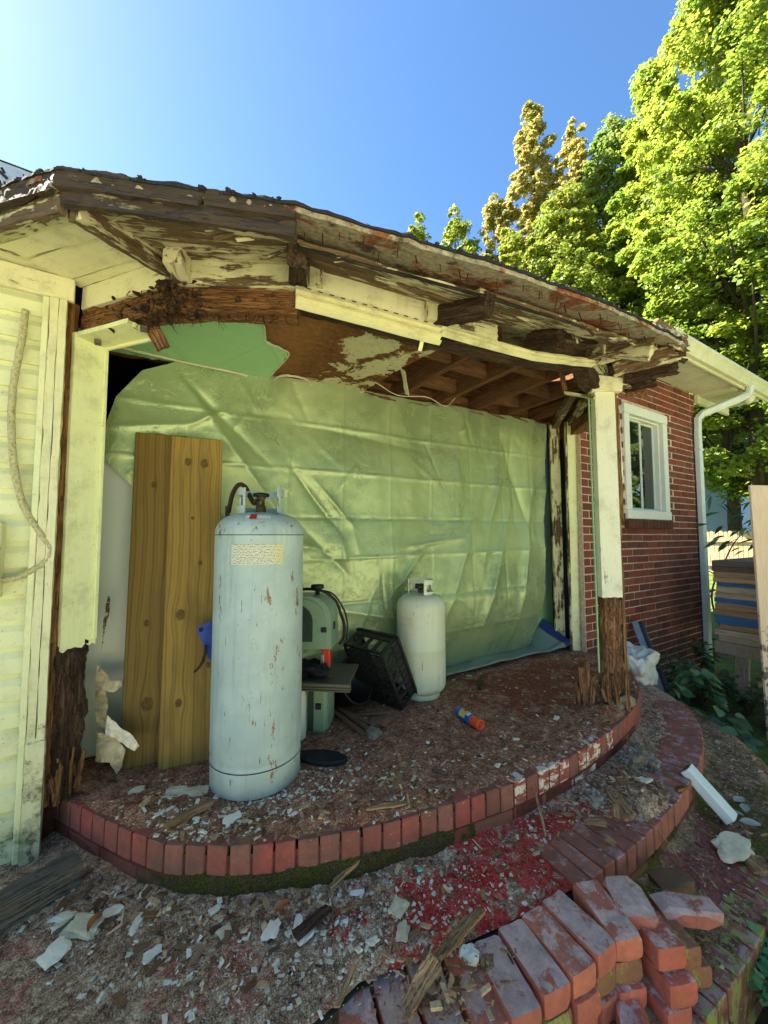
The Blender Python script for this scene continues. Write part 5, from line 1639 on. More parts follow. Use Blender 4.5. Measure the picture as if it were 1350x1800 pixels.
# ------------------------------------------------------------------ leaning lumber and the white panel
def plank(px_top, z0_, xb, yb, xt, yt, L, w, t, mat, label):
    a, b = V((xb, yb, 0)), V((xt, yt, 0))
    a.z = hz(xb, yb) - .004
    h = math.sqrt(L * L - (b - a).xy.length ** 2)
    b.z = a.z + h
    o = board('lumber_plank', a, b, w, t, (-.15, -1, .12), mat, None, bev=.004)
    return tag(o, label, 'plank', 'treated planks leaning on the tarp')
MT['lum1'] = lumber('treated_plank_a', [(.26, .02, .026), (.62, .035, .014), (1.28, .03, .013), (.46, -.04, .01)], S(120, 97, 46))
MT['lum2'] = lumber('treated_plank_b', [(1.40, -.035, .02), (1.405, .04, .017), (1.12, .012, .008), (.90, -.03, .009), (.66, .05, .022), (.27, .045, .016), (.42, -.075, .012)], S(150, 122, 58))
plank(0, 0, .060, 2.12, .072, 2.26, 1.54, .235, .038, MT['lum1'], 'left treated plank, half hidden behind the other leaning plank')
plank(0, 0, .205, 2.035, .225, 2.20, 1.535, .235, .038, MT['lum2'], 'right treated plank with two dark knots near its top')
wp_ = board('appliance_panel', (.0, 2.335, .0), (.0, 2.345, 1.43), .44, .05, (0, -1, 0), MT['appliance'], None, bev=.012)
tag(wp_, 'smooth white panel standing upright behind the leaning planks', 'panel')
# blue flap with eyelet and rusty hook beside the planks
bf = empty('tarp_scrap', aty(365, 1120, 2.0), 'scrap of blue tarp with black eyelet behind the tall cylinder', 'tarp scrap')
q = [aty(344, 1104, 2.0), aty(368, 1092, 2.0), aty(420, 1095, 2.02), aty(420, 1180, 2.02), aty(366, 1158, 2.0), aty(356, 1132, 2.0)]
slab_poly('cloth', q, (0, -1, 0), .003, MT['bluecloth'], bf)
e = aty(353, 1107, 1.994)
lathe('eyelet', [(.004, 0), (.009, 0), (.009, .003), (.004, .003), (.004, 0)], MT['black'], bf, 14, e).rotation_euler = (math.pi / 2, 0, 0)
hk = tube('iron_hook', catmull([aty(362, 1135, 1.985), aty(359, 1155, 1.985), aty(352, 1170, 1.985), aty(341, 1182, 1.99)], 6), [.006] * 18 + [.004], MT['rust'], None, 8)
tag(hk, 'dark curved iron hook against the right treated plank', 'hook')

# ------------------------------------------------------------------ band saw
bs = V((.84, 2.03, 0))
bs.z = hz(bs.x, bs.y)
saw = empty('band_saw', bs, 'small sage-green bench band saw behind the tall cylinder', 'band saw')
sx = V((.80, -.60, 0))            # its right (towards the table edge), seen from the camera
sy = V((.60, .80, 0))             # away from the camera
SM = Matrix((sx, sy, ZUP)).transposed().to_4x4()
SM.translation = bs
def sbox(nm, lo, hi, mat, bev=.004, segs=1):
    o = box(nm, lo, hi, mat, None, bev, segs)
    o.matrix_basis = SM @ o.matrix_basis
    attach(o, saw)
    return o
sbox('base', (-.16, -.09, .0), (.06, .10, .30), MT['saw'], .02, 3)
sbox('base_rib', (-.04, -.096, .02), (-.01, -.088, .30), MT['sawdark'], .002)
sbox('base_latch', (.0, -.099, .13), (.03, -.09, .16), MT['black'], .002)
def arch(nm, w0, w1, y0, y1, zb, zt_, mat, n=16, rad=None):
    """Upright housing with rounded top, in the saw's frame."""
    pr = [(w0, zb), (w1, zb)]
    rr = rad or min((w1 - w0) / 2, .1)
    for k in range(n + 1):
        a = k / n * math.pi / 2
        pr.append((w1 - rr + rr * math.cos(a), zt_ - rr + rr * math.sin(a)))
    for k in range(n + 1):
        a = math.pi / 2 + k / n * math.pi / 2
        pr.append((w0 + rr + rr * math.cos(a), zt_ - rr + rr * math.sin(a)))
    m = len(pr)
    vs = [(x, y0, z) for x, z in pr] + [(x, y1, z) for x, z in pr]
    fs = [tuple(range(m)), tuple(range(2 * m - 1, m - 1, -1))] + [(i, m + i, m + (i + 1) % m, (i + 1) % m) for i in range(m)]
    o = put(nm, vs, fs, mat, None, False, SM.copy())
    attach(o, saw)
    return o
arch('head_housing', -.22, .075, -.075, .085, .43, .70, MT['saw'], rad=.12)
arch('head_door', -.215, .045, -.088, -.076, .45, .685, MT['saw'], rad=.11)
arch('door_recess', -.20, -.02, -.095, -.089, .47, .66, MT['sawdark'], rad=.09)
sbox('column', (-.21, -.05, .30), (-.13, .07, .44), MT['sawdark'], .006)
sbox('door_latch', (.025, -.097, .52), (.055, -.089, .545), MT['black'], .002)
sbox('door_latch', (.076, -.03, .52), (.082, .0, .56), MT['black'], .002)
sbox('blade_guard', (.02, -.06, .335), (.065, -.02, .432), MT['redguard'], .005)
sbox('guide_block', (.015, -.066, .325), (.035, -.03, .40), MT['steel'], .003)
sbox('blade', (.036, -.042, .28), (.044, -.040, .335), MT['steel'], 0)
sbox('table', (-.13, -.17, .282), (.19, .13, .294), MT['castiron'], .003)
sbox('fence_rail', (-.10, -.205, .262), (.20, -.175, .300), MT['castiron'], .003)
for k in range(2): sbox('rail_groove', (-.101, -.207, .27 + .012 * k), (.201, -.2045, .274 + .012 * k), MT['blackmatte'], 0)
lathe('tension_knob', [(.001, 0), (.012, 0), (.012, .03), (.035, .034), (.037, .045), (.034, .054), (.001, .056)], MT['black'], saw, 20, SM @ V((-.02, 0, .70)))
cord = [SM @ V(p) for p in ((-.20, .03, .70), (-.10, .02, .725), (.0, .03, .715), (.07, .05, .66), (.10, .06, .58), (.12, .05, .53), (.115, .06, .46), (.09, .07, .42))]
tube('power_cord', catmull(cord, 8), .008, MT['blackmatte'], saw, 8)
cord = [SM @ V(p) for p in ((-.05, .05, .72), (.05, .05, .70), (.11, .06, .62), (.135, .06, .54), (.13, .06, .44))]
tube('power_cord', catmull(cord, 8), .005, MT['blackmatte'], saw, 6)
# rag on the saw table, dry leaf
rg = chunk_mesh('rag', .16, .14, .07, 4.4, 4, .8)
o = link('rag', rg, MT['blackmatte'], None, SM @ Matrix.Translation((-.05, -.07, .315)))
tag(o, 'crumpled black rag on the band saw table', 'rag')
def leaf_mesh(name, L, W, curl, seed):
    vs, fs = [], []
    n = 6
    for i in range(n + 1):
        u = i / n
        w = W * math.sin(math.pi * min(1, u * .96 + .02)) ** .8 * (1 - .25 * u)
        for k in (-1, 0, 1):
            vs.append((u * L, k * w / 2, curl * (abs(k) * .6 * W + math.sin(u * 3) * L * .3) + .002 * nz(u * 5, k, seed)))
    for i in range(n):
        for k in range(2):
            a = i * 3 + k
            fs.append((a, a + 3, a + 4, a + 1))
    return mesh(name, vs, fs, True)
o = link('dry_leaf', leaf_mesh('dry_leaf', .04, .025, .5, 1), MT['leafdry'], None, SM @ Matrix.Translation((.06, -.12, .297)))
tag(o, 'small orange dry leaf on the band saw table', 'leaf')
# white jug edge below the saw
jg = lathe('plastic_jug', [(.001, 0), (.055, 0), (.06, .01), (.06, .2), (.045, .26), (.02, .285), (.02, .30), (.001, .30)], MT['appliance'], None, 24, tuple(atz(531, 1297, .006) + V((-.035, .02, 0))))
tag(jg, 'white plastic jug peeking out beside the tall cylinder', 'jug')

# ------------------------------------------------------------------ black crate leaning, tub, laths
def crate():
    W, D, H = .30, .40, .14
    psi, th = math.radians(40), math.radians(27)
    u = RH * math.cos(psi) - FH * math.sin(psi)
    no = -FH * math.cos(psi) - RH * math.sin(psi)
    v = ZUP * math.cos(th) + no * math.sin(th)
    w = -no * math.cos(th) + ZUP * math.sin(th)
    pr_ = atz(706, 1248, .012)
    root = empty('plastic_crate', pr_, 'black lattice plastic crate tipped on its side against the short cylinder', 'crate')
    m = Matrix((w, u, v)).transposed().to_4x4()
    m.translation = pr_ - u * W / 2
    def b(nm, lo, hi, bev=.003):
        o = box(nm, lo, hi, MT['black'], None, bev)
        o.matrix_basis = m @ o.matrix_basis
        attach(o, root)
    # local: x = depth of the crate (H), y = width W, z = height D
    for k in range(15):
        y = -W / 2 + W * k / 14
        b('base_bar', (-.004, y - .0022, .01), (.004, y + .0022, D - .01), .001)
    for k in range(21):
        z = D * k / 20
        b('base_bar', (-.0035, -W / 2, z - .0022), (.0035, W / 2, z + .0022), .001)
    for (y0, y1) in ((-W / 2 - .008, -W / 2 + .004), (W / 2 - .004, W / 2 + .008)):
        b('side_wall', (.0, y0, .0), (.016, y1, D))
        b('side_wall', (H * .62, y0, .0), (H, y1, D))
        for k in range(7):
            z = D * k / 6
            b('side_rib', (.016, y0 + .002, max(0, z - .012)), (H * .62, y1 - .002, min(D, z + .012)), .002)
        b('rim', (H, y0 - .010, -.010), (H + .018, y1 + .010, D + .010))
        for k in range(9):
            b('rim_rib', (H * .66, y0 - .005 if y0 < 0 else y1 - .001, D * (k + .3) / 9), (H, y0 + .001 if y0 < 0 else y1 + .005, D * (k + .42) / 9), .001)
    for (z0, z1) in ((-.008, .004), (D - .004, D + .008)):
        b('end_wall', (.0, -W / 2, z0), (.016, W / 2, z1))
        b('end_wall', (H * .72, -W / 2, z0), (H, W / 2, z1))
        for k in range(5):
            y = -W / 2 + W * k / 4
            b('end_rib', (.016, max(-W / 2, y - .016), z0 + .002), (H * .72, min(W / 2, y + .016), z1 - .002), .002)
        b('rim', (H, -W / 2, z0 - .008), (H + .018, W / 2, z1 + .008))
crate()
tb = V((1.05, 2.19, 0))
tb.z = hz(tb.x, tb.y)
o = lathe('rubber_tub', [(.001, .005), (.10, .0), (.11, .01), (.13, .2), (.14, .21), (.14, .22), (.13, .22), (.124, .21), (.103, .02), (.001, .015)], MT['black'], None, 40, tb)
o.rotation_euler = (.0, .0, 0)
o.matrix_basis = Matrix.Translation(tb + V((0, .0, .12))) @ Matrix.Rotation(math.radians(64), 4, V((.9, .45, 0))) @ Matrix.Translation((0, 0, -.1))
tag(o, 'black rubber tub lying on its side under the crate', 'tub')
for k, (a, b, lb) in enumerate((((582, 1246), (640, 1290), 'lowest brown lath lying under the band saw table'), ((592, 1242), (652, 1284), 'middle brown lath of three under the band saw table'), ((606, 1250), (664, 1278), 'short reddish lath nearest the crate on the floor'))):
    p, q = atz(a[0], a[1], .03), atz(b[0], b[1], .02)
    tag(board('wood_lath', p, q, .022, .010, (0, 0, 1), MT['lath'], None, .001, (.004, .004), seg=20), lb, 'lath', 'laths by the saw')
tag(board('wood_lath', atz(625, 1256, .02), atz(680, 1252, .02), .018, .010, (0, 0, 1), MT['lath'], None, .001, (.004, .004), seg=20), 'brown lath lying crosswise in front of the crate', 'lath', 'laths by the saw')
for k, (x, y, s, lb) in enumerate(((668, 1268, .085, 'flat tan board scrap in front of the crate'), (655, 1288, .06, 'greyish crumbled lump beside the laths'))):
    p = atz(x, y, .02)
    o = link('board_scrap', chunk_mesh('board_scrap', s * 1.3, s, .03, k * 7.7, 2, .4), MT['lath' if k == 0 else 'fluff'], None, Matrix.Translation(p) @ Matrix.Rotation(.7 + k, 4, 'Z'))
    tag(o, lb, 'scrap')
# flip-flop sole
def sole():
    pts = []
    n = 26
    for k in range(n):
        a = 2 * math.pi * k / n
        x, y = math.cos(a) * .125, math.sin(a) * .045
        y *= 1 + .22 * math.cos(a) - .12 * math.cos(2 * a)
        pts.append((x, y))
    vs = [(x * .97, y * .97, 0) for x, y in pts] + [(x, y, .006) for x, y in pts] + [(x, y, .016) for x, y in pts] + [(x * .95, y * .93, .021) for x, y in pts]
    fs = [tuple(range(n - 1, -1, -1)), tuple(range(3 * n, 4 * n))]
    for r_ in range(3):
        for k in range(n): fs.append((r_ * n + k, r_ * n + (k + 1) % n, (r_ + 1) * n + (k + 1) % n, (r_ + 1) * n + k))
    p = atz(564, 1337, .012)
    return put('sandal_sole', vs, fs, MT['blackmatte'], None, False, Matrix.Translation((p.x, p.y, hz(p.x, p.y) + .004)) @ Matrix.Rotation(math.radians(-42), 4, 'Z'))
tag(sole(), 'black rubber sandal sole lying beside the tall cylinder', 'sandal')
# spray can
c0, c1 = atz(806, 1252, .03), atz(846, 1277, .03)
ax = (c1 - c0)
ax.z = 0
LC = ax.length
axn = ax.normalized()
sp = empty('spray_can', (c0 + c1) / 2, 'blue spray can with orange cap lying on the porch floor', 'spray can')
zc = max(hz(c0.x, c0.y), hz(c1.x, c1.y)) + .027
CM = frame(V((c0.x, c0.y, zc)), V((c1.x, c1.y, zc)), ZUP) @ Matrix.Rotation(math.pi / 2, 4, 'Y')
LC = max(LC, .155)
def canpart(nm, prof, mat, n=28, a0=0, a1=2 * math.pi):
    o = lathe(nm, prof, mat, None, n, (0, 0, 0), a0, a1)
    o.matrix_basis = CM
    attach(o, sp)
    return o
Rc = .027
canpart('can_body', [(.001, .004), (Rc * .8, .002), (Rc * .97, .0), (Rc, .004), (Rc, LC * .63), (Rc * .93, LC * .66)], MT['canblue'])
canpart('can_print', [(Rc + .0004, LC * .18), (Rc + .0004, LC * .44)], MT['canyel'], 14, math.pi * .55, math.pi * 1.5)
canpart('can_print', [(Rc + .0008, LC * .26), (Rc + .0008, LC * .36)], MT['canred'], 8, math.pi * .8, math.pi * 1.1)
canpart('can_print', [(Rc + .0006, LC * .46), (Rc + .0006, LC * .58)], MT['labelwhite'], 8, math.pi * .75, math.pi * 1.25)
canpart('cap', [(Rc * .96, LC * .64), (Rc * 1.0, LC * .66), (Rc * .98, LC * .97), (Rc * .9, LC), (Rc * .72, LC), (Rc * .70, LC * .9), (Rc * .3, LC * .88), (Rc * .28, LC * .98), (.001, LC * .98)], MT['canorange'])

# ------------------------------------------------------------------ loose bricks in front of the middle step
LBR = []
for k in range(6):                # battered bricks: chipped corners, pitted faces
    vs_, fs_ = lattice(14, 7, 5)
    out_ = []
    for (a_, b_, c_) in vs_:
        p_ = V(((a_ - .5) * .195, (b_ - .5) * .09, (c_ - .5) * .062))
        e_ = sum(1 for q_ in (a_, b_, c_) if q_ in (0, 1))
        n_ = fbm(p_.x, p_.y, p_.z, 22, k * 7.)
        p_ *= 1 - (.03 if e_ == 3 else .012 if e_ == 2 else 0) * 1.6 - max(0, n_ - .15) * (.10 if e_ == 3 else .05 if e_ == 2 else .008)
        p_ += V((nz(p_.y * 60, p_.z * 60, k), nz(p_.x * 60, p_.z * 60, k + 3.), nz(p_.x * 60, p_.y * 60, k + 6.))) * .0012
        out_.append(p_)
    LBR.append(mesh('brick', out_, fs_))
def lbrick(c, x, mat, sc=(1, 1, 1)):
    keep = BRK[:]
    BRK[:] = LBR[:5]
    o = brick(c, x, ZUP, mat, None, sc, .008)
    BRK[:] = keep
    o.name = 'loose_brick'
    return o
def loose(far, near, z, label, mat, lift=0., L=.195, w=1.0, tilt=0.):
    a, b = atz(far[0], far[1], z), atz(near[0], near[1], z)
    d = (b - a)
    d.z = 0
    d.normalize()
    c = (a + b) / 2
    c.z = z - .031
    x = (d + V((0, 0, tilt))).normalized()
    o = lbrick(c, x, mat, (L / .195, w, 1.0))
    return tag(o, label, 'brick', 'loose bricks piled on the bottom step'), c, d
ZB = -.140
tops = [((1026, 1548), (1110, 1654), 'loose', 'pink dusty loose brick, rightmost of the long top row'),
        ((970, 1574), (1066, 1666), 'loosegrey', 'grey-topped loose brick, second from the right in the top row'),
        ((934, 1596), (1028, 1702), 'loose', 'loose brick with pale pink streaks, third from the right in the top row'),
        ((898, 1624), (978, 1734), 'loosegrey', 'dusty purple-grey loose brick, fourth from the right in the top row'),
        ((856, 1652), (924, 1774), 'loosegrey', 'grey loose brick, fifth from the right in the top row'),
        ((806, 1672), (868, 1800), 'loose', 'dark red loose brick beside the white plaster lump'),
        ((742, 1690), (792, 1812), 'loosegrey', 'dark grey loose brick under the long pale splinter'),
        ((682, 1712), (718, 1826), 'loosegrey', 'broken loose brick left of the long pale splinter'),
        ((620, 1742), (642, 1850), 'loose', 'leftmost loose brick at the bottom edge')]
cols = []
for k, (f_, n_, mm, lb) in enumerate(tops):
    _, c, d = loose(f_, n_, ZB - .006 * k + (0 if k < 5 else -.01), lb, MT[mm], tilt=R.uniform(-.02, .02))
    cols.append((c, d))
ORD = ('first', 'second', 'third', 'fourth', 'fifth', 'sixth', 'seventh', 'eighth', 'ninth')
for k, (c, d) in enumerate(cols):
    for lv in (1, 2):
        cc = c + V((R.uniform(-.006, .006), R.uniform(-.006, .006), -.0645 * lv)) + d * R.uniform(-.004, .012)
        if cc.z < T3 - .02: continue
        o = lbrick(cc, d + V((R.uniform(-.05, .05), R.uniform(-.05, .05), 0)), MT['loose' if R.random() < .7 else 'looseyel'])
        tag(o, ('second-layer', 'lowest-layer')[lv - 1] + ' loose brick under the ' + ORD[k] + ' brick from the right in the top row', 'brick', 'lower layers of piled bricks')
# short pile to the right
ex = [((1128, 1600), (1172, 1655), -.165, 'loose', 'short red loose brick right of the long top row', .14),
      ((1160, 1610), (1198, 1652), -.215, 'looseyel', 'yellowish lichen-covered loose brick beside the red one', .13),
      ((1178, 1640), (1210, 1680), -.28, 'looseyel', 'mossy loose brick low on the right of the pile', .14),
      ((1138, 1650), (1178, 1700), -.235, 'loose', 'red loose brick below the short one on the right', .17),
      ((1130, 1700), (1164, 1740), -.300, 'loose', 'brown loose brick at the foot of the pile on the right', .17)]
for f_, n_, z, mm, lb, L in ex: loose(f_, n_, z, lb, MT[mm], L=L)
for (x, y, z, s, rot, mm, lb) in ((1104, 1572, -.135, (.15, .11, .055), 1.0, 'loosegrey', 'rough broken brick half lying on top of the pile'),
                                  (1205, 1588, -.20, (.2, .085, .05), -.6, 'loosegrey', 'long pink-grey brick fragment tilted at the right of the pile'),
                                  (1180, 1540, -.235, (.14, .09, .04), -.4, 'stepface', 'dark flat stone behind the tilted brick fragment'),
                                  (1112, 1784, -.29, (.12, .08, .06), .8, 'loose', 'broken pink brick end at the very bottom edge')):
    p = atz(x, y, z)
    o = link('brick_fragment', chunk_mesh('brick_fragment', *s, x * .1, 2, .22), MT[mm], None, Matrix.Translation(p - V((0, 0, s[2] * .4))) @ Matrix.Rotation(rot, 4, 'Z'))
    tag(o, lb, 'brick', 'broken bricks')

# ------------------------------------------------------------------ timber, downspout piece, strip, bag
a, b = atz(140, 1522, T2 + .055), atz(-60, 1635, T2 + .055)
a = V((a.x, a.y, T2 + .05))
b = a + (V((b.x, b.y, T2 + .05)) - a) * 2.5
tag(board('timber_beam', a, b, .085, .085, ZUP, MT['greywood'], None, .003, (.01, 0), seg=60), 'weathered grey timber lying at the foot of the clapboard corner', 'timber')
def spout_piece():
    p, q = atz(1206, 1350, T2 + .03), atz(1286, 1440, T3 + .05)
    root = rect_pipe('downspout_piece', [p, p.lerp(q, .33), p.lerp(q, .66), q], .078, .055, MT['spout'], None, (0, 0, 1))
    tag(root, 'cut length of white downspout lying across the mossy step', 'downspout')
    d = (q - p).normalized()
    for e in (p, ):
        u = d.cross(ZUP).normalized()
        w = u.cross(d)
        put('open_end', [e - d * .0015 + u * a_ * .032 + w * b_ * .021 for a_, b_ in ((-1, -1), (1, -1), (1, 1), (-1, 1))], [(0, 1, 2, 3)], MT['greywood'], root)
spout_piece()
def saw_strip():
    p, q = V((3.93, 1.74, T3 + .005)), aty(1117, 1092, 2.0)
    root = board('metal_strip', p, q, .075, .004, (-.6, -.75, .3), MT['galv'], None, 0)
    tag(root, 'galvanised metal strip with jagged teeth leaning on the brick wall', 'metal strip')
    m = frame(p, q, (-.6, -.75, .3))
    L = (q - p).length
    vs, fs = [], []
    for k in range(42):
        for r_ in range(3):
            x0 = L * k / 42
            y0 = -.037 - .012 * r_
            b_ = len(vs)
            h = R.uniform(.006, .018)
            vs += [(x0, y0, 0), (x0 + .010, y0, 0), (x0 + .005, y0 - .010, h), (x0 + .005, y0 - .004, .004)]
            fs += [(b_, b_ + 1, b_ + 2), (b_ + 1, b_ + 3, b_ + 2), (b_ + 3, b_, b_ + 2)]
    put('toothed_edge', vs, fs, MT['galv'], root, False, m)
    board('back_flange', p + V((.035, -.03, .0)), q + V((.03, -.03, 0)), .045, .003, (-.4, -.9, .2), MT['blackmatte'], root)
saw_strip()
p = atz(1122, 1196, T2)
me = chunk_mesh('plastic_bag', .30, .22, .24, 2.2, 5, .45)
for v in me.vertices: v.co += v.co.normalized() * (.03 * abs(nz(v.co.x, v.co.y, v.co.z, 14, 2)) + .012 * nz(v.co.x, v.co.y, v.co.z, 40, 5))
o = link('plastic_bag', me, MT['plastic'], None, Matrix.Translation((p.x + .06, p.y + .05, T2 + .09)))
o.data.polygons.foreach_set('use_smooth', [True] * len(o.data.polygons))
tag(o, 'crumpled white plastic bag behind the right post', 'bag')

# ------------------------------------------------------------------ upright stump splinter, wood scraps, plaster lumps
st = empty('splintered_stump', atz(1035, 1245, .0), 'upright splintered piece of rotten wood on the floor before the right post', 'wood stump')
b0 = atz(1036, 1243, .0)
for k in range(11):
    q = b0 + V((R.uniform(-.045, .045), R.uniform(-.03, .03), 0))
    q.z = hz(q.x, q.y) - .01
    h = R.uniform(.14, .28) if k else .31
    tl = V((R.uniform(-.03, .03) + (.09 if k in (3, 7) else 0), R.uniform(-.02, .02), 0))
    board('splinter', q, q + tl + V((0, 0, h)), R.uniform(.02, .045), R.uniform(.008, .02), (-.5, -.8, 0), MT['rotred'], st, .006, (.0, .09), seg=24, twist=R.uniform(-.5, .5))
def scrap(a, b, w, t, mm, label, za=None, zb=None, rough=.004, jag=(.02, .03), bend=0., grp=None, twist=0.):
    p, q = atz(a[0], a[1], za if za is not None else 0), atz(b[0], b[1], zb if zb is not None else (za if za is not None else 0))
    if za is None:
        p.z, q.z = hz(p.x, p.y) + t * .7, hz(q.x, q.y) + t * .7
    o = board('wood_scrap', p, q, w, t, (R.uniform(-.2, .2), R.uniform(-.2, .2), 1), MT[mm], None, rough, jag, seg=30, bend=bend, twist=twist)
    return tag(o, label, 'wood scrap', grp)
scrap((284, 1464), (372, 1420), .035, .016, 'chip', 'tan rotted stick lying left of the tall cylinder base')
scrap((286, 1400), (372, 1392), .06, .006, 'creamflake', 'grey flat sheet scrap at the foot of the planks', rough=.006)
scrap((572, 1484), (742, 1412), .018, .010, 'chip', 'long thin splinter hanging over the painted brick rim', rough=.003, jag=(.05, .02), twist=.6)
scrap((640, 1434), (716, 1420), .016, .008, 'chip', 'pale splinter crossing behind the long thin one', rough=.003)
scrap((692, 1396), (724, 1342), .016, .004, 'chip', 'pale brown wood sliver on the floor before the can', rough=.002)
scrap((514, 1652), (584, 1590), .030, .014, 'rotdark', 'dark rotten stick on the step beside white flakes', T2 + .02, T2 + .03)
scrap((708, 1784), (772, 1680), .034, .010, 'chip', 'long pale splinter lying over the loose bricks, lower half', ZB - .01, ZB + .025, rough=.007, twist=.5)
scrap((764, 1688), (850, 1592), .030, .008, 'chip', 'pale splinter lying on red paint above the loose bricks', ZB + .02, T2 + .045, rough=.006, twist=-.4)
scrap((592, 1600), (664, 1580), .012, .006, 'chip', 'thin straight splinter on the middle step', T2 + .02)
scrap((664, 1572), (668, 1544), .014, .005, 'chip', 'short pale sliver standing below the mossy bricks', T2 + .02, T2 + .05)
scrap((588, 1780), (626, 1690), .016, .006, 'chip', 'thin curved sliver beside the leftmost loose brick', T2 + .01, T2 + .03, twist=.6)
scrap((1074, 1388), (1112, 1442), .05, .012, 'chip', 'bundle of light wood fibre on the middle step', T2 + .04, T2 + .04, rough=.009, twist=.8)
scrap((1024, 1444), (1072, 1448), .03, .008, 'chip', 'flat pale chip below the whitewashed bricks', T2 + .03, rough=.005)
scrap((1062, 1470), (1090, 1490), .03, .006, 'chip', 'cream wood chip near the edge of the middle step', T2 + .02, rough=.004)
scrap((1084, 1440), (1080, 1410), .024, .010, 'chip', 'short upright wood chunk on the middle step', T2 + .03, T2 + .07)
scrap((1140, 1432), (1200, 1520), .006, .004, 'chip', 'thin straw leaning from the middle step to the pile', T2 + .03, T3 + .06, rough=.001)
scrap((1140, 1560), (1215, 1580), .010, .006, 'greywood', 'grey twig lying on the flat stone', -.205)
scrap((1255, 1362), (1285, 1392), .03, .006, 'rotred', 'reddish-brown bark chip on the mossy step', T3 + .02)
scrap((1310, 1500), (1345, 1540), .05, .012, 'chip', 'light board offcut at the right edge of the mossy step', T3 + .03, T3 + .02)
scrap((1186, 1390), (1208, 1382), .025, .012, 'splinter', 'brown wood bit on the corner of the middle step', T2 + .01)
scrap((960, 1400), (930, 1350), .012, .004, 'chip', 'thin chip at the whitewashed rim', None)
scrap((846, 1190), (842, 1212), .02, .012, 'black', 'small dark bracket standing under the tarp flap', .02, .02, rough=0.001)
scrap((90, 1648), (138, 1608), .010, .006, 'greywood', 'thin grey stick beside the weathered timber', T2 + .02)
scrap((975, 1240), (1010, 1256), .022, .006, 'chip', 'small brown chip left of the splintered stump')
scrap((868, 1266), (886, 1280), .022, .006, 'chip', 'square wood chip next to the orange cap')
def lump(x, y, z, s, mm, label, rot=0., cat='plaster lump', nm='plaster_lump', grp='plaster lumps', rough=.35):
    p = atz(x, y, z)
    o = link(nm, chunk_mesh(nm, s[0], s[1], s[2] * (.55 if grp else 1.0), x * .13, 3, rough + .25), MT[mm], None, Matrix.Translation(p + V((0, 0, s[2] * .2))) @ Matrix.Rotation(rot, 4, 'Z') @ Matrix.Rotation(R.uniform(-.3, .3), 4, 'X'))
    return tag(o, label, cat, grp)
lump(827, 1686, ZB - .03, (.05, .042, .05), 'flake', 'white plaster lump standing on the loose bricks', .4)
lump(860, 1700, ZB - .04, (.05, .03, .03), 'chip', 'short brown wood stub right of the white lump', .8, 'wood stub', 'wood_stub', None)
lump(98, 1676, T2 + .01, (.055, .06, .02), 'flake', 'white plaster piece with tan edge, lowest on the left', .5)
lump(112, 1614, T2 + .01, (.05, .035, .02), 'flake', 'white plaster piece beside the weathered timber', -.4)
lump(140, 1630, T2 + .01, (.12, .05, .03), 'creamflake', 'crumbly tan plaster heap beside the timber', -.7)
lump(242, 1622, T2 + .012, (.055, .022, .012), 'flake', 'long white plaster flake left of centre on the step', .9)
lump(262, 1588, T2 + .012, (.035, .022, .012), 'flake', 'small white plaster flake just below the mossy rim', .6)
lump(196, 1604, T2 + .012, (.045, .03, .015), 'flake', 'cracked white plaster flake between two others', .3)
lump(266, 1678, T2 + .012, (.04, .026, .012), 'flake', 'white plaster chip low left on the step', .4)
lump(378, 1600, T2 + .012, (.03, .025, .014), 'flake', 'white chip in the middle under the mossy rim', .2)
lump(396, 1640, T2 + .012, (.032, .03, .016), 'creamflake', 'cream plaster chip below the middle of the rim', .2)
lump(478, 1636, T2 + .012, (.055, .04, .016), 'flake', 'long cream plaster chip beside the orange leaf', .9)
lump(524, 1624, T2 + .012, (.05, .025, .012), 'flake', 'white plaster strip next to the dark stick', 1.0)
lump(536, 1648, T2 + .012, (.045, .028, .012), 'flake', 'white plaster flake below the dark stick', .3)
lump(628, 1570, T2 + .012, (.04, .015, .010), 'flake', 'slim white chip under the moss, centre', -.3)
lump(656, 1655, T2 + .012, (.03, .02, .012), 'flake', 'white chip on the edge of the red paint', .1)
lump(700, 1598, T2 + .02, (.06, .04, .03), 'creamflake', 'frayed cream lump on the bright red paint', .5)
lump(708, 1640, T2 + .015, (.05, .03, .016), 'creamflake', 'tan flat piece on the bright red paint', .7)
lump(408, 1440, .01, (.06, .03, .012), 'flake', 'large white flake in front of the tall cylinder', .4)
lump(516, 1432, .01, (.035, .025, .014), 'flake', 'white crumb heap right of the tall cylinder base', .2)
lump(286, 1428, .01, (.06, .025, .014), 'flake', 'white flake heap left of the tall cylinder', .3)
lump(238, 1392, .01, (.06, .03, .012), 'creamflake', 'pale plaster sheet under the leaning planks', .1)
lump(978, 1264, .01, (.032, .026, .022), 'flake', 'white chunk on the floor left of the stump', .4)
lump(752, 1306, .008, (.014, .012, .012), 'flake', 'tiny white pebble in the middle of the floor', 0)
lump(874, 1346, .01, (.03, .02, .012), 'flake', 'white chip near the rim on the floor', .3)
lump(908, 1300, .01, (.03, .012, .010), 'flake', 'curved white flake right of the orange cap', -.4)
lump(1125, 1375, T2 + .02, (.10, .04, .02), 'flake', 'heap of white flakes below the grey fluff', -.2)
lump(1088, 1216, .03, (.05, .03, .05), 'flake', 'white torn chunk at the foot of the right post', .3)
lump(1064, 1228, .03, (.03, .02, .05), 'flake', 'white shard beside the splintered stump', .8)
lump(1070, 1192, .04, (.018, .018, .12), 'flake', 'narrow white strip standing at the right post foot', .2)
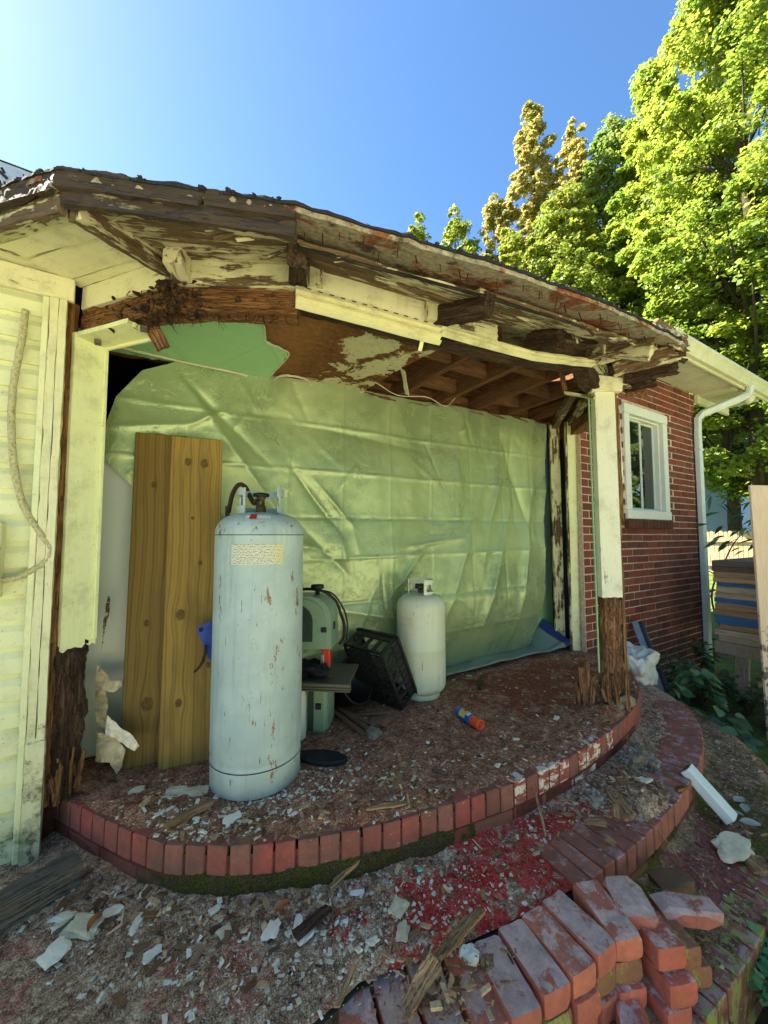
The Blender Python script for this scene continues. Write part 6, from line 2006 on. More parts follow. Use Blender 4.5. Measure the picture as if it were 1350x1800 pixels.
def fluff(x, y, z, s, label, n, seed):
    rr = random.Random(seed)
    c = atz(x, y, z)
    vs, fs = [], []
    for _ in range(n):
        d = V((rr.gauss(0, 1), rr.gauss(0, 1), rr.gauss(0, 1))).normalized()
        k = rr.random() ** .4
        p = c + V((d.x * s[0] / 2 * k, d.y * s[1] / 2 * k, abs(d.z) * s[2] * k))
        t = V((rr.gauss(0, 1), rr.gauss(0, 1), rr.gauss(0, .7))).normalized()
        L = rr.uniform(.008, .026)
        q = t.orthogonal().normalized() * rr.uniform(.001, .004)
        w = t.cross(q)
        b = len(vs)
        e = p + t * L
        m = p + t * L * .5 + w * 2.5
        vs += [p - q, p + q, m + q, m - q, e]
        fs += [(b, b + 1, b + 2, b + 3), (b + 3, b + 2, b + 4)]
    me = chunk_mesh('core', s[0] * .8, s[1] * .8, s[2] * .9, seed, 3, .8)
    b = len(vs)
    vs += [v.co + c + V((0, 0, s[2] * .35)) for v in me.vertices]
    fs += [tuple(b + i for i in f.vertices) for f in me.polygons]
    bpy.data.meshes.remove(me)
    return tag(put('insulation_clump', vs, fs, MT['fluffs']), label, 'insulation')
def fluffs_mat():
    a = M('fibrous_insulation', 1.0, .05)
    r_ = a.n('ShaderNodeNewGeometry').outputs['Random Per Island']
    n = a.noise(a.wp(), 40, 6, .7)
    f = a.math('ADD', a.math('MULTIPLY', r_, .5), a.math('MULTIPLY', n, .5))
    return a.fin(a.ramp(f, [(.2, S(92, 80, 64)), (.5, S(150, 138, 118)), (.8, S(198, 188, 168))]))
MT['fluffs'] = fluffs_mat()
fluff(1112, 1345, T2 + .0, (.17, .13, .075), 'grey fluffy insulation clump on the middle step', 900, 1)
fluff(1150, 1352, T2 + .0, (.06, .06, .05), 'small grey fluff bit beside the insulation clump', 250, 2)
fluff(1050, 1408, T2 + .01, (.09, .06, .035), 'grey fluff bundle among light wood fibre', 400, 3)
lump(1092, 1238, .02, (.10, .08, .07), 'fluff', 'mossy rot heap around the right post foot', .2, 'rot heap', 'rot_heap', None, .7)
lump(1290, 1492, T3 + .03, (.15, .09, .04), 'creamflake', 'cream crumbling plaster slab on the mossy step', -.3)
lump(738, 1530, T2 + .02, (.018, .010, .006), 'mint', 'mint-green paint chip at the foot of the mossy rim', -.3, 'paint chip', 'paint_chip', None)
lump(432, 870 + 37, 1.155, (.03, .018, .01), 'flake', 'white flake lying on top of the tall cylinder', .2)
for (x, y, L, lb, mm, rot, z) in ((154, 1640, .05, 'orange-brown dry leaf left on the step', 'leafdry', .9, T2 + .02), (484, 1608, .05, 'curled orange dry leaf in the middle of the step', 'leafdry', .2, T2 + .035), (574, 1322, .04, 'orange dry leaf beside the sandal sole', 'leafdry', .6, .018),
                                 (1290, 1410, .075, 'pale dry leaf on the moss, topmost of the cluster', 'leafgrey', -.3, T3 + .03), (1275, 1425, .07, 'pale dry leaf on the moss, leftmost of the cluster', 'leafgrey', -1.2, T3 + .028), (1312, 1430, .075, 'pale dry leaf on the moss, rightmost of the cluster', 'leafgrey', .4, T3 + .03), (1300, 1445, .08, 'pale dry leaf on the moss, lowest of the cluster', 'leafgrey', -.9, T3 + .03), (1262, 1310, .07, 'grey leaf lying flat near the vine', 'leafgrey', .2, T3 + .03)):
    p = atz(x, y, z)
    o = link('dry_leaf', leaf_mesh('dry_leaf', L, L * .6, .25 if mm == 'leafgrey' else .6, x), MT[mm], None, Matrix.Translation(p) @ Matrix.Rotation(rot, 4, 'Z') @ Matrix.Rotation(R.uniform(-.2, .2), 4, 'X'))
    tag(o, lb, 'leaf', 'fallen leaves')
# ------------------------------------------------------------------ uncountable crumbs
def scatter(name, label, cat, n, mat, fn, size, aspect, thick, seed):
    rr = random.Random(seed)
    vs, fs = [], []
    for _ in range(n):
        x, y = fn(rr)
        L = size[0] * (size[1] / size[0]) ** (rr.random() ** 2.2)
        W = L * rr.uniform(*aspect)
        T = max(.0012, W * rr.uniform(*thick))
        a = rr.uniform(0, 6.283)
        tl = rr.gauss(0, .22)
        z = hz(x, y) + T * .5 + abs(tl) * L * .25
        b = len(vs)
        ca_, sa_ = math.cos(a), math.sin(a)
        for (u, v, w) in ((-1, -.6, -1), (.8, -1, -1), (1, .7, -1), (-.7, 1, -1), (-1, -.5, 1), (.7, -.8, 1), (.9, .6, 1), (-.8, .8, 1)):
            X, Y, Z = u * L / 2 * rr.uniform(.75, 1.1), v * W / 2 * rr.uniform(.7, 1.1), w * T / 2
            Z += X * tl
            vs.append((x + X * ca_ - Y * sa_, y + X * sa_ + Y * ca_, z + Z))
        fs += [(b, b + 3, b + 2, b + 1), (b + 4, b + 5, b + 6, b + 7), (b, b + 1, b + 5, b + 4), (b + 1, b + 2, b + 6, b + 5), (b + 2, b + 3, b + 7, b + 6), (b + 3, b, b + 4, b + 7)]
    return tag(put(name, vs, fs, mat), label, cat, kind='stuff')
def chip_stuff_mat(name, cols):
    a = M(name, .92, .2)
    r_ = a.n('ShaderNodeNewGeometry').outputs['Random Per Island']
    n = a.noise(a.wp(), 120, 5, .7)
    c = a.ramp(r_, [(i / (len(cols) - 1), k) for i, k in enumerate(cols)])
    return a.fin(a.mix(a.step(n, .4, .7, 0, .5), c, a.mix(.6, c, (.02, .012, .008, 1))), a.bump(n, .6, .003))
MT['chips'] = chip_stuff_mat('wood_crumbs', [S(84, 58, 40), S(142, 104, 72), S(112, 78, 54), S(196, 156, 108), S(100, 70, 50), S(234, 198, 148), S(160, 118, 82)])
MT['flakes'] = chip_stuff_mat('paint_crumbs', [S(236, 226, 198), S(242, 234, 212), S(214, 200, 168), S(226, 220, 196)])
def on_line(rr, o0, o1, u0=0., u1=1.):
    i = int((u0 + (u1 - u0) * rr.random()) * (len(SLAB) - 1))
    p = SLAB[i] + SNRM[i] * rr.uniform(o0, o1)
    return p.x, p.y
def f_floor(rr):
    if rr.random() < .55:
        i = int(rr.uniform(.05, .80) * (len(SLAB) - 1))
        p = SLAB[i] - SNRM[i] * (.02 + abs(rr.gauss(0, .16)))
        return p.x, p.y
    while True:
        x, y = rr.uniform(-.15, 3.2), rr.uniform(1.25, 2.25)
        if off_of(x, y) < -.02: return x, y
def f_step(rr):
    if rr.random() < .45: return on_line(rr, .01, .16, .05, .82)
    if rr.random() < .45:
        x, y = rr.gauss(1.9, .22), rr.gauss(1.03, .06)
        return (x, y) if .02 < off_of(x, y) < .3 else on_line(rr, .02, .25, .4, .75)
    return on_line(rr, .02, .30, .03, .85)
def f_step3(rr): return on_line(rr, .33, .6, .45, .88)
scatter('wood_crumbs', 'brown wood crumbs strewn over the porch floor', 'debris', 4600, MT['chips'], f_floor, (.003, .05), (.12, .6), (.08, .3), 1)
scatter('wood_crumbs', 'tan and brown wood crumbs strewn over the middle step', 'debris', 5600, MT['chips'], f_step, (.003, .05), (.12, .6), (.08, .3), 2)
scatter('wood_crumbs', 'fine wood crumbs strewn over the mossy bottom step', 'debris', 2200, MT['chips'], f_step3, (.004, .035), (.12, .5), (.12, .35), 3)
def f_pile(rr):
    p = atz(rr.gauss(770, 55), rr.gauss(1725, 40), ZB)
    return p.x, p.y
_hz = hz
hz = lambda x, y: ZB - .012
scatter('wood_crumbs', 'wood crumbs lying on the loose bricks at bottom centre', 'debris', 420, MT['chips'], f_pile, (.004, .05), (.12, .6), (.1, .4), 12)
hz = _hz
def fl_floor(rr):
    if rr.random() < .6: return rr.gauss(.38, .3), 1.44 + abs(rr.gauss(0, .16)) if rr.random() < .5 else rr.uniform(1.45, 1.8)
    return f_floor(rr)
def fl_ok(f):
    def g(rr):
        while True:
            x, y = f(rr)
            if off_of(x, y) < -.02: return x, y
    return g
scatter('paint_flakes', 'white paint flakes strewn over the porch floor', 'debris', 2600, MT['flakes'], fl_ok(fl_floor), (.002, .026), (.4, .9), (.08, .2), 4)
scatter('paint_flakes', 'white paint flakes strewn over the middle step', 'debris', 3000, MT['flakes'], lambda rr: on_line(rr, .01, .3 + (.25 if rr.random() < .3 else 0) * 0, .05, .8) if rr.random() < .5 else (rr.gauss(.55, .35), 1.22 + rr.gauss(-.1, .1)), (.002, .024), (.4, .9), (.1, .3), 5)
scatter('paint_flakes', 'white paint flakes strewn over the mossy bottom step', 'debris', 300, MT['flakes'], f_step3, (.003, .014), (.4, .9), (.1, .3), 6)
# ------------------------------------------------------------------ stacked sheets on a sawhorse, leaning plywood
sx0 = 4.93
zlo, zhi = atx(1258, 1125, sx0).z, atx(1258, 985, sx0).z
sy1 = atx(1257, 1050, sx0).y
lay = [('e_dark', .05, 'topmost weathered dark sheet of the stack by the downspout'), ('e_dark', .045, 'second weathered dark sheet from the top of the stack'), ('e_brown', .05, 'dark brown sheet, third from the top of the stack'), ('e_tan', .04, 'pale tan sheet above the upper blue edge in the stack'),
       ('e_blue', .035, 'sheet with a blue edge, upper of the three blue ones'), ('e_grey', .05, 'greyed sheet under the upper blue edge'), ('e_grey', .05, 'greyed sheet above the middle blue edge'), ('e_blue', .04, 'sheet with a blue edge, middle of the three blue ones'), ('e_brown', .055, 'brown sheet under the middle blue edge'), ('e_brown', .05, 'brown sheet above the lowest blue edge'),
       ('e_blue', .07, 'thick blue-edged sheet, lowest of the three blue ones'), ('e_tan', .05, 'tan sheet below the lowest blue edge'), ('e_grey', .05, 'greyed sheet, second from the bottom of the stack'), ('e_grey', .05, 'lowest sheet of the stack, resting on the sawhorse')]
tot = sum(l[1] for l in lay)
z = zhi
for mm, h, lb in lay:
    h = h * (zhi - zlo) / tot
    jx, jy = R.uniform(-.03, .03), R.uniform(-.02, .02)
    o = box('wood_sheet', (sx0 + jx, .72, z - h + .0012), (sx0 + 1.1 + jx, sy1 + jy, z), MT[mm], None, .003)
    tag(o, lb, 'wood sheet', 'sheets stacked on the sawhorse')
    z -= h
hs = empty('sawhorse', (5.2, 1.2, GR), 'weathered wooden sawhorse carrying the stack of sheets', 'sawhorse')
box('top_rail', (sx0 - .02, .70, zlo - .115), (sx0 + .04, sy1 + .02, zlo - .003), MT['horse'], hs, .004)
box('top_rail', (sx0 + .9, .70, zlo - .115), (sx0 + .96, sy1 + .02, zlo - .003), MT['horse'], hs, .004)
for (x, y) in ((sx0 + .02, 1.50), (sx0 + .02, .80), (sx0 + .93, 1.50), (sx0 + .93, .80)):
    board('leg', (x, y, GR), (x + .002, y - .02, zlo - .117), .10, .05, (-1, 0, 0), MT['horse'], hs)
board('brace', (sx0 - .02, 1.62, GR + .10), (sx0 - .02, .7, GR + .10), .10, .04, (-1, 0, 0), MT['horse'], hs)
board('brace', (sx0 + .06, 1.4, GR + .16), (sx0 + .9, .9, GR + .30), .07, .03, (0, -1, 0), MT['horse'], hs)
p0 = V((4.03, 1.10, GR))
p0 = atz(1350, 1302, GR)
dirp = V((.92, -.39, 0))
pw = board('plywood_sheet', p0 + dirp * .30, p0 + dirp * .30 + V((.01, .03, 1.985)), .60, .018, (-.39, -.92, .0), MT['mold'], None, bev=.002)
tag(pw, 'tan plywood sheet with black mould standing at the right edge', 'plywood sheet')

# ------------------------------------------------------------------ plants
def leafset(name, items, mat, parent, fold=.25, shape='ovate'):
    """items: (position, direction, normal, length, width, tint)."""
    vs, fs, tn = [], [], []
    for (p, d, n, L, W, t) in items:
        d = V(d).normalized()
        s = d.cross(V(n)).normalized()
        n = s.cross(d)
        b = len(vs)
        if shape == 'ovate': prof = ((0, 0), (.18, .36), (.42, .5), (.72, .32), (1, 0))
        elif shape == 'round': prof = ((0, 0), (.2, .42), (.5, .52), (.8, .42), (1, 0.1))
        else: prof = ((0, 0), (.25, .42), (.5, .5), (.8, .25), (1, 0))
        for (u, w) in prof:
            c = V(p) + d * (u * L) - n * (u * u * L * .25)
            vs += [c + s * w * W + n * fold * w * W, c, c - s * w * W + n * fold * w * W]
            tn += [t] * 3
        for k in range(len(prof) - 1):
            a = b + 3 * k
            fs += [(a, a + 1, a + 4, a + 3), (a + 1, a + 2, a + 5, a + 4)]
    o = put(name, vs, fs, mat, parent, True)
    at = o.data.attributes.new('tint', 'FLOAT', 'POINT')
    at.data.foreach_set('value', tn)
    return o
def plant(name, label, base, stems, mat, L, W, per, spread, h, shape='ovate', seed=0, cat='plant', tilt=.3, group=None):
    rr = random.Random(seed)
    root = empty(name, base, label, cat, group)
    items = []
    for s in range(stems):
        a = rr.uniform(0, 6.283)
        tip = V(base) + V((math.cos(a) * spread * rr.uniform(.3, 1), math.sin(a) * spread * rr.uniform(.3, 1), h * rr.uniform(.6, 1.05)))
        mid = V(base).lerp(tip, .5) + V((0, 0, h * .15))
        pts = catmull([V(base) + V((rr.uniform(-.03, .03), rr.uniform(-.03, .03), 0)), mid, tip], 5)
        tube('stem', pts, [.004 - .0025 * k / len(pts) for k in range(len(pts))], MT['stem'], root, 5)
        for k in range(per):
            u = .25 + .75 * (k + rr.random()) / per
            p = pts[min(len(pts) - 1, int(u * (len(pts) - 1)))]
            b = rr.uniform(0, 6.283)
            d = V((math.cos(b), math.sin(b), rr.uniform(-.35, .35)))
            items.append((p, d, V((rr.gauss(0, tilt), rr.gauss(0, tilt) - .25, 1)), L * rr.uniform(.6, 1.15), W * rr.uniform(.6, 1.15), rr.random()))
    leafset('leaves', items, mat, root, shape=shape)
    return root
gz = lambda x, y: max(GR, -9)
def vine(label, path, L, W, n, seed, mat):
    rr = random.Random(seed)
    pts = catmull(path, 10)
    root = empty('trailing_vine', pts[0], label, 'vine')
    tube('stem', pts, .004, MT['stem'], root, 5)
    items = []
    for k in range(n):
        p = pts[int((k + rr.random()) / n * (len(pts) - 1))] + V((rr.gauss(0, .03), rr.gauss(0, .03), rr.uniform(0, .05)))
        b = rr.uniform(0, 6.283)
        items.append((p, V((math.cos(b), math.sin(b) - .3, rr.uniform(-.5, .2))), V((rr.gauss(-.2, .35), rr.gauss(-.4, .35), 1)), L * rr.uniform(.6, 1.2), W * rr.uniform(.6, 1.2), rr.random()))
    leafset('leaves', items, mat, root)
vine('broad-leaved vine running along the mossy step to the plywood', [atd(1185, 1215, 3.2), atd(1235, 1185, 3.2), atd(1262, 1240, 3.0), atd(1300, 1300, 2.7), atd(1345, 1370, 2.4)], .12, .085, 64, 3, MT['leaf_vine'])
vine('dark vine with glossy leaves along the edge of the mossy step', [atz(1195, 1240, GR + .1), atz(1240, 1275, GR + .12), atz(1290, 1330, GR + .12), atz(1345, 1420, GR + .1)], .11, .08, 80, 4, MT['leaf_vine'])
plant('weed_clump', 'leafy weeds growing between the brick wall and the metal strip', (4.02, 1.72, GR), 11, MT['leaf_vine'], .08, .045, 14, .28, .55, seed=5, cat='weeds')
plant('weed_clump', 'dark weeds at the brick wall behind the broad-leaved vine', (4.45, 1.62, GR), 12, MT['leaf_vine'], .075, .04, 14, .32, .50, seed=6, cat='weeds')
plant('weed_clump', 'low weeds under the sawhorse', (4.62, 1.35, GR), 10, MT['leaf_vine'], .07, .045, 12, .3, .30, seed=7, cat='weeds')
plant('weed_clump', 'weeds at the foot of the downspout', (5.15, 1.80, GR), 8, MT['leaf_vine'], .08, .05, 12, .2, .5, seed=8, cat='weeds')
pc = atz(1385, 1700, GR)
plant('clover_clump', 'round-leaved green weeds at the bottom right edge', pc, 60, MT['leaf_clover'], .030, .026, 16, .22, .20, 'round', 9, 'weeds', .25)
pc = atz(1385, 1790, GR)
plant('clover_clump', 'round-leaved green weeds in the bottom right corner', pc + V((-.03, -.02, 0)), 60, MT['leaf_clover'], .030, .026, 16, .20, .22, 'round', 10, 'weeds', .25)
# grass tufts at the wall foot
def tuft(label, base, n, h, seed):
    rr = random.Random(seed)
    vs, fs, tn = [], [], []
    for k in range(n):
        b = V(base) + V((rr.gauss(0, .06), rr.gauss(0, .04), 0))
        a = rr.uniform(0, 6.28)
        d = V((math.cos(a), math.sin(a), 0))
        s = V((-d.y, d.x, 0)) * .003
        q = len(vs)
        hh = h * rr.uniform(.5, 1.1)
        lean = rr.uniform(.1, .6)
        for i in range(4):
            u = i / 3
            c = b + d * (lean * hh * u * u) + V((0, 0, hh * (u - .25 * u * u)))
            vs += [c - s * (1 - u * .9), c + s * (1 - u * .9)]
            tn += [rr.random()] * 2
        for i in range(3): fs.append((q + 2 * i, q + 2 * i + 1, q + 2 * i + 3, q + 2 * i + 2))
    o = put('grass_tuft', vs, fs, MT['leaf_vine'])
    o.data.attributes.new('tint', 'FLOAT', 'POINT').data.foreach_set('value', tn)
    return tag(o, label, 'grass', kind='stuff')
tuft('grass tuft at the foot of the brick wall', (4.35, 1.82, GR), 220, .42, 1)
tuft('grass tuft beside the sawhorse leg', (4.72, 1.70, GR), 180, .40, 2)
# sapling with lance leaves behind the sheet stack
rr = random.Random(21)
sb = V((5.55, 1.62, GR))
sap = empty('sapling', sb, 'sapling with long drooping leaves behind the stacked sheets', 'sapling')
stp = catmull([sb, atd(1252, 1060, 4.6), atd(1275, 985, 4.7), atd(1298, 945, 4.75), atd(1325, 930, 4.8)], 8)
tube('stem', stp, [.012 - .008 * k / len(stp) for k in range(len(stp))], MT['stem'], sap, 6)
items = []
for (px_, py_) in ((1255, 868), (1285, 872), (1262, 905), (1240, 905), (1300, 908), (1275, 920), (1250, 925), (1290, 935), (1315, 900), (1320, 925), (1270, 945), (1262, 955), (1300, 950), (1330, 950), (1310, 965), (1290, 900), (1325, 880), (1335, 965), (1312, 935), (1282, 955), (1265, 890), (1300, 925), (1335, 915), (1245, 1000), (1242, 1050), (1250, 1070), (1256, 1040)):
    for _ in range(2):
        p = atd(px_ + rr.uniform(-8, 8), py_ + rr.uniform(-6, 6), 4.7 + rr.uniform(-.15, .2))
        items.append((p, RH * rr.choice((-1, -1, 1)) + V((rr.gauss(0, .2), rr.gauss(0, .2), -.35 + rr.gauss(0, .2))), V((rr.gauss(0, .3), rr.gauss(-.2, .3), 1)), rr.uniform(.13, .22), rr.uniform(.035, .05), rr.random() * .5))
leafset('leaves', items, MT['leaf_vine'], sap, shape='lance')

# ------------------------------------------------------------------ neighbours: house, fence
nh = empty('neighbour_house', (20, 14, GR), 'grey-blue clapboard house seen beyond the fence', 'house')
NC = atd(1302, 880, 24)           # its near corner at the right
NL = atd(1150, 880, 27.5)
NC.z = NL.z = GR
nd = (NC - NL).normalized()
nn = V((nd.y, -nd.x, 0))
if nn.dot(CAM - NC) < 0: nn = -nn
for k in range(34):
    zc_ = GR + .1 + k * .17
    board('clapboard', NL + V((0, 0, zc_)), NC + V((0, 0, zc_)), .185, .03, nn + V((0, 0, .12)), MT['bluesiding'], nh, bev=0)
vs = [NL - nn * .05, NC - nn * .05, NC - nn * 6, NL - nn * 6]
vs = [V((v.x, v.y, GR)) for v in vs] + [V((v.x, v.y, GR + 5.8)) for v in vs]
put('wall', vs, [(0, 1, 5, 4), (1, 2, 6, 5), (2, 3, 7, 6), (3, 0, 4, 7), (4, 5, 6, 7)], MT['bluesiding'], nh)
rf = [V((v.x, v.y, GR + 5.8)) for v in vs[:4]]
top = [(rf[0] + rf[3]) / 2 + V((0, 0, 2.2)), (rf[1] + rf[2]) / 2 + V((0, 0, 2.2))]
put('roof', rf + top, [(0, 1, 5, 4), (2, 3, 4, 5), (1, 2, 5), (3, 0, 4)], MT['shingle'], nh)
wc = NC - nd * 2.6 + nn * .03
for (u0, u1, z0, z1) in ((2.35, 3.1, 1.05, 2.6),):
    a = NC - nd * u1 + nn * .06
    b = NC - nd * u0 + nn * .06
    w_ = board('window', V((a.x, a.y, GR + z0 + .7)), V((b.x, b.y, GR + z0 + .7)), z1 - z0, .04, nn, MT['white'], nh)
    board('pane', a + nn * .03 + nd * .08 + V((0, 0, z0 + .7)), b + nn * .03 - nd * .08 + V((0, 0, z0 + .7)), z1 - z0 - .16, .02, nn, MT['dark'], w_, bev=0)
fn = empty('garden_fence', atz(1270, 980, GR), 'sunlit wooden board fence in the neighbour garden', 'fence')
fa, fb = atd(1200, 940, 17.0), atd(1420, 940, 15.0)
fa.z = fb.z = GR
fd = (fb - fa).normalized()
fnn = V((fd.y, -fd.x, 0))
if fnn.dot(CAM - fa) < 0: fnn = -fnn
k = 0
while k * .15 < (fb - fa).length:
    p = fa + fd * (k * .15 + .07)
    h = 1.75 + R.uniform(-.02, .02)
    w = .066
    vs = []
    for q in (0, .02):
        vs += [p - fd * w + fnn * q, p + fd * w + fnn * q, p + fd * w + fnn * q + V((0, 0, h - .05)), p + fd * .035 + fnn * q + V((0, 0, h)), p - fd * .035 + fnn * q + V((0, 0, h)), p - fd * w + fnn * q + V((0, 0, h - .05))]
    put('fence_board', vs, [tuple(range(6)), tuple(range(11, 5, -1))] + [(i, 6 + i, 6 + (i + 1) % 6, (i + 1) % 6) for i in range(6)], MT['fence'], fn)
    k += 1
for zr in (.35, 1.35): board('fence_rail', fa + fnn * .05 + V((0, 0, zr)), fb + fnn * .05 + V((0, 0, zr)), .09, .04, fnn, MT['fence'], fn)

# ------------------------------------------------------------------ trees
def tree(name, label, base, H, tr, crown, mat, ncl, per, leaf, seed, z0=.25, cl=(.5, .9), droop=.25, bark='bark', lean=(0, 0), limbs=0, void=(-.12, .5)):
    """crown: list of (height fraction, radius); clusters of leaf quads sit through it, dense near its surface."""
    rg = np.random.default_rng(seed)
    rr = random.Random(seed)
    root = empty(name, base, label, 'tree', 'trees behind the house')
    base = V(base)
    trunk = [base + V((lean[0] * u * H + rr.gauss(0, .02 * H) * u * (1 - u) * 1.2, lean[1] * u * H + rr.gauss(0, .02 * H) * u * (1 - u), H * u)) for u in [k / 10 for k in range(11)]]
    tube('trunk', trunk[:10], [tr * (1 - .93 * (k / 10) ** .8) for k in range(10)], MT[bark], root, 10)
    cen, siz = [], []
    hs = [c[0] for c in crown]
    if limbs:
        for q_ in range(limbs):
            u0 = hs[0] + (.97 - hs[0]) * (q_ + rr.random()) / limbs
            s0 = trunk[min(10, int(u0 * 10))]
            a = q_ * 2.4 + rr.uniform(-.5, .5)
            Lr = interp(min(1, u0 + .05), crown) * rr.uniform(.75, 1.25) + .3
            e0 = s0 + V((math.cos(a) * Lr, math.sin(a) * Lr, Lr * rr.uniform(.5, 1.1)))
            tube('branch', [s0, s0.lerp(e0, .5) + V((0, 0, .1 * Lr)), e0], [tr * .25, tr * .15, tr * .04], MT[bark], root, 6)
            for _ in range(max(3, ncl // limbs)):
                k_ = rr.uniform(.25, 1.08)
                cen.append(s0.lerp(e0, k_) + V((rr.gauss(0, .22), rr.gauss(0, .22), rr.gauss(0, .22))))
                siz.append(rr.uniform(*cl) * (1.1 - .35 * k_))
    while len(cen) < ncl:
        u = rr.uniform(hs[0], hs[-1])
        rad = interp(u, crown)
        if rr.random() > (rad / max(c[1] for c in crown)) ** 1.1 + .10: continue
        a = rr.uniform(0, 6.283)
        rad *= 1 + .30 * nz(math.cos(a) * 1.5, math.sin(a) * 1.5, u * 6, 1, seed)
        q = rad * (rr.random() ** .42)
        tpt = trunk[min(10, int(u * 10))]
        cp_ = V((tpt.x + q * math.cos(a), tpt.y + q * math.sin(a), base.z + u * H + rr.gauss(0, .2)))
        if mnoise.noise(cp_ * void[1] + V((seed, seed, 0))) < void[0]: continue
        cen.append(cp_)
        siz.append(rr.uniform(*cl) * (1.15 - .5 * (q / (rad + .01)) ** 2))
    for k in range(0, len(cen), max(1, len(cen) // 46)):
        c = cen[k]
        u = max(.12, min(.95, (c.z - base.z) / H - .12))
        f = u * 10
        i = min(9, int(f))
        s = trunk[i].lerp(trunk[i + 1], f - i)
        m = s.lerp(c, .55) + V((0, 0, -.03 * H * .2))
        tube('branch', [s, m, c], [tr * .28 * (1 - u * .7), tr * .16 * (1 - u * .7), tr * .04], MT[bark], root, 6)
    C = np.array([tuple(c) for c in cen])
    Sz = np.array(siz)
    ax_ = np.array([base.x, base.y])
    idx = np.repeat(np.arange(len(cen)), per)
    n = len(idx)
    d = rg.normal(size=(n, 3))
    d /= np.linalg.norm(d, axis=1)[:, None]
    rad = rg.random(n) ** .45
    off = d * rad[:, None] * Sz[idx][:, None]
    off[:, 2] *= .62
    out = C[idx] + off
    rdir = out[:, :2] - ax_
    rl = np.linalg.norm(rdir, axis=1) + 1e-6
    rdir = rdir / rl[:, None]
    out[:, 2] -= droop * np.linalg.norm(off[:, :2], axis=1)
    nr = rg.normal(scale=.55, size=(n, 3))
    nr[:, 2] += 1.0
    nr[:, :2] += rdir * .55
    nr /= np.linalg.norm(nr, axis=1)[:, None]
    t = rg.normal(size=(n, 3))
    t -= nr * (t * nr).sum(1)[:, None]
    t /= np.linalg.norm(t, axis=1)[:, None]
    b = np.cross(nr, t)
    L = leaf * (.5 + 1.1 * rg.random(n) ** 1.6)[:, None]
    W = L * .42
    vs = np.empty((n, 4, 3))
    vs[:, 0] = out - t * L * .5
    vs[:, 1] = out + b * W + nr * L * .08
    vs[:, 2] = out + t * L * .5 - nr * L * .12
    vs[:, 3] = out - b * W + nr * L * .08
    me = bpy.data.meshes.new('crown')
    me.vertices.add(n * 4)
    me.vertices.foreach_set('co', vs.reshape(-1))
    me.loops.add(n * 4)
    me.loops.foreach_set('vertex_index', np.arange(n * 4, dtype=np.int32))
    me.polygons.add(n)
    me.polygons.foreach_set('loop_start', np.arange(0, n * 4, 4, dtype=np.int32))
    me.polygons.foreach_set('loop_total', np.full(n, 4, dtype=np.int32))
    me.update()
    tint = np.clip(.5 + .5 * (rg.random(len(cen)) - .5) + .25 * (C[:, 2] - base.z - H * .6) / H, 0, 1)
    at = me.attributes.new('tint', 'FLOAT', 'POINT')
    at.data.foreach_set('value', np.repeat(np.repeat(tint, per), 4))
    me.validate()
    link('crown', me, mat, root)
def at_dist(px, d):
    p = atd(px, 941, d)
    return V((p.x, p.y, GR))
broad = [(.12, .10), (.2, .75), (.35, 1.0), (.55, .95), (.75, .7), (.9, .4), (1.0, .1)]
def cr(w, prof=broad): return [(h, r_ * w) for h, r_ in prof]
tall = [(.22, .3), (.35, .8), (.5, 1.0), (.65, .8), (.8, .55), (.92, .3), (1.02, .06)]
def hgt(py, d): return (941 - py) * d / FPX * 1.02 + EYE - GR
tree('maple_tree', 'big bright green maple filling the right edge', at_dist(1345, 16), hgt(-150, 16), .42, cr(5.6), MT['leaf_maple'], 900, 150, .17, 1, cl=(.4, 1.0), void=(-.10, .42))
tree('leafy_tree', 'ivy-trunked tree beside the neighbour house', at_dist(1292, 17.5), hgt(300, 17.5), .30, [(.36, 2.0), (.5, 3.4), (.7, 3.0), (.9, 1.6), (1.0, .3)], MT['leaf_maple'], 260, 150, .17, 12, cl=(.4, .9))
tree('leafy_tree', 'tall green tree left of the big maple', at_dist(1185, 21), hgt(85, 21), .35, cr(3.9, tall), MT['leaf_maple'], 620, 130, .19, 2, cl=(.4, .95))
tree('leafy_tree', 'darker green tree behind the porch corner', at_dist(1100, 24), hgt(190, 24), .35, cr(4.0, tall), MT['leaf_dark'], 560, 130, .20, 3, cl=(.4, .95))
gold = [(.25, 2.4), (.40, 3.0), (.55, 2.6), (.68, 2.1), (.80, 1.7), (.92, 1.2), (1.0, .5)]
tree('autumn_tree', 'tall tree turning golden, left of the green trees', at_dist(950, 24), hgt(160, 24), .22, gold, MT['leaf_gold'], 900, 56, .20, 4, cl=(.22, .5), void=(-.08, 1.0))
tree('autumn_tree', 'slim golden-topped tree between the golden and green trees', at_dist(1030, 26), hgt(185, 26), .22, [(.30, 2.4), (.5, 2.7), (.66, 2.3), (.8, 1.8), (.9, 1.2), (1.0, .5)], MT['leaf_gold'], 760, 56, .20, 5, cl=(.22, .5), void=(-.16, 1.1))
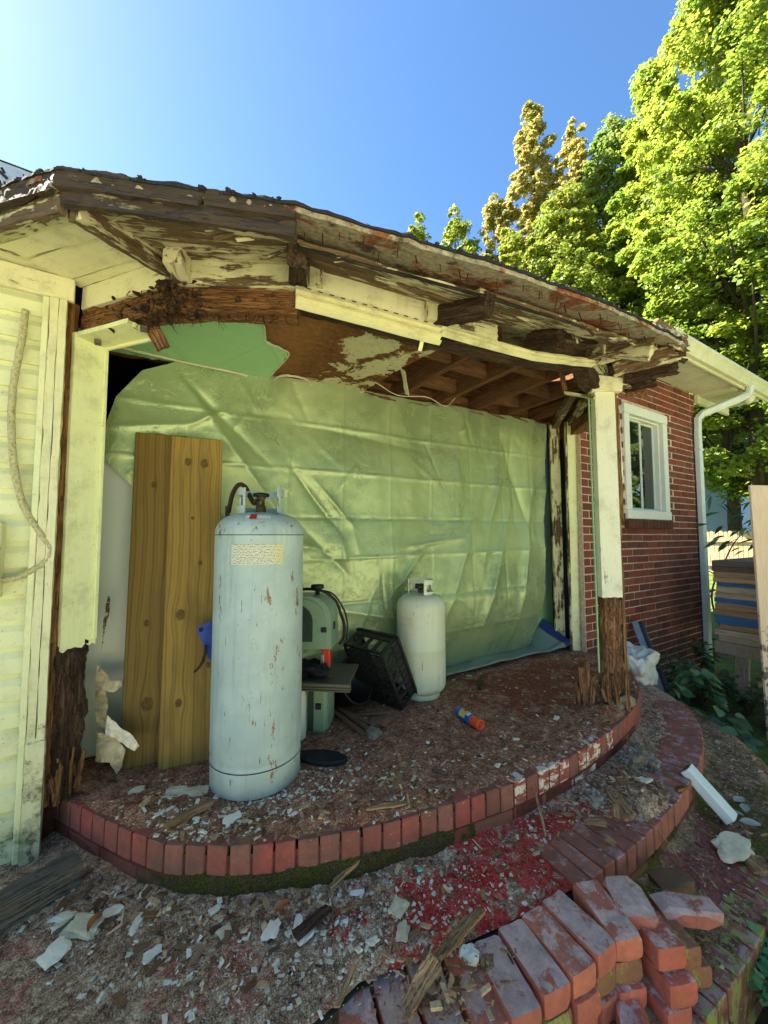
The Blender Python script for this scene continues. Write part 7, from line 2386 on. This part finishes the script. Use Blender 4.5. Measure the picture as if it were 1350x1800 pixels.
tree('autumn_tree', 'low yellow-green tree above the sagging roof edge', at_dist(1000, 21), hgt(305, 21), .2, cr(3.4), MT['leaf_lime'], 560, 100, .18, 6, cl=(.3, .75), void=(-.08, .7))
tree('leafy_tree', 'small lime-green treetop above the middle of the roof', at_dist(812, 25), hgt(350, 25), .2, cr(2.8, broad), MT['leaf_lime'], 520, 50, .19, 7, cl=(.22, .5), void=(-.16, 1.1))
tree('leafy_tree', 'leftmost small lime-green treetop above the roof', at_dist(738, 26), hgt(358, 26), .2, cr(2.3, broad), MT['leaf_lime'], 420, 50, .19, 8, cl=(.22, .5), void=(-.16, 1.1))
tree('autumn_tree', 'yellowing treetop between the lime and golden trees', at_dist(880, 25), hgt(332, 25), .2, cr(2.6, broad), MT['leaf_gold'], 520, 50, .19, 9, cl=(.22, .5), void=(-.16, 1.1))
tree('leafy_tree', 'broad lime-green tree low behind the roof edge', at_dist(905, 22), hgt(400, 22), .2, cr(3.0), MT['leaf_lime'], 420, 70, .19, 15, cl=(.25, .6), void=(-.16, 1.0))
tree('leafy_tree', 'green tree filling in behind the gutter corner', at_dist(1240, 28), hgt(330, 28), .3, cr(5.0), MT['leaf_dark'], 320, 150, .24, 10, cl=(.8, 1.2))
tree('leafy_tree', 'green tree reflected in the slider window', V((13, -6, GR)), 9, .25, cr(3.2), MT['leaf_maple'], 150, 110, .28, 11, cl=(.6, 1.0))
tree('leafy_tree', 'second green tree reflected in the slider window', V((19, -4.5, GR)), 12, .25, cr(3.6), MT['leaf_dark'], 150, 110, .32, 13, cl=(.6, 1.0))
for k, (x, y, h, lb) in enumerate(((-8, -21, 15, 'unseen green tree added to tint the light, far left behind the viewer'), (2.5, -22, 16, 'unseen green tree added to tint the light, straight behind the viewer'), (12, -17, 15, 'unseen green tree added to tint the light, right behind the viewer'))):  # added out of view: they cover blue sky and send back green light
    tree('added_tree', lb, V((x, y, GR)), h, .3, cr(4.8), MT['leaf_dark'], 160, 60, .5, 30 + k, cl=(.8, 1.3))
